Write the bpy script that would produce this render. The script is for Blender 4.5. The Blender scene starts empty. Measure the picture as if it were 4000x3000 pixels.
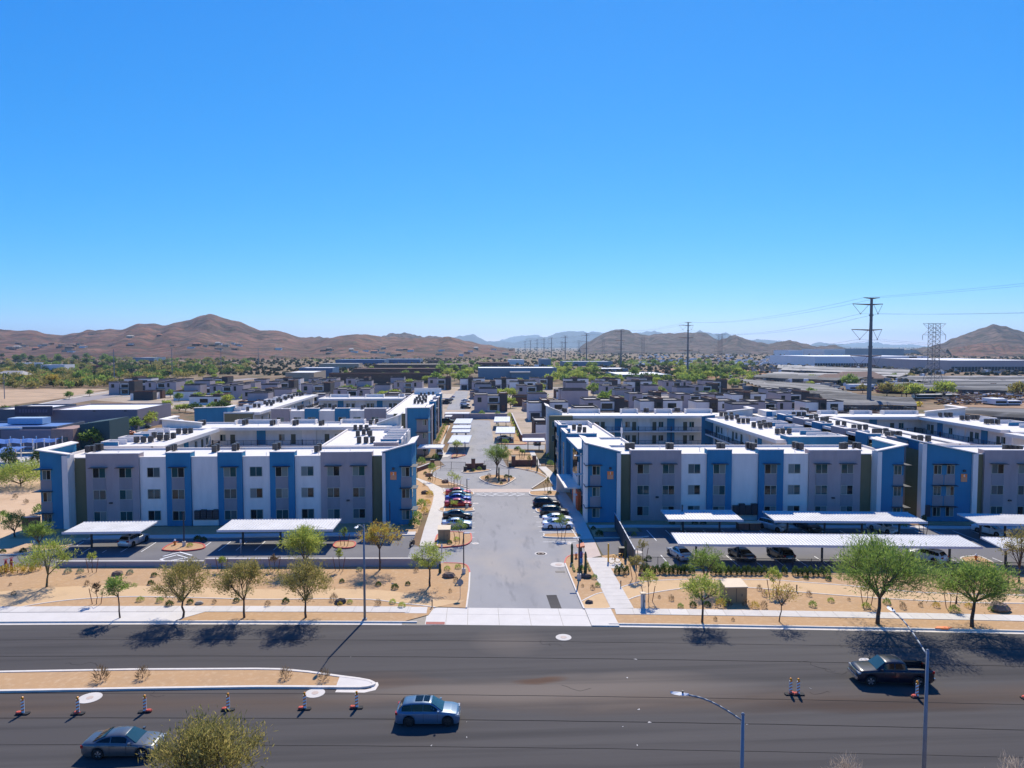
import bpy, math, random
from mathutils import Vector, Matrix, noise
R = math.radians
random.seed(7)
scn = bpy.context.scene
col = scn.collection

# ---------------------------------------------------------------- camera
cam_d = bpy.data.cameras.new('camera'); cam = bpy.data.objects.new('camera', cam_d); col.objects.link(cam)
cam_d.sensor_fit = 'HORIZONTAL'; cam_d.sensor_width = 36.0; cam_d.lens = 36.0 * 1530 / 2212
cam_d.clip_start = 0.5; cam_d.clip_end = 60000
CAM_H = 28.0; PITCH = R(3.05); YAW = R(2.85)
cam.location = (0, 0, CAM_H)
cam.rotation_euler = (R(90) - PITCH, 0, -YAW)
scn.camera = cam

# ---------------------------------------------------------------- daylight
SUN_EL = R(47.5); SUN_AZ = R(12.0)          # azimuth from +Y towards +X
world = bpy.data.worlds.new('World'); scn.world = world; world.use_nodes = True
nt = world.node_tree; nt.nodes.clear()
sky = nt.nodes.new('ShaderNodeTexSky'); sky.sky_type = 'NISHITA'; sky.sun_disc = False
sky.sun_elevation = SUN_EL; sky.sun_rotation = SUN_AZ
sky.altitude = 500; sky.air_density = 0.6; sky.dust_density = 0.0; sky.ozone_density = 8.0
# camera-like tone of the clear desert sky: one power and gain per channel, the same everywhere
sep = nt.nodes.new('ShaderNodeSeparateColor'); cmb = nt.nodes.new('ShaderNodeCombineColor'); nt.links.new(sky.outputs[0], sep.inputs[0])
for ch, (pw, gain) in enumerate(((1.95, 0.135), (0.82, 0.74), (0.36, 2.2))):
    a_ = nt.nodes.new('ShaderNodeMath'); a_.operation = 'POWER'; a_.inputs[1].default_value = pw; b_ = nt.nodes.new('ShaderNodeMath'); b_.operation = 'MULTIPLY'; b_.inputs[1].default_value = gain
    nt.links.new(sep.outputs[ch], a_.inputs[0]); nt.links.new(a_.outputs[0], b_.inputs[0]); nt.links.new(b_.outputs[0], cmb.inputs[ch])
bg = nt.nodes.new('ShaderNodeBackground'); bg.inputs['Strength'].default_value = 0.15
wo = nt.nodes.new('ShaderNodeOutputWorld')
nt.links.new(cmb.outputs[0], bg.inputs[0]); nt.links.new(bg.outputs[0], wo.inputs[0])
sun_d = bpy.data.lights.new('sun', 'SUN'); sun_d.energy = 3.7; sun_d.angle = R(0.55); sun_d.color = (1.0, 0.92, 0.79)
sun = bpy.data.objects.new('sun', sun_d); col.objects.link(sun)
sdir = Vector((math.sin(SUN_AZ) * math.cos(SUN_EL), math.cos(SUN_AZ) * math.cos(SUN_EL), math.sin(SUN_EL)))
sun.rotation_euler = sdir.to_track_quat('Z', 'Y').to_euler(); sun.location = (30, 60, 120)
vs = scn.view_settings
vs.view_transform = 'Standard'; vs.look = 'None'; vs.gamma = 1.0; vs.use_curve_mapping = False; vs.exposure = 0.7
scn.render.engine = 'CYCLES'
scn.cycles.max_bounces = 6; scn.cycles.diffuse_bounces = 3; scn.cycles.glossy_bounces = 3
scn.cycles.transmission_bounces = 2; scn.cycles.volume_bounces = 0; scn.cycles.transparent_max_bounces = 6
scn.cycles.use_denoising = True

# ---------------------------------------------------------------- helpers
K = 2212 / 4000.0
def S(px, py, z=0.0):
    """point of the plane z seen at photograph pixel (4000 x 3000)"""
    a = (px * K - 1106) / 1530; b = -(py * K - 829.5) / 1530
    fy = math.cos(PITCH) + b * math.sin(PITCH); fz = -math.sin(PITCH) + b * math.cos(PITCH)
    t = (z - CAM_H) / fz; x = a * t; y = fy * t
    return Vector((x * math.cos(YAW) + y * math.sin(YAW), -x * math.sin(YAW) + y * math.cos(YAW), z))
def Q(px, py, Y):
    """point of the plane y = Y seen at photograph pixel"""
    a = (px * K - 1106) / 1530; b = -(py * K - 829.5) / 1530
    fy = math.cos(PITCH) + b * math.sin(PITCH); fz = -math.sin(PITCH) + b * math.cos(PITCH)
    dx = a * math.cos(YAW) + fy * math.sin(YAW); dy = -a * math.sin(YAW) + fy * math.cos(YAW); t = Y / dy
    return Vector((dx * t, Y, CAM_H + fz * t))

MATS = {}
def mat(name, c, rough=0.85, var=0.12, scale=1.5, bump=0.0, metal=0.0, c2=None, spec=0.5, stretch=None, bscale=None, coat=0):
    """procedural paint/plaster/soil: base colour broken up by two octaves of world-space noise"""
    if name in MATS: return MATS[name]
    m = bpy.data.materials.new(name); m.use_nodes = True; n = m.node_tree; L = n.links.new
    p = n.nodes['Principled BSDF']; p.inputs['Roughness'].default_value = rough; p.inputs['Metallic'].default_value = metal
    p.inputs['Specular IOR Level'].default_value = spec
    if coat: p.inputs['Coat Weight'].default_value = coat; p.inputs['Coat Roughness'].default_value = 0.04
    if c2 is None: c2 = tuple(min(1, x * (1 + var)) for x in c); c1 = tuple(x * (1 - var) for x in c)
    else: c1 = c
    if var == 0 and c2 == c: p.inputs['Base Color'].default_value = (*c, 1)
    else:
        g = n.nodes.new('ShaderNodeNewGeometry'); src = g.outputs['Position']
        if stretch:
            mp = n.nodes.new('ShaderNodeMapping'); mp.inputs['Scale'].default_value = stretch; L(src, mp.inputs['Vector']); src = mp.outputs[0]
        t = n.nodes.new('ShaderNodeTexNoise'); t.inputs['Scale'].default_value = scale; t.inputs['Detail'].default_value = 6; t.inputs['Roughness'].default_value = 0.65
        L(src, t.inputs['Vector'])
        r = n.nodes.new('ShaderNodeValToRGB'); r.color_ramp.elements[0].position = 0.3; r.color_ramp.elements[1].position = 0.7
        r.color_ramp.elements[0].color = (*c1, 1); r.color_ramp.elements[1].color = (*c2, 1)
        L(t.outputs[0], r.inputs[0]); L(r.outputs[0], p.inputs['Base Color'])
        if bump:
            t2 = n.nodes.new('ShaderNodeTexNoise'); t2.inputs['Scale'].default_value = bscale or scale * 8; t2.inputs['Detail'].default_value = 4
            L(src, t2.inputs['Vector'])
            b = n.nodes.new('ShaderNodeBump'); b.inputs['Strength'].default_value = bump; b.inputs['Distance'].default_value = 0.05
            L(t2.outputs[0], b.inputs['Height']); L(b.outputs[0], p.inputs['Normal'])
    MATS[name] = m; return m
def soil(name, layers, rough=0.95, bump=0.25, bscale=9.0, spec=0.2, bdist=0.08):
    """layers: list of (colour, noise scale, low, high, stretch) mixed one over the other by world-space noise"""
    if name in MATS: return MATS[name]
    m = bpy.data.materials.new(name); m.use_nodes = True; n = m.node_tree; L = n.links.new
    p = n.nodes['Principled BSDF']; p.inputs['Roughness'].default_value = rough; p.inputs['Specular IOR Level'].default_value = spec
    g = n.nodes.new('ShaderNodeNewGeometry'); cur = None
    for i, (c, sc, lo, hi, st) in enumerate(layers):
        if cur is None: 
            q = n.nodes.new('ShaderNodeRGB'); q.outputs[0].default_value = (*c, 1); cur = q.outputs[0]; continue
        mp = n.nodes.new('ShaderNodeMapping'); mp.inputs['Scale'].default_value = st or (1, 1, 1); mp.inputs['Location'].default_value = (i * 31.7, i * 13.1, 0)
        L(g.outputs['Position'], mp.inputs['Vector'])
        t = n.nodes.new('ShaderNodeTexNoise'); t.inputs['Scale'].default_value = sc; t.inputs['Detail'].default_value = 7; t.inputs['Roughness'].default_value = 0.6
        L(mp.outputs[0], t.inputs['Vector'])
        mr = n.nodes.new('ShaderNodeMapRange'); mr.inputs['From Min'].default_value = lo; mr.inputs['From Max'].default_value = hi; L(t.outputs[0], mr.inputs['Value'])
        mx = n.nodes.new('ShaderNodeMix'); mx.data_type = 'RGBA'; L(mr.outputs[0], mx.inputs['Factor']); L(cur, mx.inputs['A']); mx.inputs['B'].default_value = (*c, 1)
        cur = mx.outputs['Result']
    L(cur, p.inputs['Base Color'])
    if bump:
        t2 = n.nodes.new('ShaderNodeTexNoise'); t2.inputs['Scale'].default_value = bscale; t2.inputs['Detail'].default_value = 5; L(g.outputs['Position'], t2.inputs['Vector'])
        b = n.nodes.new('ShaderNodeBump'); b.inputs['Strength'].default_value = bump; b.inputs['Distance'].default_value = bdist
        L(t2.outputs[0], b.inputs['Height']); L(b.outputs[0], p.inputs['Normal'])
    MATS[name] = m; return m
def flat(name, c, rough=0.6, metal=0.0, spec=0.5, coat=0): return mat(name, c, rough, 0, metal=metal, c2=c, spec=spec, coat=coat)
def glass(name, c, rough=0.06):
    """window glass as it looks from outside: dark room behind, sky and desert mirrored in the pane"""
    if name in MATS: return MATS[name]
    m = flat(name, c, rough, 0.0, 0.5); m.node_tree.nodes['Principled BSDF'].inputs['IOR'].default_value = 1.4
    return m
def leafmat(name, c, tr=0.58):
    if name in MATS: return MATS[name]
    m = mat(name, c, 0.7, 0.3, 0.9, spec=0.25); n = m.node_tree; L = n.links.new
    p = n.nodes['Principled BSDF']; t = n.nodes.new('ShaderNodeBsdfTranslucent'); mx = n.nodes.new('ShaderNodeMixShader'); mx.inputs[0].default_value = tr
    L(p.inputs['Base Color'].links[0].from_socket, t.inputs[0])
    L(p.outputs[0], mx.inputs[1]); L(t.outputs[0], mx.inputs[2]); L(mx.outputs[0], n.nodes['Material Output'].inputs[0])
    return m

class MB:
    """collects faces; obj() links them as one mesh object. frame = (origin, u) puts local x along u, local y = left of u"""
    def __init__(s, o=None, ang=0.0):
        s.v = []; s.f = []; s.m = []; s.o = Vector(o) if o is not None else Vector((0, 0, 0)); s.c = math.cos(ang); s.s = math.sin(ang)
    def p(s, x, y, z):
        s.v.append((s.o.x + x * s.c - y * s.s, s.o.y + x * s.s + y * s.c, s.o.z + z)); return len(s.v) - 1
    def face(s, pts, m=0): s.f.append([s.p(*q) for q in pts]); s.m.append(m)
    def box(s, x0, y0, z0, x1, y1, z1, m=0, bottom=True):
        i = [s.p(x, y, z) for z in (z0, z1) for x, y in ((x0, y0), (x1, y0), (x1, y1), (x0, y1))]
        fs = [(0, 1, 5, 4), (1, 2, 6, 5), (2, 3, 7, 6), (3, 0, 4, 7), (4, 5, 6, 7)] + ([(3, 2, 1, 0)] if bottom else [])
        for f in fs: s.f.append([i[k] for k in f]); s.m.append(m)
    def prism(s, pts, z0, z1, m=0, mt=None):
        """vertical prism over polygon pts (x,y); z1 number or list per point"""
        n = len(pts); zt = z1 if isinstance(z1, (list, tuple)) else [z1] * n
        a = 0.0
        for k in range(n): a += pts[k][0] * pts[(k + 1) % n][1] - pts[(k + 1) % n][0] * pts[k][1]
        if a < 0: pts = pts[::-1]; zt = list(zt)[::-1]
        b = [s.p(x, y, z0) for x, y in [(q[0], q[1]) for q in pts]]; t = [s.p(q[0], q[1], z) for q, z in zip(pts, zt)]
        s.f.append(t); s.m.append(m if mt is None else mt)
        for k in range(n): s.f.append([b[k], b[(k + 1) % n], t[(k + 1) % n], t[k]]); s.m.append(m)
    def sheet(s, pts, z, m=0):
        a = 0.0; n = len(pts)
        for k in range(n): a += pts[k][0] * pts[(k + 1) % n][1] - pts[(k + 1) % n][0] * pts[k][1]
        if a < 0: pts = pts[::-1]
        s.f.append([s.p(q[0], q[1], z) for q in pts]); s.m.append(m)
    def cone(s, a, b, r0, r1, n=8, m=0, cap=True):
        a = Vector(a); b = Vector(b); d = (b - a)
        if d.length < 1e-6: return
        d.normalize(); u = d.orthogonal().normalized(); w = d.cross(u)
        A = []; B = []
        for k in range(n):
            t = 2 * math.pi * k / n; e = u * math.cos(t) + w * math.sin(t)
            A.append(s.p(*(a + e * r0))); B.append(s.p(*(b + e * r1)))
        for k in range(n): s.f.append([A[k], A[(k + 1) % n], B[(k + 1) % n], B[k]]); s.m.append(m)
        if cap: s.f.append(B[:]); s.m.append(m); s.f.append(A[::-1]); s.m.append(m)
    def tube(s, pts, r, n=6, m=0):
        rr = r if isinstance(r, (list, tuple)) else [r] * len(pts)
        for k in range(len(pts) - 1): s.cone(pts[k], pts[k + 1], rr[k], rr[k + 1], n, m)
    def ribbon(s, pts, w, z0, z1, m=0, closed=False):
        """a band of width w that follows pts; solid from z0 to z1 (flat sheet when z0 is None)"""
        n = len(pts); Lp = []; Rp = []
        for k in range(n):
            a = pts[(k - 1) % n] if (closed or k > 0) else pts[k]; b = pts[(k + 1) % n] if (closed or k < n - 1) else pts[k]
            dx = b[0] - a[0]; dy = b[1] - a[1]; l = math.hypot(dx, dy) or 1
            nx, ny = -dy / l * w / 2, dx / l * w / 2
            Lp.append((pts[k][0] + nx, pts[k][1] + ny)); Rp.append((pts[k][0] - nx, pts[k][1] - ny))
        for k in range(n if closed else n - 1):
            j = (k + 1) % n
            a, b, c, d = Rp[k], Rp[j], Lp[j], Lp[k]
            s.face([(*a, z1), (*b, z1), (*c, z1), (*d, z1)], m)
            if z0 is not None:
                s.face([(*a, z0), (*b, z0), (*b, z1), (*a, z1)], m); s.face([(*c, z0), (*d, z0), (*d, z1), (*c, z1)], m)
                if not closed and k == 0: s.face([(*d, z0), (*a, z0), (*a, z1), (*d, z1)], m)
                if not closed and k == n - 2: s.face([(*b, z0), (*c, z0), (*c, z1), (*b, z1)], m)
    def ball(s, c, r, n=8, m=0, sq=(1, 1, 1), jit=0.0, half=False):
        rows = max(3, n // 2); g = []
        for i in range(rows + 1):
            th = math.pi * i / rows if not half else math.pi / 2 * i / rows
            row = []
            for k in range(n):
                ph = 2 * math.pi * k / n; j = 1 + random.uniform(-jit, jit)
                row.append(s.p(c[0] + r * sq[0] * j * math.sin(th) * math.cos(ph), c[1] + r * sq[1] * j * math.sin(th) * math.sin(ph), c[2] + r * sq[2] * j * math.cos(th)))
            g.append(row)
        for i in range(rows):
            for k in range(n): s.f.append([g[i][k], g[i + 1][k], g[i + 1][(k + 1) % n], g[i][(k + 1) % n]]); s.m.append(m)
    def mesh(s, name, mats, smooth=False):
        me = bpy.data.meshes.new(name); me.from_pydata(s.v, [], s.f)
        for x in (mats if isinstance(mats, (list, tuple)) else [mats]): me.materials.append(x)
        if any(s.m): me.polygons.foreach_set('material_index', s.m)
        if smooth: me.polygons.foreach_set('use_smooth', [True] * len(s.f))
        me.update(); return me
    def obj(s, name, mats, parent=None, smooth=False, loc=None):
        return link(name, s.mesh(name, mats, smooth), parent, loc)
def link(name, me, parent=None, loc=None, rz=0.0, sc=None):
    o = bpy.data.objects.new(name, me); col.objects.link(o)
    if parent is not None: o.parent = parent
    if loc is not None: o.location = loc
    if rz: o.rotation_euler = (0, 0, rz)
    if sc is not None: o.scale = (sc, sc, sc) if isinstance(sc, (int, float)) else sc
    return o
def tag(o, label, cat=None, group=None, kind=None):
    o['label'] = label
    if cat: o['category'] = cat
    if group: o['group'] = group
    if kind: o['kind'] = kind
    return o
def thing(name, label, cat, loc=(0, 0, 0), rz=0.0, group=None, sc=None):
    return tag(link(name, None, None, loc, rz, sc), label, cat, group)
def struct(name, mb, mats, parent=None, label=None):
    o = mb.obj(name, mats, parent)
    if parent is None: o['kind'] = 'structure'
    if label: o['label'] = label
    return o
def dup(root, label, loc=None, rz=None, group=None, sc=None, paint=None):
    """a copy of a thing with copies of its parts and sub-parts; paint = {old material name: new material}"""
    def cp(o, par):
        c = o.copy(); col.objects.link(c); c.parent = par
        if paint and c.type == 'MESH':
            for sl in c.material_slots:
                if sl.material and sl.material.name in paint: new = paint[sl.material.name]; sl.link = 'OBJECT'; sl.material = new
        for ch in o.children: cp(ch, c)
        return c
    c = cp(root, None); c['label'] = label
    if loc is not None: c.location = loc
    if rz is not None: c.rotation_euler = (0, 0, rz)
    if sc is not None: c.scale = (sc, sc, sc)
    if group: c['group'] = group
    return c
ORD = ['first', 'second', 'third', 'fourth', 'fifth', 'sixth', 'seventh', 'eighth', 'ninth', 'tenth', 'eleventh', 'twelfth', 'thirteenth', 'fourteenth', 'fifteenth',
       'sixteenth', 'seventeenth', 'eighteenth', 'nineteenth', 'twentieth', 'twenty-first', 'twenty-second', 'twenty-third', 'twenty-fourth', 'twenty-fifth', 'twenty-sixth', 'twenty-seventh', 'twenty-eighth', 'twenty-ninth', 'thirtieth'] + ['%dth' % k for k in range(31, 400)]
def smooth_pts(pts, n=6, closed=False):
    """Catmull-Rom through pts"""
    out = []; m = len(pts); rng = range(m if closed else m - 1)
    for i in rng:
        p0 = pts[(i - 1) % m] if (closed or i > 0) else pts[i]; p1 = pts[i]; p2 = pts[(i + 1) % m]; p3 = pts[(i + 2) % m] if (closed or i + 2 < m) else p2
        for k in range(n):
            t = k / n; out.append(tuple(0.5 * (2 * p1[a] + (p2[a] - p0[a]) * t + (2 * p0[a] - 5 * p1[a] + 4 * p2[a] - p3[a]) * t * t + (3 * p1[a] - p0[a] - 3 * p2[a] + p3[a]) * t ** 3) for a in (0, 1)))
    if not closed: out.append(tuple(pts[-1][:2]))
    return out
def SP(l, z=0.0): return [tuple(S(a, b, z)[:2]) for a, b in l]
# ================================================================ ground, road, pavements
def z3(x, y): return (1600 + x / 2.765, 1650 + y / 2.765)
def z6(x, y): return (1580 + x / 3.687, 1450 + y / 3.687)
def zz(x, y): return (2150 + x / 4.424, 2050 + y / 4.424)
def zc(x, y): return (2200 + x / 2.458, 1650 + y / 2.458)
def zd(x, y): return (3100 + x / 2.458, 1650 + y / 2.458)
def zb(x, y): return (800 + x / 2.458, 1650 + y / 2.458)
def za(x, y): return (x / 2.602, 1650 + y / 2.602)
def f1(x, y): return (x / 1.952, 2150 + y / 1.952)
def f2(x, y): return (1000 + x / 1.952, 2150 + y / 1.952)
def f3(x, y): return (2000 + x / 1.952, 2150 + y / 1.952)
def f4(x, y): return (3000 + x / 1.952, 2150 + y / 1.952)

m_ground = soil('desert_ground', [((0.235, 0.155, 0.09), 0, 0, 0, None), ((0.17, 0.105, 0.055), .012, .42, .6, None), ((0.30, 0.21, 0.125), .02, .54, .7, None), ((0.105, 0.095, 0.045), .05, .48, .62, None), ((0.22, 0.10, 0.045), .004, .56, .66, None)], bump=.2, bscale=2)
m_gravel = soil('tan_gravel', [((0.46, 0.285, 0.145), 0, 0, 0, None), ((0.42, 0.27, 0.145), .35, .45, .7, None), ((0.53, 0.365, 0.215), 2.2, .5, .75, None), ((0.33, 0.21, 0.115), 9.0, .58, .75, None)], bump=.35, bscale=14)
m_path = soil('decomposed_granite', [((0.58, 0.395, 0.215), 0, 0, 0, None), ((0.52, 0.35, 0.19), .5, .5, .7, None)], bump=.1)
m_asph = soil('road_asphalt', [((0.066, 0.060, 0.057), 0, 0, 0, None), ((0.083, 0.076, 0.071), .35, .45, .7, (.05, 1, 1)), ((0.052, 0.047, 0.045), .9, .52, .72, (.04, 1, 1)), ((0.082, 0.076, 0.071), .05, .55, .75, (.5, 1, 1))], rough=.9, bump=.15, bscale=20, spec=.25)
m_dust = m_asph
m_lot = soil('car_park_asphalt', [((0.275, 0.268, 0.265), 0, 0, 0, None), ((0.23, 0.225, 0.225), .15, .45, .7, (1, .4, 1)), ((0.33, 0.295, 0.255), .07, .52, .70, (1, .6, 1)), ((0.165, 0.163, 0.168), .6, .56, .74, (1, .2, 1))], rough=.85, bump=.1, bscale=20, spec=.3)
m_lot2 = soil('side_lot_asphalt', [((0.135, 0.131, 0.135), 0, 0, 0, None), ((0.175, 0.168, 0.165), .12, .45, .7, None)], rough=.85, bump=.1, bscale=20, spec=.3)
m_conc = mat('pale_concrete', (0.56, 0.52, 0.465), 0.85, 0.07, 0.8, bump=.1, spec=.2)
m_conc2 = mat('new_concrete', (0.60, 0.56, 0.505), 0.8, 0.05, 0.6, spec=.2)
m_kerb = mat('kerb_concrete', (0.64, 0.585, 0.51), 0.85, 0.08, 2.0, spec=.2)
m_redkerb = mat('red_kerb_paint', (0.50, 0.075, 0.06), 0.7, 0.15, 1.5)
m_paint = mat('white_road_paint', (0.74, 0.74, 0.73), 0.7, 0.08, 3.0)
m_pink = mat('crosswalk_concrete', (0.48, 0.38, 0.315), 0.85, 0.07, 0.7)
m_steel = flat('dark_steel', (0.02, 0.025, 0.035), 0.5)
m_iron = mat('cast_iron', (0.10, 0.075, 0.06), 0.7, 0.2, 4)

g = MB(); X0, X1, Y0, Y1 = -14000, 16000, -400, 24000
g.face([(X0, Y0, 0), (X1, Y0, 0), (X1, Y1, 0), (X0, Y1, 0)]); struct('ground', g, m_ground)

def yk(x):
    """far kerb line of the avenue"""
    p = [(-48, 72.3), (3.5, 69.5), (53, 65.0)]; x = max(-95, min(95, x)); r = 0
    for i in range(3):
        t = p[i][1]
        for j in range(3):
            if j != i: t *= (x - p[j][0]) / (p[i][0] - p[j][0])
        r += t
    return r
xs = [-95 + 5 * i for i in range(39)]
# road as a fine strip so that dirt follows the lanes
mr = bpy.data.materials.get('road_asphalt')
def road_material():
    """asphalt with lane-wise streaks and brown silt left along the median line and at the side-street mouth"""
    n = mr.node_tree; L = n.links.new; p = n.nodes['Principled BSDF']; cur = p.inputs['Base Color'].links[0].from_socket
    g_ = n.nodes.new('ShaderNodeNewGeometry'); sx = n.nodes.new('ShaderNodeSeparateXYZ'); L(g_.outputs['Position'], sx.inputs[0])
    def math_(op, a, b=None, c=None):
        q = n.nodes.new('ShaderNodeMath'); q.operation = op
        for i, v in enumerate((a, b, c)):
            if v is None: continue
            if isinstance(v, (int, float)): q.inputs[i].default_value = v
            else: L(v, q.inputs[i])
        return q.outputs[0]
    ns = n.nodes.new('ShaderNodeTexNoise'); ns.inputs['Scale'].default_value = .16; ns.inputs['Detail'].default_value = 5
    mp = n.nodes.new('ShaderNodeMapping'); mp.inputs['Scale'].default_value = (.35, 1, 1); L(g_.outputs['Position'], mp.inputs[0]); L(mp.outputs[0], ns.inputs['Vector'])
    wob = math_('MULTIPLY', math_('SUBTRACT', ns.outputs[0], .5), 5.0)
    yy = math_('ADD', math_('ADD', sx.outputs[1], math_('MULTIPLY', sx.outputs[0], .03)), wob)
    def band(c, w): return math_('MAXIMUM', math_('SUBTRACT', 1.0, math_('ABSOLUTE', math_('DIVIDE', math_('SUBTRACT', yy, c), w))), 0.0)
    def blob(cx, cy, rx, ry):
        a = math_('DIVIDE', math_('SUBTRACT', sx.outputs[0], cx), rx); b = math_('DIVIDE', math_('SUBTRACT', math_('ADD', sx.outputs[1], wob), cy), ry)
        return math_('MAXIMUM', math_('SUBTRACT', 1.0, math_('ADD', math_('MULTIPLY', a, a), math_('MULTIPLY', b, b))), 0.0)
    def lay(fac, colr, k):
        nonlocal cur
        mx = n.nodes.new('ShaderNodeMix'); mx.data_type = 'RGBA'; f = math_('MINIMUM', math_('MULTIPLY', fac, k), 1.0); L(f, mx.inputs['Factor']); L(cur, mx.inputs['A']); mx.inputs['B'].default_value = (*colr, 1); cur = mx.outputs['Result']
    lay(band(54.6, 2.3), (.095, .066, .047), .85)
    lay(blob(5.0, 56.2, 20, 3.2), (.155, .126, .102), 1.0)
    lay(blob(-9, 58.5, 7, 1.6), (.105, .07, .05), .8)
    lay(blob(3.0, 66.0, 4.0, 3.5), (.13, .108, .09), .65); lay(blob(30, 52.5, 11, 1.7), (.062, .04, .029), 1.1)
    lay(blob(5.2, 58.2, 2.6, .8), (.11, .06, .035), 1.2)
    tr = n.nodes.new('ShaderNodeTexNoise'); tr.inputs['Scale'].default_value = 1.0; tr.inputs['Detail'].default_value = 3
    m2 = n.nodes.new('ShaderNodeMapping'); m2.inputs['Scale'].default_value = (.018, .55, 1); m2.inputs['Rotation'].default_value = (0, 0, R(2.5)); L(g_.outputs['Position'], m2.inputs[0]); L(m2.outputs[0], tr.inputs['Vector'])
    tm = n.nodes.new('ShaderNodeMapRange'); tm.inputs['From Min'].default_value = .5; tm.inputs['From Max'].default_value = .68; tm.inputs['To Max'].default_value = .42; L(tr.outputs[0], tm.inputs['Value'])
    lay(tm.outputs[0], (.022, .021, .022), 1.0)
    L(cur, p.inputs['Base Color'])
road_material()
r = MB()
for a, b in zip(xs, xs[1:]):
    for k in range(4):
        y0a, y1a = yk(a) - 26.5 * k / 4, yk(a) - 26.5 * (k + 1) / 4; y0b, y1b = yk(b) - 26.5 * k / 4, yk(b) - 26.5 * (k + 1) / 4
        r.face([(a, y1a, .02), (b, y1b, .02), (b, y0b, .02), (a, y0a, .02)])
struct('road', r, m_asph)
m_tar = mat('tar_seam', (.028, .026, .025), 1.0, .2, 3, spec=.02)
for off, w_ in ((-3.7, .07), (-7.3, .09), (-14.2, .07), (-18.0, .09), (-21.6, .06)):
    q = MB(); q.ribbon([(x, yk(x) + off + .05 * noise.noise((x * .3, off, 0))) for x in [-90 + 2 * i for i in range(91)]], w_, None, .024); struct('tar_seam', q, m_tar)
for k_ in range(11):
    x = random.uniform(-45, 40); y = yk(x) - random.uniform(1, 24); pts = [(x, y)]
    for _ in range(random.randint(4, 9)): pts.append((pts[-1][0] + random.uniform(-.3, .9), pts[-1][1] + random.uniform(-.6, .6)))
    q = MB(); q.ribbon(pts, .035, None, .025); struct('tar_seam', q, m_tar)
# kerb and gutter along the far side, interrupted by the side street
def kline(x0, x1, off, n=24): return [(x0 + (x1 - x0) * i / n, yk(x0 + (x1 - x0) * i / n) + off) for i in range(n + 1)]
APR0, APR1 = -7.6, 14.2
q = MB(); q.ribbon(kline(-95, APR0 + 3.0, .25), .5, None, .026); q.ribbon(kline(APR1 - 1.8, 95, .25), .5, None, .026); struct('gutter', q, m_kerb)
q = MB(); q.ribbon(kline(-95, APR0 + 1.5, .58), .18, 0, .17); q.ribbon(kline(APR1 - 1, 95, .58), .18, 0, .17); struct('kerb', q, m_kerb)
q = MB(); q.ribbon(kline(-95, 95, -26.4), .2, 0, .17); struct('near_kerb', q, m_kerb)
# planted gravel strips either side of the street mouth
sw_far = 4.75; sw_near = 3.1           # pavement edges measured from the kerb line
q = MB(); q.prism(kline(-95, APR0, .67) + [(APR0 + 2.5, yk(APR0) + 2.4), (APR0 + 3, yk(APR0) + sw_far)] + [tuple(S(*p)[:2]) for p in ((1822, 2378), (1832, 2300), (1835, 2240), (1826, 2215), (1800, 2204), (1733, 2202))] + [(-35, 90.3), (-52, 91.2), (-95, 92)], 0, .11); struct('gravel_verge', q, m_gravel)
q = MB(); q.prism(SP([zz(580, 1465), zz(420, 1090), zz(300, 800), zz(250, 650), zz(290, 572), zz(400, 532), zz(600, 518), zz(640, 585), zz(1080, 1465)]), 0, .11); struct('gravel_verge', q, m_gravel)
q = MB(); q.prism(kline(95, 13.6, .67) + [(13.9, yk(14) + sw_far)] + SP([zz(1405, 1465), zz(880, 550)]) + [tuple(S(*zz(1080, 520))[:2]), (20, 89.2), (22, 87.2), (28, 86.4), (45, 85.0), (66, 82.9), (95, 80)], 0, .11); struct('gravel_verge', q, m_gravel)
# gravel in front of the blocks
q = MB(); q.prism([(-68, 105.2), (-9.0, 105.2), (-9.0, 118), (-6, 126), (-9, 140), (-10, 150), (-27, 150), (-27, 111), (-68, 111)], 0, .06); struct('gravel_bed', q, m_gravel)
q = MB(); q.prism([(17.6, 105.0), (24.5, 104.6), (24.5, 108.7), (68, 106.8), (90, 104.5), (90, 112), (16, 116)], 0, .06); struct('gravel_bed', q, m_gravel)
q = MB(); q.prism([(-95, 97.5), (-62, 96.8), (-57, 100), (-57, 105.2), (-68, 105.2), (-68, 170), (-120, 170), (-140, 120)], 0, .05); struct('bare_lot', q, soil('bare_soil', [((0.56, 0.385, 0.235), 0, 0, 0, None), ((0.47, 0.31, 0.18), .12, .5, .7, None), ((0.62, 0.45, 0.29), .5, .55, .75, None)], bump=.2, bscale=6))

# pavement slabs (every slab a piece)
def slabs(name, line, w, step, z, m, parent_name, gap=.014, lab=None):
    """pavement built slab by slab along a centre line"""
    sh = MB(); sh.ribbon(line, w - .06, None, z - .012); par = struct(parent_name, sh, mat('joint_dirt', (.30, .26, .2), .9, .1, 2))
    d = [0.0]
    for a, b in zip(line, line[1:]): d.append(d[-1] + math.hypot(b[0] - a[0], b[1] - a[1]))
    def at(s):
        for i in range(len(d) - 1):
            if s <= d[i + 1] or i == len(d) - 2:
                t = (s - d[i]) / (d[i + 1] - d[i] or 1); return (line[i][0] + (line[i + 1][0] - line[i][0]) * t, line[i][1] + (line[i + 1][1] - line[i][1]) * t)
    s = 0.0
    while s < d[-1] - .2:
        e = min(s + step, d[-1]); q = MB(); q.ribbon([at(s + gap), at((s + e) / 2), at(e - gap)], w, 0, z + random.uniform(-.004, .004))
        mm = m if (random.random() < .86 or name == 'walk_slab') else m_conc2
        q.obj(name, mm, par); s = e
    return par
slabs('pavement_slab', kline(-70, APR0 + .5, 3.95, 30), 1.65, 1.9, .15, m_conc, 'pavement')
slabs('pavement_slab', kline(APR1 + .3, 75, 3.95, 30), 1.65, 1.9, .15, m_conc, 'pavement')
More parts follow.
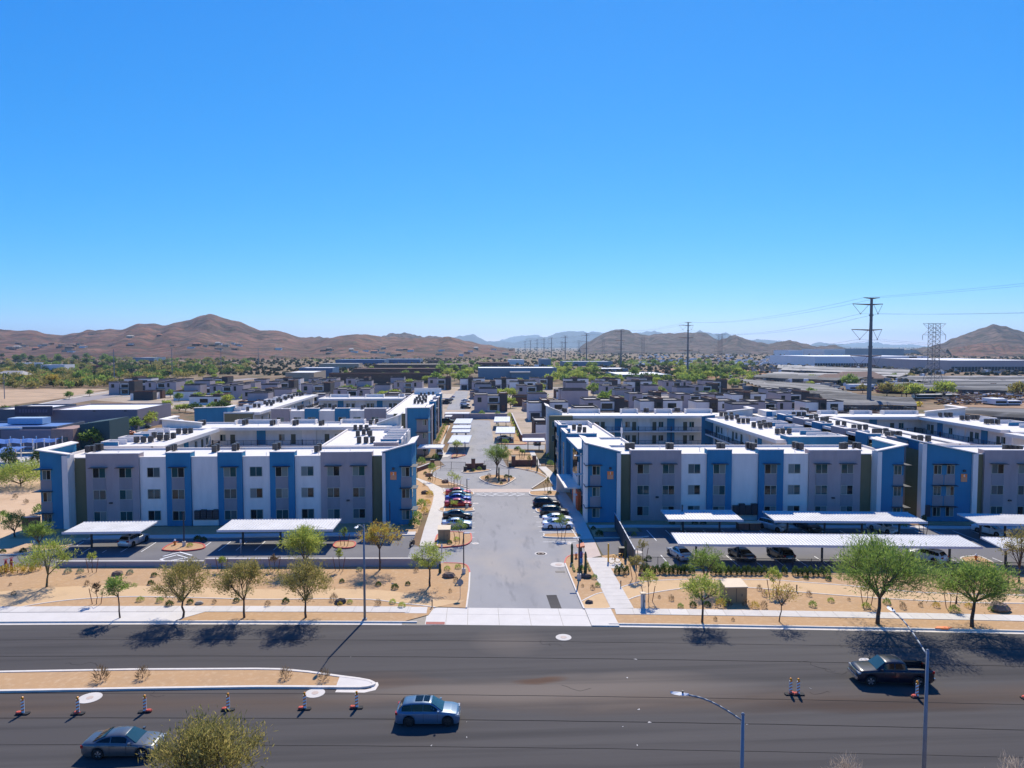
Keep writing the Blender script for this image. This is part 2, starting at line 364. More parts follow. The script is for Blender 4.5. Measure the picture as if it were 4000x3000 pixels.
wl = [((S(*zz(1080, 1465)) + S(*zz(1405, 1465))) / 2)[:2], ((S(*zz(650, 585)) + S(*zz(905, 585))) / 2)[:2]]
slabs('walk_slab', [tuple(wl[0]), tuple(wl[1])], 2.45, 1.25, .15, m_conc, 'walkway')
# street-mouth apron, its slabs and ramp
q = MB(); yA = yk(3); ap = struct('driveway_apron', q if q.prism([(APR0, yk(APR0) + .05), (APR1, yk(APR1) + .05), (APR1, yk(APR1) + sw_far), (APR0, yk(APR0) + sw_far)], 0, .035) is None else q, m_joint if False else mat('joint_dirt', (.30, .26, .2)))
cuts = [APR0, -5.3, -3.2, -1.0, 2.2, 5.4, 8.6, 11.4, APR1]
for i, (a, b) in enumerate(zip(cuts, cuts[1:])):
    for (u, v) in ((.08, 2.9), (2.94, sw_far)):
        if i == 0 and u < 1: continue
        zt = .05 if .5 < i < 7 else .12
        k = MB(); k.prism([(a + .02, yk(a) + u), (b - .02, yk(b) + u), (b - .02, yk(b) + v), (a + .02, yk(a) + v)], 0, zt); k.obj('apron_slab', m_conc2, ap)
k = MB(); k.prism([(-5.2, yk(-5) + .15), (-3.3, yk(-3) + .15), (-3.3, yk(-3) + .8), (-5.2, yk(-5) + .8)], .01, .068); k.obj('tactile_strip', mat('brick_red_tactile', (.33, .10, .075), .8, .1), ap)
k = MB(); k.prism([(-95, 0), ] and [(-60, yk(-60) + .7), (-30.8, yk(-30) + .7), (-28.6, yk(-29) + 3.1), (-60, yk(-60) + 3.1)], 0, .14); struct('bus_bay_slab', k, m_conc2)
k = MB(); k.box(APR0 + 2.4, yk(-5) + 1.0, 0, APR0 + 2.5, yk(-5) + 3, .01)

# meandering granite path with concrete edging
ptL = SP([(-30, 2317), (180, 2300), (400, 2290), (600, 2293), (1000, 2305), (1250, 2304), (1400, 2305), (1520, 2312), (1620, 2326), (1715, 2345), (1820, 2350)]); pbL = SP([(-30, 2390), (60, 2378), (170, 2360), (300, 2345), (480, 2335), (700, 2337), (1000, 2345), (1250, 2343), (1450, 2346), (1560, 2360), (1640, 2368), (1700, 2376)])
ptR = SP([zz(930, 1180), zz(760, 1225), zz(545, 1335)][::-1]); pbR = SP([zz(1060, 1425), zz(975, 1465), zz(590, 1465)][::-1])
pt2 = SP([zz(1225, 1095), zz(1480, 1020), zz(1760, 985), zz(2212, 962), f3(1400, 228), f3(1952, 232), f4(200, 245), f4(600, 275), f4(1200, 330), f4(1952, 350)]); pb2 = SP([zz(1330, 1315), zz(1560, 1235), zz(1900, 1170), zz(2212, 1125), f3(1400, 290), f3(1800, 292), f4(0, 303), f4(300, 330), f4(900, 375), f4(1500, 405), f4(1952, 412)])
for i, (t, b) in enumerate(((ptL, pbL), (ptR, pbR), (pt2, pb2))):
    t = smooth_pts(t, 4); b = smooth_pts(b, 4)
    q = MB(); q.prism(t + b[::-1], .02, .118); struct('granite_path', q, m_path)
    q = MB(); q.ribbon(b, .16, .02, .15)
    if i: q.ribbon(t, .16, .02, .15)
    struct('path_edging', q, m_kerb)

# ---------------- side street, car parks
dr_poly = SP([(1822, 2378), (1832, 2300), (1835, 2240), (1826, 2215), (1800, 2204), (1733, 2202)]) + [(-9.2, 92.5), (-9.2, 98.2), (-5.7, 98.3), (-5.7, 127.2)] + SP([z3(600, 716), z3(480, 672), z3(280, 598), z3(236, 560), z3(245, 525), z3(290, 495), z3(385, 468)]) + [tuple(S(*z3(330, 415))[:2]), tuple(S(*z6(580, 1195))[:2])] + SP([z6(600, 1180), z6(640, 1060), z6(755, 780), z6(835, 690), z6(1230, 710), z6(1290, 1040), z6(1330, 1060), z6(1710, 1060), z6(2020, 1060), z6(2020, 1130), z6(1440, 1120), z6(1400, 1180), z6(1380, 1200)]) + SP([z3(1060, 490), z3(1200, 505), z3(1330, 530), z3(1430, 565), z3(1475, 600), z3(1440, 640), z3(1325, 715), z3(1290, 760), z3(1320, 800), z3(1600, 800), z3(1830, 1250), z3(1905, 1420)]) + SP([zz(600, 518), zz(400, 532), zz(290, 572), zz(250, 650), zz(300, 800), zz(420, 1090), zz(580, 1465)])
q = MB(); q.sheet(dr_poly, .022); struct('side_street', q, m_lot)
q = MB(); q.sheet([(-95, 91.5), (-62, 91.2), (-35, 90.2), (-4.7, 88.9), (-4.7, 92), (-8.2, 98.3), (-9.2, 100), (-9.2, 104.2), (-57, 104.2), (-57.5, 99.5), (-62, 97.0), (-95, 97.3)], .014); struct('car_park', q, m_lot2)
lr = [tuple(S(*zz(905, 520))[:2]), (20, 89.4), (23, 87.4), (28, 86.6), (45, 85.2), (66, 83.0), (95, 80.2), (95, 102), (66, 104.0), (43, 105.8), (25, 106.8), (25, 104.5), (17.2, 104.9), tuple(S(*zz(760, 250))[:2])]
q = MB(); q.sheet(lr, .018); struct('car_park', q, m_lot2)
q = MB(); q.prism(SP([z3(640, 720), z3(1320, 720), z3(1320, 757), z3(660, 757)]), .0, .05); struct('crosswalk', q, m_pink)
q = MB(); q.prism(SP([zz(545, 265), zz(755, 258), zz(875, 540), zz(650, 585), zz(610, 515)]), 0, .05); struct('crosswalk', q, m_pink)
for k in range(6):
    a = S(*zz(545 + 14 * k, 265 + 48 * k)); b = S(*zz(757 + 20 * k, 258 + 48 * k)); 
# pavements inside the estate
def walk(pl, z=.12, m=None, name='walkway'): q = MB(); q.prism(SP(pl), 0, z); return struct(name, q, m or m_conc)
walk([z3(105, 1340), z3(280, 1345), z3(330, 1150), z3(385, 830), z3(380, 770), z3(350, 715), z3(250, 665), z3(95, 610), z3(60, 610), z3(200, 700), z3(262, 790), z3(245, 880), z3(160, 1140)])
walk([z3(1840, 1268), z3(1985, 1265), z3(1860, 1010), z3(1690, 770), z3(1640, 660), z3(1540, 540), z3(1470, 480), z3(1385, 482), z3(1470, 560), z3(1520, 650), z3(1570, 700), z3(1590, 790), z3(1680, 960), z3(1760, 1120)])
walk([z3(1310, 735), z3(1560, 695), z3(1650, 690), z3(1750, 700), z3(1650, 745), z3(1320, 755)], .10)
walk([z3(350, 712), z3(640, 722), z3(640, 752), z3(375, 750)], .10)
walk([z3(1290, 312), z3(1345, 312), z3(1420, 470), z3(1370, 470)], .10)
walk([z6(540, 1250), z6(620, 1240), z6(700, 1190), z6(660, 1160), z6(570, 1180), z6(520, 1040), z6(660, 790), z6(640, 780), z6(560, 1040)], .09)
q = MB(); q.prism([(-56.5, 104.3), (-9.2, 104.3), (-9.2, 106.0), (-56.5, 106.0)], 0, .12); struct('walkway', q, m_conc)
q = MB(); q.prism([(17.4, 106.9), (25, 106.9), (66, 104.2), (90, 102.3), (90, 104.0), (66, 105.9), (25, 108.4), (17.4, 108.6)], 0, .12); struct('walkway', q, m_conc)
# drive kerbs
q = MB(); q.ribbon(SP([(1822, 2378), (1832, 2300), (1835, 2240)]), .18, 0, .16); q.ribbon(SP([zz(580, 1465), zz(420, 1090), zz(300, 800), zz(255, 680)]), .18, 0, .16); struct('kerb', q, m_kerb)
q = MB(); q.ribbon(smooth_pts(SP([(1835, 2240), (1826, 2215), (1800, 2204), (1733, 2202)]), 4), .18, 0, .16); q.ribbon(smooth_pts(SP([zz(255, 680), zz(250, 650), zz(290, 572), zz(400, 532), zz(600, 518)]), 4), .18, 0, .16); struct('red_kerb', q, m_redkerb)
q = MB(); q.ribbon(smooth_pts(SP([z3(640, 716), z3(480, 665), z3(280, 598), z3(236, 560), z3(245, 525), z3(290, 495), z3(385, 468)]), 4), .22, 0, .18); q.ribbon(smooth_pts(SP([z3(980, 455), z3(1060, 488), z3(1200, 505), z3(1330, 530), z3(1430, 565), z3(1480, 600), z3(1440, 640), z3(1320, 718)]), 4), .22, 0, .18); struct('kerb', q, m_kerb)
q = MB(); q.ribbon([(-5.6, 98.4), (-5.6, 126)], .18, 0, .15); q.ribbon([(14.6, 99.4), (13.9, 125)], .18, 0, .15); q.ribbon([(-57, 104.2), (-9.2, 104.2)], .18, 0, .15); q.ribbon([(-95, 97.4), (-62, 96.9), (-58.5, 98.8), (-57, 101.5)], .18, 0, .16); q.ribbon(SP([zc(820, 1100), zc(740, 1110), zc(300, 1115)]), .18, 0, .16); struct('kerb', q, m_kerb)
# planted islands
def island(pl, red=False, smoothn=4, top=.14):
    pts = smooth_pts(SP(pl), smoothn, True)
    q = MB(); q.prism(pts, 0, top); o = struct('planted_island', q, m_gravel)
    q = MB(); q.ribbon(pts, .2, 0, .19, closed=True); q.obj('kerb', m_redkerb if red else m_kerb, o)
    return o
island([z3(755, 605), z3(800, 640), z3(880, 672), z3(960, 688), z3(1030, 680), z3(1140, 615), z3(1100, 590), z3(1000, 576), z3(900, 572), z3(800, 582)])
island([z3(565, 535), z3(610, 552), z3(740, 545), z3(872, 522), z3(830, 512), z3(640, 518)])
island([z3(330, 1200), z3(620, 1200), z3(665, 1230), z3(660, 1290), z3(600, 1330), z3(480, 1347), z3(290, 1345)], True)
island([z3(360, 925), z3(660, 925), z3(685, 945), z3(670, 965), z3(350, 968)])
island([z3(1455, 1222), z3(1480, 1210), z3(1800, 1205), z3(1830, 1250), z3(1480, 1248)])
island([z3(1365, 945), z3(1400, 935), z3(1480, 935), z3(1500, 980), z3(1390, 978)])
island([z3(1295, 765), z3(1340, 750), z3(1590, 750), z3(1600, 798), z3(1340, 795)])
island([z3(385, 752), z3(650, 752), z3(690, 775), z3(660, 790), z3(390, 790)])
island([za(1660, 1290), za(1700, 1310), za(1900, 1312), za(2070, 1285), za(2040, 1240), za(1800, 1225)], True)
island([zb(1238, 1195), zb(1300, 1213), zb(1420, 1205), zb(1445, 1165), zb(1400, 1150), zb(1270, 1155)], True)
island([zd(1605, 1318), zd(1690, 1295), zd(1800, 1300), zd(1970, 1400), zd(1740, 1412)], False)
island([z6(690, 1255), z6(780, 1240), z6(875, 1215), z6(800, 1205), z6(700, 1210)], True)
island([z6(1325, 1052), z6(1700, 1060), z6(1740, 1030), z6(1560, 1000), z6(1500, 1035)], True)
for pl in ([z6(1380, 1205), z6(1500, 1120), z6(1790, 1150), z6(1820, 1200)], [z6(1500, 1220), z6(1830, 1220), z6(1850, 1290), z6(1500, 1290)], [z6(1500, 1380), z6(1900, 1375), z6(2060, 1560), z6(1900, 1640), z6(2050, 1545), z6(1880, 1460)], [z6(190, 1400), z6(500, 1370), z6(560, 1365), z6(390, 1470), z6(400, 1520), z6(860, 1650), z6(480, 1650), z6(190, 1540)], [z6(1500, 600), z6(1545, 620), z6(1700, 1030), z6(1600, 1020)], [z6(480, 1040), z6(560, 1040), z6(640, 780), z6(570, 770)], [z6(1030, 700), z6(1230, 710), z6(1250, 690), z6(1060, 690)], [z3(1620, 790), z3(1880, 1000), z3(1995, 1240), z3(2100, 1240), z3(1900, 870), z3(1700, 700)]):
    q = MB(); q.prism(SP(pl), 0, .07); struct('gravel_bed', q, m_gravel)
# median with concrete nose
med_t = SP([(-40, 2632), f1(0, 938), f1(1000, 920), f1(1952, 915), f2(180, 918), f2(400, 938), f2(640, 972), f2(780, 990), f2(860, 1005)]); med_b = SP([(-40, 2704), f1(0, 1082), f1(1000, 1064), f1(1952, 1050), f2(300, 1050), f2(610, 1052), f2(790, 1052), f2(850, 1046)])
nose = smooth_pts([med_t[-1], tuple(S(*f2(900, 1028))[:2]), med_b[-1]], 5)
q = MB(); q.prism(med_t[:-1] + nose + med_b[::-1], 0, .13); md = struct('median', q, m_gravel)
q = MB(); q.ribbon(med_t[:-1] + nose + med_b[::-1][1:], .28, 0, .18); q.obj('kerb', m_kerb, md)
q = MB(); q.ribbon(SP([f2(905, 1010), f2(912, 1030), f2(895, 1060), f2(830, 1075), f2(610, 1072)]), .5, None, .027); q.obj('gutter', m_kerb, md)
q = MB(); q.prism(SP([f2(640, 972), f2(780, 990), f2(865, 1012), f2(882, 1030), f2(840, 1044), f2(612, 1046)]), 0, .165); q.obj('nose_slab', m_conc2, md)

# markings
def stripe(a, b, w=.12, z=.032, m=None, par=None):
    q = MB(); q.ribbon([tuple(a)[:2], tuple(b)[:2]], w, None, z); o = q.obj('stall_line', m or m_paint, par)
    if par is None: o['kind'] = 'structure'
    return o
for p in ((za(840, 1325), za(945, 1262)), (za(1040, 1325), za(1085, 1300)), (za(1225, 1322), za(1335, 1258)), (za(1435, 1318), za(1590, 1218)), (za(780, 1255), za(850, 1215)), (zb(130, 1235), zb(250, 1145)), (zb(300, 1230), zb(405, 1145)), (zb(480, 1230), zb(580, 1145)), (zb(660, 1228), zb(740, 1150)), (zb(0, 1195), zb(60, 1150))): stripe(S(*p[0]), S(*p[1]))
for k in range(7): x = 25.8 + k * 2.85; stripe((x, 99.6 - k * .13), (x, 105.4 - k * .14))
for k in range(14): x = 46.5 + k * 2.85; stripe((x, 98.6 - k * .14), (x, 104.2 - k * .15))
for k in range(16): x = 24.6 + k * 2.9; stripe((x, 87.3 - k * .23), (x, 92.6 - k * .23))
for yy in (99.7, 102.6, 105.5, 108.4, 111.2, 115.0, 117.8, 120.6, 123.4): stripe((-5.4, yy), (-.4, yy)); stripe((9.4, yy), (14.2, yy))
# speed table markings and hatch arrows
def mark(pts, w): q = MB(); q.ribbon(SP(pts), w, None, .056); o = q.obj('road_marking', m_paint); o['kind'] = 'structure'
q = MB(); q.prism(SP([z3(690, 757), z3(1290, 757), z3(1310, 803), z3(670, 803)]), 0, .04); struct('speed_table', q, m_lot)
mark([z3(905, 778), z3(985, 760), z3(1062, 775), z3(988, 795), z3(905, 778)], .2)
for a, b, c in (((805, 763), (722, 776), (825, 797)), ((890, 761), (808, 776), (912, 799)), ((1085, 761), (1150, 775), (1070, 797)), ((1160, 763), (1243, 776), (1155, 798))): mark([z3(*a), z3(*b), z3(*c)], .2)
for a in ([za(1655, 1365), za(1830, 1322), za(1950, 1355)], [za(1630, 1395), za(1800, 1350), za(1905, 1380), za(1690, 1415), za(1630, 1395)]): mark(a, .3)
# manholes and drains
def manhole(p, r1, r2, sq=1.0, kindm=None):
    r1 *= .66; r2 *= .66
    c = S(*p); q = MB((c.x, c.y, .024)); pts = [(r1 * math.cos(t * math.pi / 12), r1 * math.sin(t * math.pi / 12)) for t in range(24)]; q.prism(pts, 0, .018)
    o = struct('manhole', q, m_conc); q = MB((c.x, c.y, .043)); q.prism([(r2 * math.cos(t * math.pi / 10), r2 * math.sin(t * math.pi / 10)) for t in range(20)], 0, .012); q.obj('cover', kindm or m_pink, o)
for p, a, b in ((f3(393, 665), 1.15, .45), (f1(685, 1127), 1.35, .4), (f2(450, 1090), 1.2, .42), (f3(220, 27), .95, .4), (z3(1418, 1420), 1.3, .6), (z3(1610, 1540), 1.6, .7), (z3(712, 1310), .75, .3), (z3(713, 877), .8, .35), (z3(1630, 1302), .95, .35), (z3(1715, 1308), .95, .35), (f4(755, 848), 1.0, .3), (zc(708, 1247), 1.1, .6), (f2(708, 537), .55, .25), (f1(983, 1043), .35, .15)): manhole(p, a, b)
c = S(*zz(168, 815)); q = MB(c); q.box(-.6, -.35, .02, .6, .35, .03); dg = struct('drain_grate', q, m_iron); q = MB(c)
for k in range(9): q.box(-.55 + k * .13, -.32, .03, -.5 + k * .13, .32, .045)
q.obj('bars', m_steel, dg)['kind'] = 'stuff'
q = MB(); q.ribbon(SP([f3(300, 342), f3(340, 450)]), 1.15, None, .03); struct('asphalt_patch', q, m_asph)
for k in range(12):
    q = MB(); c = S(random.uniform(1300, 3200), random.uniform(2560, 2960)); q.prism([(c.x + random.uniform(-.2, .2), c.y + random.uniform(-.12, .12)) for _ in range(3)], .02, .035); struct('chalk_mark', q, m_conc2)
# low wall on the left, plinth walls
m_wall = mat('lavender_wall_stucco', (.36, .31, .33), .9, .06, .7, bump=.15)
def lowwall(a, b, h, label, w=.3, m=None, capm=None):
    a = Vector(a); b = Vector(b); d = b - a; ang = math.atan2(d.y, d.x); t = thing('garden_wall', label, 'wall', (a.x, a.y, 0)); n = max(1, int(d.length / 6))
    for k in range(n): q = MB((0, 0, 0), ang); q.box(d.length * k / n + .015, -w / 2, 0, d.length * (k + 1) / n - .015, w / 2, h); q.obj('wall_section', m or m_wall, t)
    q = MB((0, 0, 0), ang); q.box(-.03, -w / 2 - .05, h + .003, d.length + .03, w / 2 + .05, h + .12); q.obj('coping', capm or m_conc, t)
    return t
lowwall((-53.2, 91.2), (-34.6, 90.35), .72, 'low lavender wall with pale coping along the left car park, lower stretch')
lowwall((-34.4, 90.3), (-4.6, 88.9), 1.05, 'higher lavender wall with pale coping behind the street trees')
# ================================================================ apartment blocks
m_white = mat('white_stucco', (0.77, 0.685, 0.615), 0.9, 0.09, 0.9, stretch=(1, 1, .22), bump=0.15, bscale=14, spec=0.15)
m_trim = mat('white_trim', (0.80, 0.725, 0.65), 0.8, 0.06, 0.8, spec=0.2)
m_roof = mat('white_roof_membrane', (0.64, 0.60, 0.545), 0.8, 0.06, 0.35, c2=(0.72, 0.685, 0.635), spec=0.2)
m_blue = mat('blue_stucco', (0.045, 0.20, 0.33), 0.9, 0.09, 0.9, stretch=(1, 1, .22), bump=0.15, bscale=14, spec=0.12)
m_grey = mat('lavender_grey_stucco', (0.39, 0.315, 0.305), 0.9, 0.09, 0.9, stretch=(1, 1, .22), bump=0.15, bscale=14, spec=0.12)
m_slate = mat('slate_blue_stucco', (0.275, 0.25, 0.255), 0.9, 0.09, 0.9, stretch=(1, 1, .22), bump=0.1, bscale=14, spec=0.12)
m_olive = mat('olive_stucco', (0.185, 0.165, 0.095), 0.9, 0.09, 0.9, stretch=(1, 1, .22), bump=0.15, bscale=14, spec=0.12)
m_cream = mat('cream_stucco', (0.66, 0.62, 0.56), 0.9, 0.09, 0.9, stretch=(1, 1, .22), bump=0.1, spec=0.15)
m_steel = flat('dark_steel', (0.02, 0.025, 0.035), 0.5)
m_frame = flat('almond_window_frame', (0.42, 0.40, 0.33), 0.5)
m_pane_d = glass('dark_window_glass', (0.006, 0.012, 0.014)); m_pane_t = glass('teal_window_glass', (0.012, 0.065, 0.07))
m_pane_b = glass('blind_window_glass', (0.16, 0.20, 0.19), 0.15); m_pane_c = glass('curtain_window_glass', (0.07, 0.11, 0.115), 0.12)
m_door = mat('olive_door', (0.07, 0.075, 0.045), 0.6, 0.08)
m_ac = mat('dark_condenser_metal', (0.035, 0.028, 0.028), 0.5, 0.2, 3); m_acg = mat('condenser_coil_grey', (0.085, 0.075, 0.07), 0.5, 0.3, 12); m_actop = mat('condenser_top_grey', (0.10, 0.095, 0.09), 0.4, 0.2)
m_corr = mat('galvanised_roofing', (0.60, 0.59, 0.565), 0.5, 0.12, 0.5, spec=0.4); m_fascia = mat('carport_fascia', (0.62, 0.60, 0.62), 0.6, 0.05)
m_sign = mat('orange_sign', (0.92, 0.235, 0.04), 0.6, 0.06)
PANES = [m_pane_d, m_pane_t, m_pane_b, m_pane_c]
rng = random.Random(5)

def win_meshes(w, h):
    f = MB(); t = 0.07
    f.box(-w/2, -.05, 0, w/2, .02, t); f.box(-w/2, -.05, h - t, w/2, .02, h)
    f.box(-w/2, -.05, t, -w/2 + t, .02, h - t); f.box(w/2 - t, -.05, t, w/2, .02, h - t); f.box(-t/2, -.05, t, t/2, .02, h - t)
    fm = f.mesh('window', m_frame); pm = []
    for pmt in PANES:
        for sd in (-1, 1):
            g = MB(); x0, x1 = (-w/2 + t, -t/2) if sd < 0 else (t/2, w/2 - t)
            g.box(x0, -.02, t, x1, .01, h - t); pm.append(g.mesh('pane', pmt))
    return fm, pm
WM = {}
def window(parent, o, ang, x, z, w=1.95, h=1.55, y=0.0, bias=0.5):
    """window with its two panes; x, z = left-bottom centre in facade coordinates, y = outward offset"""
    k = (round(w, 2), round(h, 2))
    if k not in WM: WM[k] = win_meshes(w, h)
    fm, pm = WM[k]; c, s = math.cos(ang), math.sin(ang)
    ob = link('window', fm, parent, (o[0] + x * c + y * s, o[1] + x * s - y * c, o[2] + z), ang)
    a = 0 if rng.random() < 0.6 else 1; b = rng.choice([1, 1, 2, 2, 3])
    if rng.random() < .5: a, b = b, a
    link('pane', pm[a * 2], ob); link('pane', pm[b * 2 + 1], ob)
    return ob
def fbox(name, parent, o, ang, b, m):
    q = MB(o, ang); q.box(*b); return q.obj(name, m, parent)
def rel(root, x, y, z=0.0): return (x - root.location.x, y - root.location.y, z)

def panel(root, o, ang, x0, x1, m, proud, zt, ret=1.5, cap=True, z0=0.0, name='wall_panel'):
    """one coloured facade bay: front wall with side returns that stand above the roof, white coping on top"""
    q = MB(o, ang)
    q.box(x0, -proud, z0, x1, .3, zt)
    if zt > 10.9:
        q.box(x0, .3, 10.2, x0 + .25, ret, zt); q.box(x1 - .25, .3, 10.2, x1, ret, zt)
    w = q.obj(name, m, root)
    if cap:
        c = MB(o, ang); e = .04
        c.box(x0 - e, -proud - e, zt + .003, x1 + e, .33, zt + .12)
        if zt > 10.9: c.box(x0 - e, .33, zt + .003, x0 + .28, ret + e, zt + .12); c.box(x1 - .28, .33, zt + .003, x1 + e, ret + e, zt + .12)
        c.obj('coping', m_trim, w)
    return w
FL = (0.85, 4.22, 7.62)       # window sill heights of the three storeys
def bay(root, o, ang, x0, x1, kind, zt=None, wins=None, awn=True, floors=(0, 1, 2), w=1.95, h=1.55, ret=1.5):
    """facade bay with its windows; kind white / blue / grey / olive / cream"""
    mt = dict(white=m_white, blue=m_blue, grey=m_grey, olive=m_olive, cream=m_cream, slate=m_slate)[kind]
    pr = dict(white=0.0, blue=0.35, grey=0.28, olive=-.12, cream=0, slate=.2)[kind]; zz = zt or dict(white=10.72, blue=11.45, grey=11.35, olive=10.68, cream=10.72, slate=11.2)[kind]
    panel(root, o, ang, x0, x1, mt, pr, zz, ret)
    for x in (wins or []):
        for f in floors: window(root, o, ang, x, FL[f], w, h, pr)
        if kind in ('blue', 'grey'):
            for f in floors:
                if f > 0: fbox('spandrel_panel', root, o, ang, (x - w/2, -pr - .03, FL[f-1] + h + .01, x + w/2, -pr + .05, FL[f] - .01), m_slate)
            if awn and 2 in floors:
                q = MB(o, ang); q.box(x - w/2 - .35, -pr - .75, FL[2] + h + .06, x + w/2 + .35, -pr, FL[2] + h + .12)
                q.obj('awning', m_steel, root)
def core(root, x0, x1, y0, y1, zr=10.35, par=.35, sides='NSEW', wall=None):
    """the body of a wing with a flat roof and a low parapet"""
    o = rel(root, 0, 0)
    q = MB(o); q.box(x0, y0, 0, x1, y1, zr - .05); q.obj('wall', wall or m_white, root)
    q = MB(o); q.box(x0 + .02, y0 + .02, zr - .045, x1 - .02, y1 - .02, zr); q.obj('roof', m_roof, root)
    t = .28; q = MB(o)
    if 'S' in sides: q.box(x0, y0, zr, x1, y0 + t, zr + par)
    if 'N' in sides: q.box(x0, y1 - t, zr, x1, y1, zr + par)
    if 'W' in sides: q.box(x0, y0 + t, zr, x0 + t, y1 - t, zr + par)
    if 'E' in sides: q.box(x1 - t, y0 + t, zr, x1, y1 - t, zr + par)
    if q.v: q.obj('parapet', m_trim, root)
AC_M = None
def ac_meshes():
    a = MB(); a.box(-.42, -.42, .08, .42, .42, 1.0); 
    for sx in (-1, 1):
        for sy in (-1, 1): a.box(sx*.4 - .03, sy*.4 - .03, 0, sx*.4 + .03, sy*.4 + .03, 1.04)
    b = MB()
    for k in range(7):
        z = .18 + k * .115
        b.box(-.44, -.36, z, .44, .36, z + .05); b.box(-.36, -.44, z, .36, .44, z + .05)
    c = MB(); c.box(-.44, -.44, 1.0, .44, .44, 1.06); c.cone((0, 0, 1.06), (0, 0, 1.10), .33, .33, 12)
    p = MB(); p.box(-.5, -.5, -.06, .5, .5, 0.0)
    return a.mesh('cabinet', m_ac), b.mesh('grille', m_acg), c.mesh('fan_guard', m_actop), p.mesh('pad', m_trim)
def acs(pts, z, where, group='air conditioners on the white roofs'):
    """air conditioners (each a thing) at photograph pixels or world points on a roof of height z"""
    global AC_M
    if AC_M is None: AC_M = ac_meshes()
    for i, p in enumerate(pts):
        w = S(p[0], p[1], z) if abs(p[0]) > 150 or p[1] > 500 else Vector((p[0], p[1], z))
        t = thing('air_conditioner', '%s: %s air conditioner%s' % (where[0], ORD[i], where[1]), 'air conditioner', (w.x, w.y, z + .06), rng.uniform(-.12, .12), group, (.84, .84, 1.08))
        for nm, me in zip(('cabinet', 'grille', 'fan_guard', 'pad'), AC_M): link(nm, me, t)
def ubox(root, x0, x1, y0, y1, open_side, zt=11.15, m=None, blue=False):
    """U-shaped raised parapet round the back of a bay, seen from the roof"""
    o = rel(root, 0, 0); q = MB(o); t = .22; z = 10.36
    if open_side != 'S': q.box(x0, y0, z, x1, y0 + t, zt)
    if open_side != 'N': q.box(x0, y1 - t, z, x1, y1, zt)
    a = y0 + (t if open_side != 'S' else 0); b = y1 - (t if open_side != 'N' else 0)
    if open_side != 'W': q.box(x0, a, z, x0 + t, b, zt)
    if open_side != 'E': q.box(x1 - t, a, z, x1, b, zt)
    w = q.obj('parapet', m or m_trim, root)
    if blue:
        c = MB(o); c.box(x0 + .05, y0 - .03, z, x1 - .05, y0 - .004, zt - .1); c.obj('facing', m_blue, w)
def vents(root, pts, z=10.36):
    for x, y in pts:
        q = MB(rel(root, x, y, z)); q.cone((0, 0, 0), (0, 0, .55), .05, .05, 6); 
        if rng.random() < .5: q.box(-.22, -.04, .55, .22, .04, .62)
        q.obj('roof_vent', m_trim, root)
def tower(root, o, ang, x0, x1, y0, y1, zin, zout, high, mt, fin=None, z0=0.0):
    """end tower with a mono-pitch parapet; high = 'L' or 'R' end of the slope; white side fin at x = fin"""
    zl, zr_ = (zout, zin) if high == 'L' else (zin, zout); q = MB(o, ang)
    q.prism([(x0, y0), (x1, y0), (x1, y0 + .35), (x0, y0 + .35)], z0, [zl, zr_, zr_, zl])
    if high == 'L': q.prism([(x0, y0 + .35), (x0 + .3, y0 + .35), (x0 + .3, y1), (x0, y1)], z0, zl)
    else: q.prism([(x1 - .3, y0 + .35), (x1, y0 + .35), (x1, y1), (x1 - .3, y1)], z0, zr_)
    w = q.obj('tower_wall', mt, root)
    c = MB(o, ang); e = .12
    dz = .16
    def pl(pts, zs): 
        a = [(p[0], p[1], z + .003) for p, z in zip(pts, zs)]; b = [(p[0], p[1], z + dz) for p, z in zip(pts, zs)]
        c.face(b); n = len(a)
        for k in range(n): c.face([a[k], a[(k+1) % n], b[(k+1) % n], b[k]])
    sl = (zr_ - zl) / (x1 - x0)
    xa, xb = (x0 - .5, x1 + .1) if high == 'L' else (x0 - .1, x1 + .5)
    pl([(xa, y0 - .3), (xb, y0 - .3), (xb, y0 + .7), (xa, y0 + .7)], [zl + sl * (xa - x0), zl + sl * (xb - x0)] + [zl + sl * (xb - x0), zl + sl * (xa - x0)])
    if high == 'L': pl([(xa, y0 + .7), (x0 + .7, y0 + .7), (x0 + .7, y1), (xa, y1)], [zl + sl * (xa - x0), zl + sl * .7] + [zl + sl * .7, zl + sl * (xa - x0)])
    else: pl([(x1 - .7, y0 + .7), (xb, y0 + .7), (xb, y1), (x1 - .7, y1)], [zr_ - sl * .7, zr_ + sl * .5, zr_ + sl * .5, zr_ - sl * .7])
    c.obj('coping', m_trim, w)
    return w
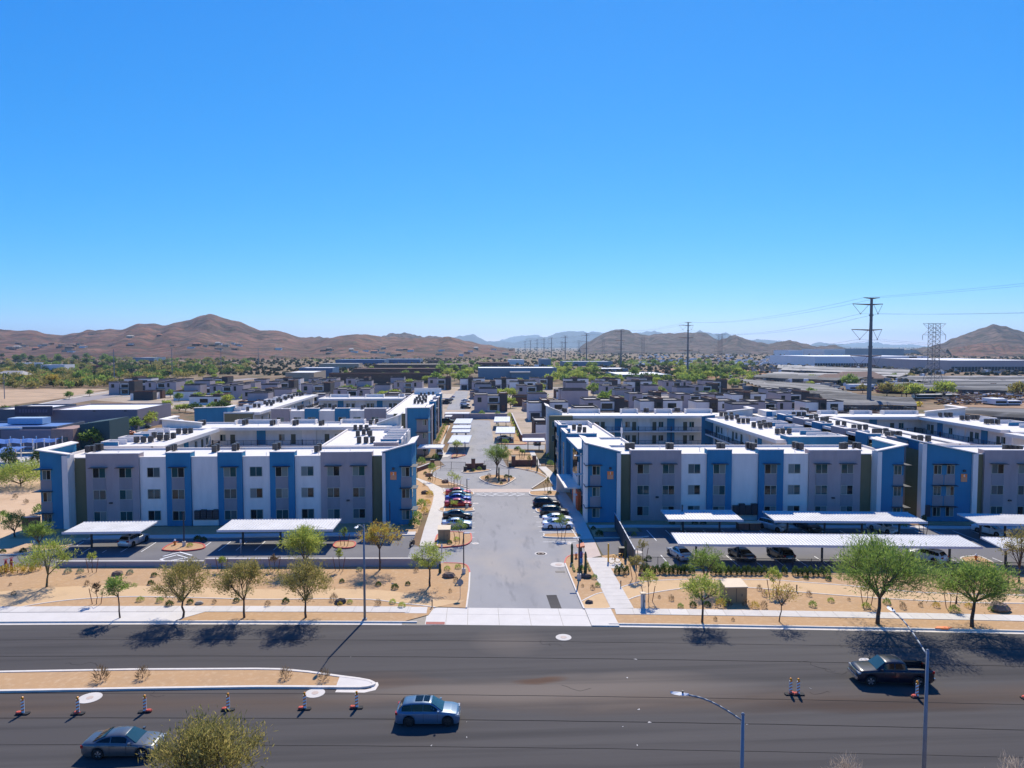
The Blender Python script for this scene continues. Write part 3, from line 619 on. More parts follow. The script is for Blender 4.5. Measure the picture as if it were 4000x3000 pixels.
def number_sign(root, o, ang, x, z, y, txt):
    """orange plaque with the building number and a directory grid"""
    q = MB(o, ang); q.box(x - .47, -y - .05, z - .62, x + .47, -y, z + .62); s = q.obj('number_sign', m_sign, root)
    q = MB(o, ang)
    for k in range(7): q.box(x - .42, -y - .06, z - .56 + k * .095, x - .03, -y - .052, z - .51 + k * .095); q.box(x + .03, -y - .06, z - .56 + k * .095, x + .42, -y - .052, z - .51 + k * .095)
    q.obj('directory_lines', flat('sign_lines', (.5, .36, .26)), s)['kind'] = 'stuff'
    cu = bpy.data.curves.new('digit', 'FONT'); cu.body = txt; cu.size = .62; cu.align_x = 'CENTER'; cu.extrude = .008
    tmp = bpy.data.objects.new('digit', cu); col.objects.link(tmp); dg = bpy.context.evaluated_depsgraph_get(); me = bpy.data.meshes.new_from_object(tmp.evaluated_get(dg)); bpy.data.objects.remove(tmp)
    me.materials.clear(); me.materials.append(flat('sign_white', (.85, .85, .82)))
    c, sn = math.cos(ang), math.sin(ang); xx, yy = x, -y - .06
    d = link('digit', me, s, (o[0] + xx * c - yy * sn, o[1] + xx * sn + yy * c, o[2] + z + .12)); d.rotation_euler = (R(90), 0, ang)
    q = MB(o, ang); q.box(x - .18, -y - .22, z + .95, x + .18, -y, z + 1.3); q.obj('wall_lamp', m_steel, root)
def corner_bay(root, o, ang, x, side, y0, yw=1.6, low=False):
    """slate corner bay of an end tower: three storeys of wrapped window, thin awnings"""
    xa, xb = (x - 1.65, x) if side == 'R' else (x, x + 1.65)
    for f, z in enumerate(FL):
        q = MB(o, ang); q.box(xa, y0 - .03, z + 1.6 if f < 2 else z + 1.6, xb, y0 + .05, (FL[f + 1] - .05) if f < 2 else z + 1.75); q.obj('spandrel_panel', m_slate, root)
        window(root, o, ang, (xa + xb) / 2 + (-.12 if side == 'R' else .12), z, 1.25, 1.5, -y0 + .0)
        q = MB(o, ang); q.box(xa - .2, y0 - .8, z + 1.62, xb + (.9 if side == 'R' else .2), y0 - .02, z + 1.68)
        if side == 'R': q.box(xb + .02, y0 - .02, z + 1.62, xb + .9, y0 + 1.9, z + 1.68)
        else: q.box(xa - .9, y0 - .8, z + 1.62, xa - .2, y0 - .02, z + 1.68); q.box(xa - .9, y0 - .02, z + 1.62, xa - .02, y0 + 1.9, z + 1.68)
        q.obj('awning', m_steel, root)
        # window round the corner
        sx = xb if side == 'R' else xa
        q = MB(o, ang); e = .03 if side == 'R' else -.03
        q.box(min(sx, sx + e), y0 + .35, z, max(sx, sx + e), y0 + 1.5, z + 1.5); q.obj('side_window', m_pane_c, root)

def U(px, py, o, ang):
    """facade coordinate (along, up) of a photograph pixel on the vertical plane through o with direction ang"""
    a = S(px, py, 0.0); c = Vector((0, 0, CAM_H)); d = Vector((a.x, a.y, 0)) - c
    u = Vector((math.cos(ang), math.sin(ang), 0)); n = Vector((-u.y, u.x, 0)); oo = Vector((o[0], o[1], 0))
    t = (oo - c).dot(n) / d.dot(n); p = c + d * t
    return (p - oo).dot(u), p.z

def pads(root, o, ang, boxes):
    for b in boxes: fbox('utility_box', root, o, ang, b, m_slate)

# ---------------- building 2, front wing
o2 = (-66.2, 112.0, 0)
b2 = thing('apartment_block', 'front apartment block left of the side street, number 2 on its orange plaque', 'building', o2, group='apartment blocks')
lo = (0, 0, 0)
def ux(px): return U(px, 1900, o2, 0)[0]
z1 = lambda x: x / 2.602
z2 = lambda x: 800 + x / 2.458
core(b2, -65.8, -10.6, 112.3, 123, sides='NEW')
E2 = [ux(z1(v)) for v in (760, 887, 1425, 1700, 1950)] + [ux(z2(v)) for v in (133, 368, 632, 868, 1118, 1610, 1717)]
kinds = ['olive', 'grey', 'white', 'blue', 'white', 'blue', 'white', 'blue', 'white', 'grey', 'olive']
wpx = {1: [z1(1022), z1(1288)], 2: [z1(1565)], 3: [z1(1822)], 5: [z2(253)], 6: [z2(495)], 7: [z2(747)], 8: [z2(987)], 9: [z2(1240), z2(1483)]}
for i, kd in enumerate(kinds):
    bay(b2, lo, 0, E2[i] + .01, E2[i + 1] - .01, kd, wins=[ux(p) for p in wpx.get(i, [])])
# end towers
tl0, tl1 = ux(z1(470)) , E2[0]
tower(b2, lo, 0, tl0, tl1 - .02, -1.4, 8, 11.45, 12.1, 'L', m_blue); fbox('fin', b2, lo, 0, (tl1 - .85, -1.75, 0, tl1 - .01, .1, 11.35), m_white)
corner_bay(b2, lo, 0, tl0, 'L', -1.4)
tr0, tr1 = E2[-1], ux(z2(1995))
tower(b2, lo, 0, tr0 + .02, tr1, -1.4, 7, 11.5, 12.75, 'R', m_blue); fbox('fin', b2, lo, 0, (tr0 + .01, -1.75, 0, tr0 + .5, -1.41, 11.4), m_white)
corner_bay(b2, lo, 0, tr1, 'R', -1.4)
number_sign(b2, lo, 0, U(z2(1821), 1850, o2, 0)[0], U(z2(1821), 1852, o2, 0)[1], 1.42, '2')
for px, py in ((z1(1140), 1963), (z2(1380), 1953)):
    u, z = U(px, py, o2, 0); fbox('wall_lamp', b2, lo, 0, (u - .22, -.55, z - .1, u + .22, -.28, z + .12), m_steel)
# meter cabinets on the blank white bay
um = E2[4]; q = MB(lo); q.box(um + .2, -.35, 0.0, um + 4.2, 0, .9); q.obj('meter_plinth', m_white, b2)
for k in range(4): fbox('meter_cabinet', b2, lo, 0, (um + .45 + k * .95, -.5, 1.0, um + 1.3 + k * .95, -.02, 2.4 + .12 * (k % 2)), m_steel)
q = MB(lo)
for k in range(4):
    for r_ in range(3):
        for c_ in range(3): q.box(um + .55 + k * .95 + c_ * .24, -.53, 1.2 + r_ * .38, um + .66 + k * .95 + c_ * .24, -.505, 1.32 + r_ * .38)
q.obj('meter_dials', m_acg, b2)['kind'] = 'stuff'
vents(b2, [(-50, 116), (-46.5, 118), (-34, 115.5), (-27, 117), (-25.5, 115), (-21, 118), (-18, 116), (-58, 117)])
acs([(345, 1770), (361, 1768), (378, 1762), (392, 1761), (660, 1771), (670, 1766), (680, 1762), (838, 1768), (849, 1762), (916, 1762), (926, 1758), (1075, 1760), (1088, 1755), (1238, 1768), (1248, 1760)], 10.36, ('left front block roof', ' from the left'))

# ---------------- building 1, front wing (turned a little)
A1 = -R(2.6); o1 = (17.3, 111.9, 0)
b1 = thing('apartment_block', 'front apartment block right of the side street, number 1 on its orange plaque', 'building', o1, group='apartment blocks')
def ux1(px): return U(px, 1900, o1, A1)[0]
z4 = lambda x: 2200 + x / 2.458
z5 = lambda x: 3100 + x / 2.458
def core_r(root, W, D, A, x0=.3, zr=10.35, back=True, south=.3):
    q = MB((0, 0, 0), A); q.box(x0, south, 0, W - .3, D, zr - .05); q.obj('wall', m_white, root)
    q = MB((0, 0, 0), A); q.box(x0 + .02, south + .02, zr - .045, W - .32, D - .02, zr); q.obj('roof', m_roof, root)
    q = MB((0, 0, 0), A); q.box(x0, D - .28, zr, W - .3, D, zr + .35); q.box(x0, south, zr, x0 + .28, D - .28, zr + .35); q.box(W - .58, south, zr, W - .3, D - .28, zr + .35); q.obj('parapet', m_trim, root)
E1 = [ux1(z4(v)) for v in (537, 645, 1128, 1375, 1610, 1868, 2105)] + [ux1(z5(v)) for v in (137, 632, 745)]
W1 = ux1(z5(1005)); core_r(b1, W1, 11, A1)
kinds = ['olive', 'grey', 'white', 'blue', 'white', 'blue', 'white', 'grey', 'olive']
wpx = {1: [z4(764), z4(1006)], 2: [z4(1256)], 3: [z4(1490)], 5: [z4(1982)], 6: [z4(2215)], 7: [z5(257), z5(503)]}
for i, kd in enumerate(kinds):
    bay(b1, lo, A1, E1[i] + .01, E1[i + 1] - .01, kd, wins=[ux1(p) for p in wpx.get(i, [])])
xl = ux1(z4(225)); tower(b1, lo, A1, xl, E1[0] - .02, -1.4, 8, 11.3, 12.6, 'L', m_blue); fbox('fin', b1, lo, A1, (E1[0] - .62, -1.75, 0, E1[0] - .01, -1.41, 11.2), m_white)
fbox('fin', b1, lo, A1, (xl - .38, -1.75, 0, xl - .01, 2.2, 12.45), m_white)
corner_bay(b1, lo, A1, xl + .4, 'L', -1.4)
number_sign(b1, lo, A1, U(z4(440), 1850, o1, A1)[0], U(z4(440), 1850, o1, A1)[1], 1.42, '1')
xr = W1; tower(b1, lo, A1, E1[-1] + .02, xr, -1.4, 8, 11.4, 12.3, 'R', m_blue); fbox('fin', b1, lo, A1, (E1[-1] + .01, -1.75, 0, E1[-1] + .7, .1, 11.35), m_white)
corner_bay(b1, lo, A1, xr, 'R', -1.4)
for px, py in ((z4(897), 1940), (z5(370), 1943)):
    u, z = U(px, py, o1, A1); fbox('wall_lamp', b1, lo, A1, (u - .22, -.55, z - .1, u + .22, -.28, z + .12), m_steel)
um = E1[4]
for k in range(4): fbox('meter_cabinet', b1, lo, A1, (um + .3 + k * .98, -.5, 1.0, um + 1.2 + k * .98, -.02, 2.5 + .3 * (k % 2)), m_steel)
vents(b1, [(33, 116), (37.5, 117), (39, 115), (47, 116), (53, 115), (58, 114), (31, 118)])
acs([(2450, 1758), (2462, 1757), (2470, 1757), (2610, 1757), (2622, 1758), (2808, 1757), (2822, 1758), (2922, 1754), (2935, 1757), (2945, 1759), (3104, 1752), (3114, 1756), (3128, 1758), (3288, 1757), (3300, 1755), (3340, 1755), (3352, 1757)], 10.36, ('right front block roof', ' from the left'))

# ---------------- building 4, front wing, cut by the right edge
A4 = -R(4.2); o4 = (71.2, 109.6, 0)
b4 = thing('apartment_block', 'blue and grey apartment block with orange number 4 plaque at the right edge', 'building', o4, group='apartment blocks')
def ux4(px): return U(px, 1900, o4, A4)[0]
W4 = 36; core_r(b4, W4, 11, A4, x0=1.0)
e4 = [ux4(z5(v)) for v in (1715, 1815)]
bay(b4, lo, A4, e4[0] + .01, e4[1] - .01, 'olive'); bay(b4, lo, A4, e4[1] + .01, e4[1] + 8.2, 'grey', wins=[ux4(z5(1943)), ux4(z5(2200))])
bay(b4, lo, A4, e4[1] + 8.22, e4[1] + 12.5, 'white', wins=[e4[1] + 10.3]); bay(b4, lo, A4, e4[1] + 12.52, e4[1] + 16.5, 'blue', wins=[e4[1] + 14.5]); bay(b4, lo, A4, e4[1] + 16.52, W4, 'white')
tower(b4, lo, A4, ux4(z5(1225)), e4[0] - .02, -1.0, 8, 10.95, 12.6, 'L', m_blue)
fbox('fin', b4, lo, A4, (ux4(z5(1183)), -1.35, 0, ux4(z5(1225)) - .01, -.2, 12.55), m_white); fbox('wall_panel', b4, lo, A4, (ux4(z5(1225)) - .34, -.19, 0, ux4(z5(1225)) - .012, 4.2, 11.2), m_olive); fbox('wall_panel', b4, lo, A4, (ux4(z5(1225)) - .30, 4.21, 0, ux4(z5(1225)) - .012, 10.9, 12.3), m_grey); fbox('fin', b4, lo, A4, (e4[0] - .8, -1.35, 0, e4[0] - .01, .1, 10.95), m_white)
corner_bay(b4, lo, A4, ux4(z5(1410)), 'L', -1.0); corner_bay(b4, lo, A4, ux4(z5(1400)), 'R', -1.0)
number_sign(b4, lo, A4, U(z5(1598), 1862, o4, A4)[0], U(z5(1598), 1862, o4, A4)[1], 1.02, '4')
u, z = U(z5(2060), 1953, o4, A4); fbox('wall_lamp', b4, lo, A4, (u - .22, -.55, z - .1, u + .22, -.28, z + .12), m_steel)
fbox('meter_cabinet', b4, lo, A4, (ux4(z5(1228)), -1.5, .9, ux4(z5(1270)), -1.02, 2.7), m_steel)
acs([(3928, 1765), (3945, 1766), (3965, 1768), (3982, 1769)], 10.36, ('roof of the block at the right edge', ' from the left'))

# ---------------- courtyard wings
def railing(root, o, ang, x0, x1, y, z, parent=None):
    q = MB(o, ang); q.box(x0, y - .03, z + 1.02, x1, y + .03, z + 1.08); q.box(x0, y - .02, z + .1, x1, y + .02, z + .14)
    n = max(2, int((x1 - x0) / 1.6))
    for k in range(n + 1): x = x0 + (x1 - x0) * k / n; q.box(x - .03, y - .03, z, x + .03, y + .03, z + 1.1)
    q.obj('railing', m_steel, root)
    q = MB(o, ang); n = int((x1 - x0) / .16)
    for k in range(n): x = x0 + (x1 - x0) * (k + .5) / n; q.box(x - .012, y - .012, z + .14, x + .012, y + .012, z + 1.02, bottom=False)
    q.obj('baluster', m_steel, root)['kind'] = 'stuff'
DOOR_M = MB(); DOOR_M.box(-.5, -.04, 0, .5, .02, 2.15); DOOR_M = DOOR_M.mesh('door', m_door)
def gallery(root, o, ang, x0, x1, items, floors=(2,), zr=10.35, deep=1.8, posts=True, rail=True):
    """courtyard side of a wing: roof overhang with white fascia, walkways with railings, doors and windows"""
    q = MB(o, ang); q.box(x0, -deep, zr - .35, x1, .3, zr + .3); q.obj('roof_overhang', m_trim, root)
    q = MB(o, ang); q.box(x0 + .05, -deep + .05, zr + .303, x1 - .05, .6, zr + .31); q.obj('roof_edge', m_roof, root)
    for f in floors:
        z = 3.4 * f
        q = MB(o, ang); q.box(x0, -deep, z - .3, x1, 0, z); q.obj('walkway', m_trim, root)
        if rail: railing(root, o, ang, x0, x1, -deep + .06, z)
        for (u, it) in items:
            x = x0 + (x1 - x0) * u; c, s = math.cos(ang), math.sin(ang)
            if it == 'd': link('door', DOOR_M, root, (o[0] + x * c, o[1] + x * s, o[2] + z), ang)
            elif it == 'w': window(root, o, ang, x, z + .75, 1.25, 1.45)
            elif it == 'b': fbox('recess_panel', root, o, ang, (x - .95, -.12, z + .01, x + .95, -.003, zr - .36 if f == 2 else z + 3.08), m_blue)
            elif it == 'p': fbox('wall_panel', root, o, ang, (x - 1.5, -.25, z + .01, x + 1.5, -.003, zr - .36 if f == 2 else z + 3.08), m_white)
            elif it == 'l': fbox('wall_lamp', root, o, ang, (x - .15, -.2, z + 2.3, x + .15, -.003, z + 2.45), m_trim)
    if posts:
        n = max(2, int((x1 - x0) / 8))
        for k in range(n + 1):
            x = x0 + .15 + (x1 - x0 - .3) * k / n; q = MB(o, ang); q.box(x - .09, -deep + .1, 0, x + .09, -deep + .28, 8.0); q.obj('post', m_steel, root)

# block behind number 2
bw = thing('apartment_block', 'courtyard wing behind block 2 with olive doors under a white roof overhang', 'building', (-68, 153, 0), group='apartment blocks')
core(bw, -67.5, -17.6, 155, 164, sides='NEW', wall=m_cream)
gallery(bw, rel(bw, -56.5, 155), 0, 0, 38, [(.045, 'w'), (.1, 'd'), (.26, 'b'), (.375, 'w'), (.44, 'd'), (.53, 'p'), (.63, 'd'), (.69, 'w'), (.775, 'b'), (.95, 'd')], (1, 2))
for xa, xb in ((-54.5, -45), (-42, -36.5), (-31, -25.5), (-23.5, -11.7)):
    ubox(bw, xa, min(xb, -19), 161.8, 164.2, 'S', 11.3)
tower(bw, rel(bw, -68.2, 155), 0, 0, 8.4, 1.5, 9, 11.3, 12.1, 'L', m_cream); tower(bw, rel(bw, -22, 155), 0, 0, 4.6, 2.0, 9, 11.0, 12.6, 'R', m_cream)
vents(bw, [(-52, 158), (-44, 159), (-33, 158), (-28, 160), (-48, 157.5)])
acs([(781, 1663), (791, 1662), (797, 1661), (954, 1661), (963, 1658), (971, 1653), (1062, 1663), (1069, 1660), (1150, 1663), (1160, 1660), (1252, 1664), (1260, 1661), (1448, 1660), (1472, 1656)], 10.36, ('left courtyard wing roof', ' from the left'))
lw = thing('apartment_block', 'left wing behind block 2 running away, white roof with sloping overhang edge', 'building', (-66, 125, 0), group='apartment blocks')
core(lw, -66, -56.2, 125.2, 152, sides='SNW', wall=m_cream)
gallery(lw, rel(lw, -56.2, 125.2), R(90), 0, 26.8, [(.2, 'd'), (.35, 'w'), (.52, 'b'), (.7, 'w'), (.82, 'd'), (.92, 'w')], (1, 2))
for k, yy in enumerate((127.5, 133.5, 139.5, 145.5)): ubox(lw, -66.2, -63.2, yy, yy + 3.2, 'E', 11.2, blue=(k % 2 == 0))
acs([(534, 1731), (561, 1730), (589, 1729), (603, 1712), (625, 1722), (627, 1714), (651, 1722), (654, 1714), (677, 1715), (698, 1697), (723, 1696), (745, 1695)], 10.36, ('roof of the left wing by the day-care', ' from the near left'))
rw = thing('apartment_block', 'short right wing behind block 2 with nine condensers and raised blue parapets', 'building', (-26, 124, 0), group='apartment blocks')
core(rw, -27.2, -14.0, 124, 149.5, sides='SNW', wall=m_cream)
panel(rw, rel(rw, -27.2, 124), 0, 9.2, 13.4, m_grey, .25, 11.2)
for k, yy in enumerate((129, 134.5, 140)): ubox(rw, -17.5, -13.7, yy, yy + 3.6, 'W', 11.2, blue=True)
ubox(rw, -19, -15.5, 145.5, 149.4, 'W', 11.2)
acs([(1403, 1732), (1430, 1732), (1455, 1731), (1398, 1706), (1421, 1700), (1446, 1705), (1440, 1695), (1388, 1682), (1410, 1682), (1432, 1682)], 10.36, ('short wing roof behind the left front block', ' from the near left'))

# second left ring (building further back)
cf = thing('apartment_block', 'low-showing blue, grey and white block in the second row on the left', 'building', (-54.5, 190, 0), group='apartment blocks')
core(cf, -54.5, -24.2, 190.6, 201, sides='NEW')
oc = rel(cf, -54.5, 190.3); cx = [0.0] + [U(v, 1600, (-54.5, 190.3), 0)[0] for v in (1100 + 100/3.16, 1100 + 285/3.16, 1100 + 460/3.16, 1100 + 658/3.16, 1100 + 838/3.16, 1100 + 1022/3.16)] + [30.2]
for i, (kd, ws) in enumerate((('grey', 1), ('white', 1), ('blue', 1), ('white', 0), ('blue', 1), ('white', 1), ('grey', 1))):
    bay(cf, oc, 0, cx[i] + .01, cx[i + 1] - .01, kd, wins=[(cx[i] + cx[i + 1]) / 2] if ws else [], awn=False)
acs([(1168, 1601), (1175, 1599), (1181, 1596), (1252, 1599), (1262, 1597), (1303, 1599), (1310, 1596), (1415, 1599), (1424, 1596)], 10.36, ('second-row block roof on the left', ' from the left'))
cb = thing('apartment_block', 'far courtyard wing on the left with green doors below white overhang', 'building', (-53, 236, 0), group='apartment blocks')
core(cb, -52.5, -24.6, 238, 248, sides='NEW', wall=m_cream)
gallery(cb, rel(cb, -52.5, 238), 0, 0, 27.5, [(.075, 'w'), (.13, 'd'), (.26, 'b'), (.35, 'w'), (.41, 'd'), (.5, 'p'), (.59, 'd'), (.64, 'w'), (.73, 'b'), (.86, 'd'), (.915, 'w')], (1, 2), deep=1.5)
for xa, xb in ((-50.5, -44), (-38.5, -32), (-27 - 0, -25)): ubox(cb, xa, xb, 245.8, 248.2, 'S', 11.4)
acs([(1290, 1550), (1408, 1548), (1446, 1549), (1506, 1549)], 10.36, ('far left courtyard wing roof', ' from the left'))
cl = thing('apartment_block', 'left wing of the second-row ring with blue end wall and two rows of condensers', 'building', (-70, 188, 0), group='apartment blocks')
core(cl, -66.5, -58.6, 189, 258, sides='SNW', wall=m_cream)
gallery(cl, rel(cl, -58.6, 189), R(90), 0, 69, [(.1, 'd'), (.2, 'w'), (.35, 'b'), (.5, 'd'), (.6, 'w'), (.75, 'b'), (.9, 'w')], (1, 2), deep=1.5)
tower(cl, rel(cl, -74.4, 190), 0, 0, 8.6, 0, 6, 11.7, 11.9, 'R', m_blue); fbox('wall_panel', cl, rel(cl, -66.5, 189), 0, (0.3, -.3, 0, 7.6, -.01, 10.3), m_olive)
window(cl, rel(cl, -66.5, 189), 0, 5.2, FL[2], 1.9, 1.5, .3)
for k in range(6): ubox(cl, -66.7, -64, 195 + k * 10, 199.5 + k * 10, 'E', 11.3)
acs([(968, 1606), (979, 1593), (995, 1593), (1012, 1593), (1035, 1580), (1044, 1586), (1052, 1577), (1060, 1586), (1068, 1578), (1085, 1571), (1092, 1566), (1098, 1572), (1112, 1561), (1118, 1563), (1128, 1556), (1140, 1558), (1148, 1550), (1160, 1548), (1172, 1548), (1182, 1546)], 10.36, ('left wing roof of second-row ring', ' counting away'))
cr = thing('apartment_block', 'tall narrow wing with blue end wall beside the inner parking drive', 'building', (-22.5, 182, 0), group='apartment blocks')
core(cr, -23.5, -12.8, 184, 264, sides='WE', zr=10.35)
fbox('wall_panel', cr, rel(cr, -23.5, 184), 0, (2.0, -.3, 0, 5.6, -.01, 10.6), m_olive)
tw = tower(cr, rel(cr, -18.4, 184), 0, 0.5, 5.9, -1.2, 6, 12.1, 12.15, 'R', m_blue); fbox('fin', cr, rel(cr, -18.4, 184), 0, (.02, -1.4, 0, .48, 1, 12.1), m_white)
for f, z in enumerate(FL):
    fbox('bay_panel', cr, rel(cr, -18.4, 184), 0, (2.9, -1.26, z - (1.8 if f else .8), 5.85, -1.21, z + 1.6), m_slate); window(cr, rel(cr, -18.4, 184), 0, 4.9, z, 1.0, 1.45, 1.27)
    q = MB(rel(cr, -18.4, 184)); q.box(2.6, -2.0, z + 1.62, 6.7, -1.22, z + 1.69); q.obj('awning', m_steel, cr)
for k in range(13):
    kd = ['white', 'grey', 'white', 'white', 'blue', 'white'][k % 6]; a = 6.5 + k * 5.6
    bay(cr, rel(cr, -12.8, 184), R(90), a, a + 5.5, kd, wins=[a + 2.7] if k % 2 == 0 else [], awn=True)
q = MB(rel(cr, -23, 262)); q.box(0, 0, 10.36, 9.9, .4, 12.6); q.obj('parapet', m_trim, cr)
acs([(1620, 1578), (1634, 1578), (1650, 1578), (1622, 1571), (1640, 1571), (1663, 1572), (1628, 1564), (1641, 1566), (1655, 1565), (1637, 1556), (1652, 1558), (1665, 1557), (1645, 1547), (1659, 1548), (1675, 1544), (1692, 1543)], 10.36, ('narrow wing roof by inner drive', ' counting away'))

# ring behind number 1
AB = -R(2.8)
bb = thing('apartment_block', 'courtyard wing behind block 1 with two storeys of railed galleries', 'building', (18, 177.3, 0), group='apartment blocks')
q = MB((0, 0, 0), AB); q.box(0, 0, 0, 50, 9.5, 10.3); q.obj('wall', m_cream, bb)
q = MB((0, 0, 0), AB); q.box(.02, .02, 10.303, 49.98, 9.48, 10.35); q.obj('roof', m_roof, bb)
gallery(bb, (0, 0, 0), AB, 6.0, 39, [(.03, 'd'), (.085, 'w'), (.19, 'w'), (.235, 'd'), (.355, 'b'), (.425, 'w'), (.475, 'd'), (.55, 'p'), (.63, 'd'), (.68, 'w'), (.755, 'b'), (.865, 'd'), (.915, 'w')], (0, 1, 2))
fbox('wall_panel', bb, (0, 0, 0), AB, (.2, -2, 0, 5.98, -.01, 10.6), m_olive)
for f in (1, 2): window(bb, (0, 0, 0), AB, 1.4, FL[f], 1.2, 1.6, 2.0)
for xa, xb in ((5.5, 14), (19.5, 24), (28.5, 33), (36.5, 43.5)):
    q = MB((0, 0, 0), AB); q.box(xa, 9.3, 10.36, xb, 9.6, 11.45); q.box(xa, 7.6, 10.36, xa + .25, 9.3, 11.45); q.box(xb - .25, 7.6, 10.36, xb, 9.3, 11.45); q.obj('parapet', m_trim, bb)
tower(bb, (0, 0, 0), AB, -.2, 3.6, 1.5, 9, 11.2, 12.7, 'L', m_cream); tower(bb, (46, -1.0, 0), AB, 0, 6.5, 1.5, 7, 11.3, 12.0, 'R', m_cream)
acs([(2200, 1611), (2208, 1612), (2325, 1611), (2335, 1612), (2443, 1611), (2452, 1612), (2520, 1611), (2528, 1612), (2640, 1610), (2650, 1611)], 10.36, ('right courtyard wing roof', ' from the left'))
vents(bb, [(30, 179), (37, 180), (49, 178.5)], 10.36)
br = thing('apartment_block', 'middle wing on the right with many condensers and blue near end', 'building', (55.5, 126.5, 0), group='apartment blocks')
core(br, 57.2, 68.5, 127.6, 170, sides='NE', wall=m_white)
gallery(br, rel(br, 57.2, 170), R(-90), 0, 42, [(.02, 'b'), (.1, 'd'), (.135, 'w'), (.19, 'w'), (.25, 'p'), (.36, 'd'), (.41, 'w'), (.48, 'd'), (.56, 'p'), (.67, 'd'), (.72, 'b'), (.86, 'd'), (.92, 'w')], (1, 2))
panel(br, rel(br, 57.2, 127.6), 0, 0.1, 11.3, m_blue, .6, 11.3, 3.0)
for k, yy in enumerate((131, 138, 145.5, 153, 160.5)): ubox(br, 64.6, 68.9, yy, yy + 4.4, 'W', 11.2, blue=k < 4)
tower(br, rel(br, 54.6, 168.8), 0, 0, 3.2, 0, 1.5, 11.0, 11.3, 'R', m_blue)
acs([(3036, 1697), (3057, 1696), (3082, 1696), (2944, 1670), (2966, 1665), (2970, 1675), (2990, 1671), (2984, 1661), (3008, 1671), (2885, 1653), (2903, 1654), (2921, 1654), (2879, 1638), (2838, 1641), (2858, 1640), (2817, 1628), (2834, 1628), (2856, 1628)], 10.36, ('middle right wing roof', ' from the near end'))
# clubhouse side of number 1
ch = thing('clubhouse', 'two-storey blue clubhouse wing with porch canopy and orange wall beside block 1', 'building', (17, 118, 0))
core(ch, 17.8, 27.5, 123.2, 133.5, zr=10.3, sides='NWE', wall=m_blue); q = MB(rel(ch, 17.2, 118)); q.box(0, 0, 10.0, 1.2, 15.6, 10.62); q.obj('roof_band', m_blue, ch)
q = MB(rel(ch, 17.0, 117.8)); q.box(0, 0, 10.63, 6, 15.8, 10.72); q.obj('roof', m_roof, ch)
q = MB(rel(ch, 19.2, 118)); q.box(0, 0, 0, 4, 5.2, 10.6); q.obj('wall', m_blue, ch)
fbox('wall_panel', ch, rel(ch, 17.9, 133), R(-90), (4, -.25, 3.6, 10, -.01, 7.6), m_white)
for k in range(3): fbox('window', ch, rel(ch, 17.9, 133), R(-90), (4.4 + k * 1.9, -.3, 4.8 + .2, 5.9 + k * 1.9, -.26, 9.4), m_pane_d)
q = MB(rel(ch, 15.2, 121)); q.box(0, 0, 3.3, 2.8, 13, 3.55); q.box(0, 12.7, 0, 2.8, 13, 3.3); q.obj('porch_canopy', m_trim, ch)
q = MB(rel(ch, 17.0, 118)); q.box(0, 0.2, 0, .6, 2.4, 3.4); q.box(0, 6.2, 0, .5, 6.9, 3.4); q.obj('orange_wall', mat('orange_stucco', (.62, .10, .02), .8, .05), ch)
q = MB(rel(ch, 17.0, 120.5)); q.box(0, 0.2, 0, .45, 3.4, 3.3); q.obj('lobby_wall', m_white, ch)
for z in (2.7, 6.2, 9.4): fbox('awning', ch, rel(ch, 17.4, 118.1), 0, (-.9, .2, z, 1.2, 1.2, z + .12), m_trim)
ch2 = thing('apartment_block', 'stepped blue and white left wing between clubhouse and courtyard galleries', 'building', (17, 134, 0), group='apartment blocks')
core(ch2, 17.4, 26.5, 134, 158, sides='NE', wall=m_blue)
for i, (a, b, kd, zt) in enumerate(((0, 8, 'white', 11.2), (8, 12, 'blue', 11.6), (12, 16, 'white', 11.0), (16, 24, 'blue', 11.3))):
    bay(ch2, rel(ch2, 17.4, 158), R(-90), a + .01, b - .01, kd, zt, wins=[(a + b) / 2], awn=False)
panel(ch2, rel(ch2, 17.4, 134), 0, 0.05, 5.5, m_blue, .2, 11.3, 2)
ubox(ch2, 18, 25, 152, 157.8, 'S', 11.3)
acs([(2242, 1680), (2262, 1689), (2265, 1678), (2283, 1691)], 10.36, ('stepped wing roof by the clubhouse', ' from the left'))
q = MB(S(2428, 1722, 10.7)); q.cone((0, 0, 0), (0, 0, 1.4), .12, .1, 8); q.cone((0, 0, 1.4), (0, 0, 2.4), .22, .2, 8); q.cone((0, 0, 2.4), (0, 0, 3.6), .03, .02, 5)
tag(q.obj('antenna', m_trim), 'slim white antenna standing on the clubhouse roof', 'antenna')

# ring behind number 4
dl = thing('apartment_block', 'long right wing with stepped grey, blue and white side and condensers', 'building', (74, 120, 0), group='apartment blocks')
core(dl, 74.6, 86.2, 121.5, 176, sides='NSE')
kd = ['grey', 'white', 'blue', 'white', 'grey', 'white', 'blue', 'white', 'grey', 'white', 'blue', 'olive']
q0 = 0.0
for i, k_ in enumerate(kd[::-1]):
    w_ = 5.6 if k_ == 'grey' else 4.2; a = q0; q0 += w_
    bay(dl, rel(dl, 74.6, 175.5), R(-90), a + .01, a + w_ - .01, k_, 11.3 if k_ != 'white' and k_ != 'olive' else 10.75, wins=[a + w_ / 2] if k_ in ('grey', 'white') else [], awn=False, ret=2.4)
panel(dl, rel(dl, 74.6, 121.5), 0, .3, 4.5, m_grey, .3, 10.9); fbox('wall_panel', dl, rel(dl, 74.6, 121.5), 0, (-3.4, -1.2, 0, .2, 3, 10.4), m_olive)
gallery(dl, rel(dl, 86.2, 121.5), R(90), 0, 54, [(.2, 'd'), (.5, 'b')], (2,), rail=False, posts=False)
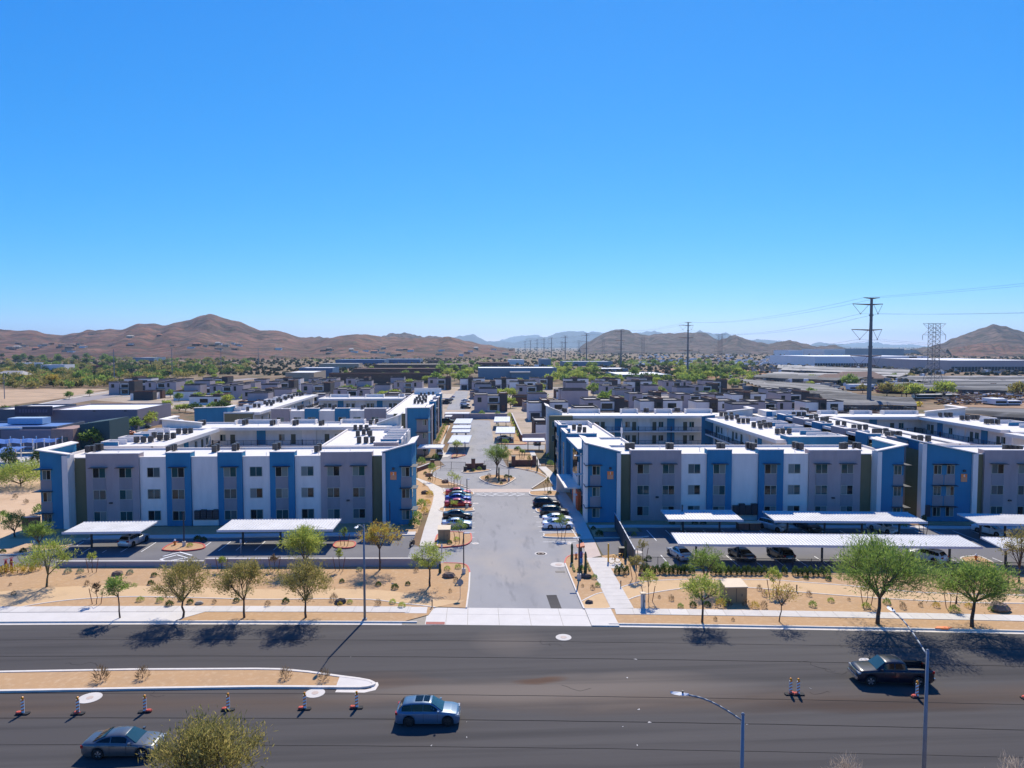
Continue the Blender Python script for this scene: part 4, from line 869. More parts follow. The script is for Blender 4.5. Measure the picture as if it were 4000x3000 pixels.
acs([(3570, 1726), (3595, 1725), (3625, 1726), (3467, 1710), (3490, 1708), (3512, 1708), (3416, 1698), (3436, 1697), (3460, 1696), (3335, 1681), (3357, 1680), (3381, 1680), (3240, 1665), (3272, 1665), (3297, 1666), (3190, 1649), (3212, 1649), (3229, 1648), (3168, 1640), (3187, 1637), (3100, 1627), (3120, 1627), (3140, 1627)], 10.36, ('long right wing roof', ' from the near end'))
db = thing('apartment_block', 'far right courtyard wing with blue entry and green doors', 'building', (80, 172, 0), group='apartment blocks')
q = MB(rel(db, 71, 172), AB); q.box(0, 0, 0, 52, 9.5, 10.3); q.obj('wall', m_cream, db)
q = MB(rel(db, 71, 172), AB); q.box(.02, .02, 10.303, 51.98, 9.48, 10.35); q.obj('roof', m_roof, db)
gallery(db, rel(db, 71, 172), AB, 12, 40, [(.18, 'p'), (.32, 'd'), (.40, 'w'), (.55, 'b'), (.72, 'd'), (.80, 'w')], (1, 2))
for xa, xb in ((6, 14), (17.5, 22), (26, 31), (34, 43)):
    q = MB(rel(db, 71, 172), AB); q.box(xa, 9.3, 10.36, xb, 9.6, 11.3); q.box(xa, 7.6, 10.36, xa + .25, 9.3, 11.3); q.box(xb - .25, 7.6, 10.36, xb, 9.3, 11.3); q.obj('parapet', m_trim, db)
tower(db, rel(db, 113.5, 170.5), AB, 0, 10.0, 3, 11, 11.4, 12.4, 'R', m_cream); q = MB(rel(db, 71, 172), AB); q.box(1.5, 2, 10.36, 4.0, 8, 11.7); q.obj('stair_head', m_trim, db); fbox('facing', db, rel(db, 71, 172), AB, (1.55, 1.93, 10.36, 3.0, 1.996, 11.6), m_blue)
acs([(3010, 1610), (3020, 1611), (3030, 1612), (3132, 1608), (3142, 1610), (3152, 1612), (3254, 1609), (3266, 1611), (3330, 1608), (3342, 1610), (3450, 1608), (3465, 1610), (3537, 1607), (3550, 1609), (3565, 1611)], 10.36, ('far right courtyard wing roof', ' from the left'))
dr = thing('apartment_block', 'right-hand wing of the far ring with railed gallery and white overhang', 'building', (108, 144, 0), group='apartment blocks')
core(dr, 110.3, 122, 140, 170, sides='NE')
gallery(dr, rel(dr, 110.3, 170), R(-90), 0, 29, [(.1, 'w'), (.15, 'd'), (.25, 'b'), (.38, 'w'), (.5, 'p'), (.62, 'd'), (.68, 'w'), (.76, 'b'), (.9, 'd'), (.95, 'w')], (1, 2))
ubox(dr, 118, 122.2, 143, 148, 'W', 11.2, blue=True); ubox(dr, 118, 122.2, 151, 156, 'W', 11.2, blue=True); ubox(dr, 118, 122.2, 160, 166, 'W', 11.2)
acs([(3672, 1630), (3695, 1630), (3712, 1630), (3757, 1642), (3778, 1643), (3798, 1640), (3818, 1641), (3853, 1657), (3873, 1657), (3896, 1658)], 10.36, ('outer right wing roof of the far ring', ' from the left'))
de = thing('apartment_block', 'white wing corner with overhanging roof cut by the right edge', 'building', (112, 124, 0), group='apartment blocks')
core(de, 107.2, 122, 118.5, 136, sides='NE'); gallery(de, rel(de, 107.2, 136), R(-90), 0, 17, [(.3, 'w'), (.42, 'd')], (1, 2))
# ================================================================ vehicles
m_tyre = flat('tyre_rubber', (0.012, 0.012, 0.013), 0.85); m_rim = flat('alloy_rim', (0.42, 0.42, 0.44), 0.35, 0.8); m_rimd = flat('dark_alloy', (0.06, 0.06, 0.065), 0.4, 0.7)
m_carglass = flat('car_glass', (0.004, 0.007, 0.009), 0.05, 0, 0.35); m_wind = flat('windscreen_glass', (0.02, 0.06, 0.07), 0.04, 0, 0.9)
m_head = flat('headlamp_glass', (0.38, 0.40, 0.42), 0.12); m_tail = flat('tail_lamp_red', (0.35, 0.012, 0.012), 0.25); m_black = flat('black_plastic', (0.012, 0.012, 0.014), 0.55)
m_chrome = flat('chrome', (0.7, 0.7, 0.72), 0.15, 0.95); m_plate = flat('number_plate', (0.7, 0.7, 0.68), 0.5)
def paint(name, c, metal=0.25): return flat(name, c, 0.32, metal, 0.5, 0.7)
P_base = paint('car_paint', (.5, .5, .5))
PAINT = dict(silver=paint('silver_paint', (.50, .53, .56), .45), steel=paint('steel_grey_paint', (.10, .112, .12), .4), paleblue=paint('pale_blue_grey_paint', (.075, .145, .22), .15), navy=flat('navy_paint', (.004, .007, .018), .3, 0, .35, .35), black=paint('black_paint', (.008, .009, .011), .1),
             white=paint('white_paint', (.80, .80, .79), 0), red=paint('red_paint', (.42, .008, .014), .15), blue=paint('royal_blue_paint', (.015, .04, .28), .25), grey=paint('grey_paint', (.08, .085, .095), .3), orange=paint('orange_paint', (.5, .10, .01), .1), green=paint('sage_paint', (.16, .19, .13), .3))
def interp(pts, x):
    if x <= pts[0][0]: return pts[0][1]
    for (a, b), (c, d) in zip(pts, pts[1:]):
        if x <= c: return b + (d - b) * (x - a) / (c - a)
    return pts[-1][1]
SPEC = {
 'sedan': dict(L=4.75, W=1.84, wb=2.75, wr=.335, front=.88, belt=[(-2.37, .93), (-1.2, .98), (1.0, .93), (2.37, .80)], hood=[(-2.37, .92), (-2.2, 1.02), (-1.55, 1.06), (.92, .98), (1.6, .90), (2.15, .80), (2.37, .62)],
               roof=[(-1.72, 1.04), (-1.05, 1.34), (-.55, 1.44), (0, 1.46), (.35, 1.42), (1.12, .96)], gh=(-1.72, 1.12), ws=(.36, 1.10), rs=(-1.66, -.88), side=[(-1.42, -.55), (-.47, .5)], hwr=.56),
 'suv': dict(L=4.72, W=1.90, wb=2.86, wr=.375, front=.86, belt=[(-2.36, 1.08), (1.1, 1.03), (2.36, .92)], hood=[(-2.36, .95), (-2.25, 1.10), (1.0, 1.08), (1.7, 1.02), (2.2, .90), (2.36, .68)],
             roof=[(-2.2, 1.10), (-1.78, 1.60), (-1.1, 1.68), (-.3, 1.69), (.25, 1.65), (1.15, 1.06)], gh=(-2.2, 1.15), ws=(.27, 1.13), rs=(-2.16, -1.85), side=[(-1.9, -1.16), (-1.14, -.33), (-.31, .7)], hwr=.60),
 'hatch': dict(L=4.25, W=1.78, wb=2.62, wr=.33, front=.82, belt=[(-2.12, .98), (.95, .95), (2.12, .84)], hood=[(-2.12, .85), (-2.0, 1.0), (.9, 1.0), (1.5, .93), (1.95, .82), (2.12, .6)],
               roof=[(-1.98, 1.0), (-1.4, 1.42), (-.6, 1.5), (0, 1.51), (.3, 1.47), (1.1, .98)], gh=(-1.98, 1.08), ws=(.31, 1.07), rs=(-1.93, -1.45), side=[(-1.5, -.6), (-.52, .55)], hwr=.57),
 'pickup': dict(L=5.95, W=2.02, wb=3.65, wr=.41, front=1.02, belt=[(-2.97, 1.30), (2.97, 1.22)], hood=[(-2.97, 1.28), (-2.9, 1.36), (1.0, 1.36), (1.35, 1.30), (2.6, 1.20), (2.9, 1.05), (2.97, .75)],
                roof=[(-.95, 1.36), (-.75, 1.86), (-.3, 1.93), (.3, 1.93), (.72, 1.88), (1.5, 1.28)], gh=(-.95, 1.5), ws=(.74, 1.46), rs=(-.93, -.78), side=[(-.72, .05), (.13, .92)], hwr=.66)}
WHEEL = {}
def wheel_meshes(r, dark=False):
    if (r, dark) in WHEEL: return WHEEL[(r, dark)]
    w = .22; t = MB(); n = 20; prof = [(-w/2, r * .66), (-w/2, r * .93), (-w/2 + .04, r), (w/2 - .04, r), (w/2, r * .93), (w/2, r * .66)]
    g = [[t.p(q[1] * math.cos(2*math.pi*k/n), q[0], q[1] * math.sin(2*math.pi*k/n)) for q in prof] for k in range(n)]
    for k in range(n):
        for i in range(5): t.f.append([g[k][i], g[k][i+1], g[(k+1) % n][i+1], g[(k+1) % n][i]]); t.m.append(0)
    rm = MB()
    for sd in (-1, 1):
        y = sd * w * .32; c = rm.p(0, sd * w * .42, 0); ring = [rm.p(r * .66 * math.cos(2*math.pi*k/20), y, r * .66 * math.sin(2*math.pi*k/20)) for k in range(20)]
        for k in range(20): rm.f.append([ring[k], ring[(k+1) % 20], c]); rm.m.append(0 if k % 4 in (0, 1) else 1)
    me = (t.mesh('tyre', m_tyre, True), rm.mesh('rim', [m_rimd if dark else m_rim, m_black]))
    WHEEL[(r, dark)] = me; return me
CARS = {}
def build_car(kind):
    s = SPEC[kind]; L, W = s['L'], s['W']; hw = W / 2; wr = s['wr']; xf = L/2 - s['front']; xb = xf - s['wb']; ar = wr + .07
    root = link('car', None); n = 56
    def arch(x):
        z = .20 if kind != 'pickup' else .34
        for xc in (xf, xb):
            d = abs(x - xc)
            if d < ar: z = max(z, wr + math.sqrt(max(0, ar*ar - d*d)) - .0)
        return z
    xsn = sorted(set([-L/2 + L * i / n for i in range(n + 1)] + [xc + d * ar for xc in (xf, xb) for d in (-1, -.98, -.8, -.5, .5, .8, .98, 1)]))
    def halfw(x):
        t = abs(x) / (L/2); return hw * (1 - .16 * max(0, (t - .72) / .28) ** 2.2)
    b = MB(); rings = []
    for x in xsn:
        h = halfw(x); zt = interp(s['hood'], x); zb = arch(x); zbelt = min(interp(s['belt'], x), zt - .03)
        ends = max(0, (abs(x) - (L/2 - .12)) / .12); zlow = zb + ends * .12; cr = .05 * (1 - abs(x) / L)
        mid = (zlow + zbelt) / 2
        half = [(h * .93, zlow), (h * .985, zlow + .05), (h, mid), (h * .985, zbelt - .10), (h * .95, zbelt), (h * .84, zt), (h * .45, zt + cr * .8), (0, zt + cr)]
        rings.append([b.p(x, y, z) for y, z in half] + [b.p(x, -y, z) for y, z in half[-2::-1]])
    bed = kind == 'pickup'
    for a, c in zip(rings, rings[1:]):
        xm = (b.v[a[0]][0] + b.v[c[0]][0]) / 2
        for i in range(len(a) - 1):
            if bed and -2.85 < xm < -1.0 and 5 <= i <= 8: continue
            b.f.append([a[i], c[i], c[i+1], a[i+1]]); b.m.append(0)
    b.f.append(rings[0]); b.m.append(0); b.f.append(rings[-1][::-1]); b.m.append(0)
    body = b.obj('body', P_base, root, smooth=True)
    q = MB(); q.box(-L/2 + .25, -hw + .12, .16 if not bed else .3, L/2 - .25, hw - .12, .62 if not bed else .75); q.obj('underbody', m_black, root)
    if bed:
        q = MB(); q.box(-2.85, -.80, .85, -1.0, .80, .9); q.box(-2.85, -.84, .9, -1.0, -.80, 1.33); q.box(-2.85, .80, .9, -1.0, .84, 1.33); q.box(-2.88, -.8, .9, -2.84, .8, 1.33); q.box(-1.02, -.8, .9, -.98, .8, 1.34); q.obj('load_bed', m_black, root)
        q = MB(); q.box(2.9, -.85, .5, 3.06, .85, .72); q.obj('front_bumper', m_chrome, root); q = MB(); q.box(-3.05, -.9, .5, -2.95, .9, .7); q.obj('rear_bumper', m_chrome, root)
        q = MB(); 
        for k in range(4): q.box(2.92, -.62, .8 + k * .09, 2.995, .62, .85 + k * .09)
        q.obj('grille', m_chrome, root)
    # greenhouse
    g0, g1 = s['gh']; gx = [g0 + (g1 - g0) * i / 26 for i in range(27)]; gm = MB(); gr = []
    def gsec(x):
        zr = interp(s['roof'], x); zb_ = interp(s['hood'], x) - .04; f = max(0.0, min(1.0, (zr - zb_) / .42)); hb = halfw(x) * .90; ht = hb + (hw * s['hwr'] / .6 * .72 - hb) * f
        return zb_, zr, hb, ht
    for x in gx:
        zb_, zr, hb, ht = gsec(x); half = [(hb, zb_), (ht, max(zb_ + .01, zr - .07)), (ht * .86, max(zb_ + .015, zr - .012)), (ht * .4, zr + .015), (0, zr + .02)]
        gr.append([gm.p(x, y, z) for y, z in half] + [gm.p(x, -y, z) for y, z in half[-2::-1]])
    for a, c in zip(gr, gr[1:]):
        for i in range(len(a) - 1): gm.f.append([a[i], c[i], c[i+1], a[i+1]]); gm.m.append(0)
    gm.obj('roof', P_base, root, smooth=True)
    def sidept(x, t, sd, out=.012):
        zb_, zr, hb, ht = gsec(x); z0, z1 = zb_ + .06, zr - .09; z1 = max(z1, z0 + .01); z = z0 + (z1 - z0) * t; f = (z - zb_) / max(.01, zr - .07 - zb_); y = hb + (ht - hb) * f + out
        return (x, sd * y, z)
    for (a, c) in s['side']:
        for sd in (-1, 1):
            w = MB(); m_ = 6; A = [sidept(a + (c - a) * k / m_, 0.02, sd) for k in range(m_ + 1)]; B = [sidept(a + (c - a) * k / m_, .98, sd) for k in range(m_ + 1)]
            for k in range(m_): w.face([A[k], A[k+1], B[k+1], B[k]] if sd < 0 else [A[k], B[k], B[k+1], A[k+1]])
            w.obj('side_window', m_carglass, root)
    for nm, (a, c), mt in (('windscreen', s['ws'], m_wind), ('rear_window', s['rs'], m_carglass)):
        w = MB(); rows = []
        for k in range(7):
            x = a + (c - a) * k / 6; zb_, zr, hb, ht = gsec(x); yy = ht * .88
            ws_ = []
            for t in (-1, -.5, 0, .5, 1): ws_.append(w.p(x + (.012 if nm == 'windscreen' else -.012), yy * t, zr + .03 - .02 * t * t))
            rows.append(ws_)
        for r0, r1 in zip(rows, rows[1:]):
            for k in range(4): w.f.append([r0[k], r1[k], r1[k+1], r0[k+1]]); w.m.append(0)
        w.obj(nm, mt, root, smooth=True)
    if kind == 'suv':
        w = MB()
        for (xa, xb_) in ((-.95, -.38), (-.33, .12)):
            zz_ = interp(s['roof'], (xa + xb_) / 2) + .032; w.box(xa, -.42, zz_ - .02, xb_, .42, zz_ + .006)
        w.obj('sunroof', m_carglass, root)
    for sd in (-1, 1):
        x1 = L/2; zt = interp(s['hood'], x1 - .2)
        q = MB(); q.box(x1 - .34, min(sd * halfw(x1) * .55, sd * halfw(x1 - .2) * 1.0), zt - .16, x1 - .06, max(sd * halfw(x1) * .55, sd * halfw(x1 - .2) * 1.0), zt - .03); q.obj('headlight', m_head, root)
        zt = interp(s['belt'], -L/2)
        q = MB(); q.box(-L/2 - .012, min(sd * hw * .55, sd * hw * .9), zt - .22, -L/2 + .16, max(sd * hw * .55, sd * hw * .9), zt - .04); q.obj('tail_light', m_tail, root)
        xm = s['ws'][1] - .32; q = MB(); zz_ = interp(s['belt'], xm) + .05; q.box(xm - .06, min(sd * hw * .97, sd * (hw + .14)), zz_, xm + .08, max(sd * hw * .97, sd * (hw + .14)), zz_ + .14); q.obj('mirror', P_base, root)
        for (a, c) in s['side'][-2:]:
            q = MB(); xh = a + .1; zz_ = interp(s['belt'], xh) - .09; q.box(xh, min(sd * (hw - .005), sd * (hw + .02)), zz_, xh + .18, max(sd * (hw - .005), sd * (hw + .02)), zz_ + .03); q.obj('door_handle', m_chrome if bed else P_base, root)
            q = MB(); zl = .36 if not bed else .52; q.box(c + .035, min(sd * (hw - .03), sd * (hw + .004)), zl, c + .05, max(sd * (hw - .03), sd * (hw + .004)), interp(s['belt'], c) - .06); q.obj('door_seam', m_black, root)
    q = MB(); q.box(-L/2 - .015, -.26, .62 if not bed else .95, -L/2 + .03, .26, .75 if not bed else 1.08); q.obj('number_plate', m_plate, root)
    q = MB(); q.box(L/2 - .1, -.5, .35 if not bed else .45, L/2 + .012, .5, .5 if not bed else .5 + .0); q.obj('lower_grille', m_black, root)
    tm, rm = wheel_meshes(wr, kind == 'suv')
    for xc in (xf, xb):
        for sd in (-1, 1):
            w = link('wheel', tm, root, (xc, sd * (hw - .115), wr)); link('rim', rm, w)
    return root
def car(kind, label, pos, rz, colour, cat=None, group=None, z=.03, sc=None, name=None):
    first = kind not in CARS
    if first: CARS[kind] = build_car(kind)
    r = dup(CARS[kind], label, (pos[0], pos[1], z), rz, group, sc, {'car_paint': PAINT[colour]})
    r.name = name or {'pickup': 'pickup_truck', 'suv': 'suv', 'hatch': 'hatchback', 'sedan': 'sedan'}[kind]; r['category'] = cat or {'pickup': 'pickup truck', 'suv': 'SUV', 'hatch': 'car', 'sedan': 'car'}[kind]
    return r
def near(px, py, halfw): p = S(px, py); return (p.x, p.y + halfw)
# on the avenue
car('sedan', 'silver-grey sedan driving right on the avenue at bottom left', near(462, 2968, .92), R(-2), 'steel', sc=1.06)
car('suv', 'pale blue SUV with glass sunroof in the middle of the avenue', near(1671, 2842, .95), R(-2.5), 'paleblue', sc=1.0)
car('pickup', 'black crew-cab pickup truck driving left on the avenue', near(3505, 2685, 1.0), R(180 - 5.5), 'navy', sc=1.04)
# bays along the side street
gb = 'cars parked along the side street'
for px, py, k, c, lab in ((1790, 1936, 'sedan', 'red', 'red sedan farthest along the left bays of the side street'), (1797, 1951, 'hatch', 'green', 'grey-green hatchback between the red and blue cars in the left bays'), (1790, 1961, 'sedan', 'blue', 'royal blue sedan beside the near red one in the left bays'), (1790, 1981, 'sedan', 'red', 'near red sedan in the left bays next to the little island'), (1788, 2027, 'sedan', 'black', 'black sedan in the left bays behind the silver sedan'), (1785, 2062, 'sedan', 'silver', 'silver sedan nearest in the left bays of the side street')):
    car(k, lab, near(px, py, .3), R(0 if k != 'hatch' else 0), c, group=gb)
for px, py, k, c, rz, lab in ((2135, 1981, 'suv', 'navy', 0, 'dark blue SUV farthest in the right bays of the side street'), (2165, 2015, 'suv', 'black', 0, 'black SUV second from the far end of the right bays'), (2178, 2043, 'sedan', 'white', 0, 'white sedan behind the nearest one in the right bays'), (2180, 2065, 'sedan', 'white', 0, 'nearest white sedan in the right bays by the walkway')):
    car(k, lab, near(px, py, .3), R(rz), c, group=gb)
gc = 'cars under the white carports'
for x, y, k, c, rz, lab in ((-48.6, 101.6, 'suv', 'silver', 80, 'silver SUV seen from behind under the left-hand front carport'),):
    car(k, lab, (x, y), R(rz), c, group=gc)
for p, k, c, rz, lab in ((zc(2065, 1062), 'suv', 'silver', -60, 'silver SUV at the left end of the long carport by block 1'), (zd(190, 1060), 'sedan', 'black', -75, 'black car in shade under the middle of the long carport'), (zd(930, 1080), 'sedan', 'white', -70, 'white sedan at the right end of the long carport'), (zd(1975, 1105), 'sedan', 'white', -68, 'white sedan under the carport in front of block 4'),
                          (zc(1160, 1340), 'sedan', 'silver', 100, 'silver sedan behind the railing at the left end of the nearest carport'), (zc(1765, 1350), 'sedan', 'black', 97, 'black sedan behind the railing, second under the nearest carport'), (zc(2150, 1350), 'suv', 'black', 95, 'black SUV behind the railing, third under the nearest carport'), (zd(1370, 1370), 'suv', 'white', 120, 'white SUV behind the big palo verde under the nearest carport')):
    w = S(*p); car(k, lab, (w.x, w.y + 2.0), R(rz), c, group=gc)
for p, k, c, rz, lab in ((z3(318, 360), 'pickup', 'silver', 95, 'silver pickup beside the gate wall under the small carport'), (z3(1030, 195), 'sedan', 'silver', 0, 'silver sedan under the right carport of the inner drive'), (z6(1915, 1060), 'suv', 'black', 90, 'black SUV facing out under the carport beside the olive wall'), (z6(620, 745), 'suv', 'black', 0, 'black SUV in shade beside the narrow wing')):
    w = S(*p); car(k, lab, (w.x, w.y + .9), R(rz), c, sc=.9 if k == 'pickup' else None)
gd = 'cars in the far drive'
for i, (p, k, c) in enumerate(((z6(880, 540), 'suv', 'black'), (z6(868, 492), 'suv', 'white'), (z6(885, 440), 'sedan', 'silver'), (z6(610, 470), 'sedan', 'navy'), (z6(645, 415), 'sedan', 'white'), (z6(665, 380), 'sedan', 'blue'))):
    w = S(*p); car(k, '%s %s %s car of the few parked in the far drive' % (ORD[i], c, 'tall' if k == 'suv' else 'low'), (w.x, w.y), R(0), c, group=gd)
gl = 'cars beside the lavender hall'
for i, (px, py, k, c, rz) in enumerate(((485, 1697, 'suv', 'white', 35), (505, 1700, 'hatch', 'orange', 60), (520, 1675, 'suv', 'grey', 20), (560, 1672, 'sedan', 'green', 10), (690, 1650, 'sedan', 'white', 0), (815, 1636, 'suv', 'black', 0))):
    w = S(px, py); car(k, '%s %s parked between the lavender hall and the left blocks' % (c, 'SUV' if k == 'suv' else 'car'), (w.x, w.y), R(rz), c, group=gl)
for nm, c in list(CARS.items()):
    for ch in list(c.children):
        for g_ in list(ch.children): bpy.data.objects.remove(g_)
        bpy.data.objects.remove(ch)
    bpy.data.objects.remove(c)

# box truck on the left road
def truck(pos, rz, label):
    t = thing('box_truck', label, 'truck', pos, rz)
    q = MB(); q.box(-3.4, -1.2, .9, 2.0, 1.2, 3.7); q.obj('cargo_box', flat('truck_white', (.8, .8, .8), .5), t)
    q = MB(); q.box(2.1, -1.05, .5, 3.6, 1.05, 1.5); q.prism([(2.1, -1.0), (3.2, -1.0), (3.2, 1.0), (2.1, 1.0)], 1.5, [2.5, 2.2, 2.2, 2.5]); q.obj('cab', PAINT['blue'], t)
    q = MB(); q.face([(3.62, -.9, 1.5), (3.62, .9, 1.5), (3.22, .9, 2.15), (3.22, -.9, 2.15)]); q.obj('windscreen', m_carglass, t)
    tm, rm = wheel_meshes(.48)
    for x in (-2.2, 2.7):
        for sd in (-1, 1): w = link('wheel', tm, t, (x, sd * 1.0, .48)); link('rim', rm, w)
w = S(505, 1518); truck((w.x, w.y, 0.03), R(-125), 'white box truck with blue cab on the road at left')
# motorcycle
def motorcycle(pos, rz):
    t = thing('motorcycle', 'dark motorcycle parked at the end of the left walkway', 'motorcycle', pos, rz); tm, rm = wheel_meshes(.31)
    for x in (-.7, .7):
        w = link('wheel', tm, t, (x, 0, .31)); w.scale = (1, .6, 1); link('rim', rm, w)
    q = MB(); q.tube([(-.7, 0, .31), (-.2, 0, .5), (.35, 0, .55), (.5, 0, .9)], .06); q.box(-.25, -.14, .3, .25, .14, .6); q.obj('frame', m_black, t)
    q = MB(); q.ball((.15, 0, .78), .22, 8, sq=(1.3, .8, .7)); q.obj('tank', PAINT['navy'], t); q = MB(); q.box(-.7, -.14, .7, -.05, .14, .8); q.obj('seat', m_black, t)
    q = MB(); q.tube([(.7, 0, .31), (.5, 0, .95)], .04); q.tube([(.45, -.36, 1.02), (.5, 0, .98), (.45, .36, 1.02)], .025); q.obj('handlebar', m_chrome, t)
w = S(1610, 2133); motorcycle((w.x, w.y, .03), R(75))

# ================================================================ carports
def carport(label, A, B, depth, z, nposts=3, rise=.12, group='white corrugated carports', back=False, metal=None):
    A = Vector((A[0], A[1])); B = Vector((B[0], B[1])); d = B - A; L = d.length; ang = math.atan2(d.y, d.x)
    t = thing('carport', label, 'carport', (A.x, A.y, 0), ang, group)
    q = MB(); q.prism([(0, 0), (L, 0), (L, depth), (0, depth)], z - .1, [z, z, z + rise, z + rise]); rf = q.obj('roof', metal or m_corr, t)
    q = MB(); n = int(L / .42)
    for k in range(n):
        x = L * (k + .5) / n; w = .09
        P = [(x - w, 0, z + .002), (x - w * .5, 0, z + .065), (x + w * .5, 0, z + .065), (x + w, 0, z + .002)]; P2 = [(a, depth, c + rise) for a, b, c in P]
        for i in range(3): q.face([P[i], P[i+1], P2[i+1], P2[i]])
        q.face(P)
    q.obj('roof_rib', metal or m_corr, rf)['kind'] = 'stuff'
    q = MB(); q.box(-.05, -.05, z - .24, L + .05, -.003, z + .07); q.box(-.05, depth + .003, z + rise - .24, L + .05, depth + .05, z + rise + .07); q.obj('fascia', m_fascia, t)
    for k in range(nposts):
        x = L * (k + .5) / nposts; q = MB(); q.box(x - .11, depth * .45 - .11, 0, x + .11, depth * .45 + .11, z - .3); q.obj('post', m_steel, t)
        q = MB(); q.box(x - .07, .1, z - .29, x + .07, depth - .1, z - .11); q.obj('beam', m_steel, t)
    return t
zc_ = 2.8
def CP(label, a, b, depth, n, z=zc_, **k): return carport(label, S(*a, z), S(*b, z), depth, z, n, **k)
CP('white carport at the far left of block 2 over the silver SUV', za(632, 1120), za(1428, 1110), 5.2, 2)
CP('white carport in front of the right half of block 2', zb(118, 1037), zb(1228, 1030), 5.4, 3)
CP('short white carport in front of the left half of block 1', zc(1010, 935), zc(1728, 937), 5.5, 2)
CP('long white carport in front of the right half of block 1', zc(2030, 945), zd(1285, 957), 5.4, 4)
CP('longest white carport, nearest the railing on the right', zc(1110, 1170), zd(1812, 1198), 5.0, 7)
CP('white carport in front of block 4 cut by the right edge', zd(1770, 970), zd(2500, 985), 5.4, 3)
CP('white carport near the right edge behind the bare tree', zd(2015, 1215), zd(2800, 1235), 5.0, 3)
m_corr2 = mat('grey_roofing', (.50, .52, .55), .5, .05)
for lab, a, b, dp, n in (('nearest grey carport left of the inner drive', z6(620, 1030), z6(926, 1030), 14, 2), ('second grey carport left of the inner drive', z6(668, 880), z6(936, 880), 6, 2), ('third grey carport left of the inner drive', z6(682, 823), z6(945, 823), 7, 2), ('farthest grey carport left of the inner drive', z6(700, 755), z6(952, 755), 14, 2), ('nearer grey carport right of the inner drive', z6(1310, 890), z6(1592, 890), 14, 2), ('farther grey carport right of the inner drive', z6(1285, 728), z6(1518, 728), 15, 2)):
    CP(lab, a, b, dp, n, group='grey carports of the inner drive', metal=m_corr2, rise=.2)
CP('small white carport beside the gate wall, over the silver pickup', z6(185, 1105), z6(552, 1105), 5, 2); CP('white carport beside the olive end wall right of the inner drive', z6(1700, 1005), z6(2025, 1005), 5, 2)
CP('white carport against the far estate wall', z6(575, 612), z6(930, 612), 5, 2); CP('smallest white carport at the end of the narrow wing', z6(575, 655), z6(675, 655), 5, 1)

# ================================================================ street furniture
m_galv = mat('galvanised_pole', (.19, .215, .245), .55, .08, 2, metal=.2); m_lampw = flat('lamp_housing', (.5, .53, .56), .4); m_orange = flat('safety_orange', (.92, .22, .05), .6); m_amber = flat('amber_lens', (.8, .3, .01), .25); m_wht = flat('barrier_white', (.8, .8, .78), .6)
m_rust = mat('rust_steel', (.16, .055, .03), .8, .2, 4); m_brick = mat('brown_block', (.165, .085, .065), .9, .12, 2.5, bump=.2)
def street_lamp(pos, h, arm, label, droop=.9):
    t = thing('street_lamp', label, 'street lamp', pos, group='avenue street lamps'); a = Vector((arm[0], arm[1], 0)); n = 7
    q = MB(); q.cone((0, 0, 0), (0, 0, h), .13, .085, 12); q.ball((0, 0, h), .095, 8); q.obj('pole', m_galv, t, smooth=True)
    q = MB(); q.box(-.22, -.22, 0, .22, .22, .12); q.obj('base', m_galv, t)
    q = MB(); pts = [(a * (k / n)) + Vector((0, 0, h - .35 + droop * math.sin(k / n * math.pi / 2))) for k in range(n + 1)]; q.tube(pts, .05, 8); q.obj('arm', m_galv, t, smooth=True)
    e = pts[-1]; u = a.normalized(); w = Vector((-u.y, u.x, 0)); hd = MB()
    P = [(0, .07), (.15, .14), (.45, .19), (.75, .15), (.9, .05)]
    up = [(e + u * s - w * r + Vector((0, 0, .03)), e + u * s + Vector((0, 0, .10)), e + u * s + w * r + Vector((0, 0, .03)), e + u * s - Vector((0, 0, .05))) for s, r in P]
    for A_, B_ in zip(up, up[1:]):
        for i in range(4): hd.face([tuple(A_[i]), tuple(A_[(i+1) % 4]), tuple(B_[(i+1) % 4]), tuple(B_[i])])
    ho = hd.obj('lamp_head', m_lampw, t); q = MB(); c = e + u * .3; q.cone(tuple(c + Vector((0, 0, .08))), tuple(c + Vector((0, 0, .2))), .05, .05, 8); q.obj('photocell', m_steel, ho)
p = S(1425, 2424); street_lamp((p.x, p.y, .1), 9.8, (-.15, -2.9), 'tall street lamp at the far kerb left of the side street', .95)
p = S(2902, 2790, 9.8); street_lamp((p.x, p.y, 0), 9.8, (-2.5, .75), 'street lamp at bottom centre right with curved arm to the left', 1.0)
p = S(3624, 2541, 9.8); street_lamp((p.x, p.y, 0), 9.8, (.35, 4.0), 'street lamp at bottom right in front of the pickup with straight arm', 1.15)
def lot_light(base, h, dirs, label):
    p = S(*base); t = thing('lot_light', label, 'lamp post', (p.x, p.y, 0), group='slim dark lamp posts of the estate')
    q = MB(); q.cone((0, 0, 0), (0, 0, .75), .24, .24, 12); q.obj('concrete_base', m_conc, t); q = MB(); q.box(-.07, -.07, .75, .07, .07, h); q.obj('pole', m_steel, t)
    q = MB()
    for dx, dy in dirs: q.box(min(0, dx), min(0, dy) - .12, h - .12, max(0, dx), max(0, dy) + .12, h)
    q.obj('lamp_head', m_lampw if dirs else m_steel, t)
lot_light(z3(585, 1640), 5.2, [(.75, 0)], 'lamp post at the left corner of the side-street mouth'); lot_light(zz(497, 955), 5.2, [(-.75, 0)], 'lamp post among the cacti right of the side street')
lot_light(z3(620, 930), 5.2, [(.5, 0)], 'lamp post beside the red sedans'); lot_light(za(1872, 1265), 5.0, [(0, -.6)], 'lamp post on the red-kerbed island by block 2'); lot_light(zb(1778, 1020), 4.2, [(0, -.6)], 'lamp post at the right corner of block 2')
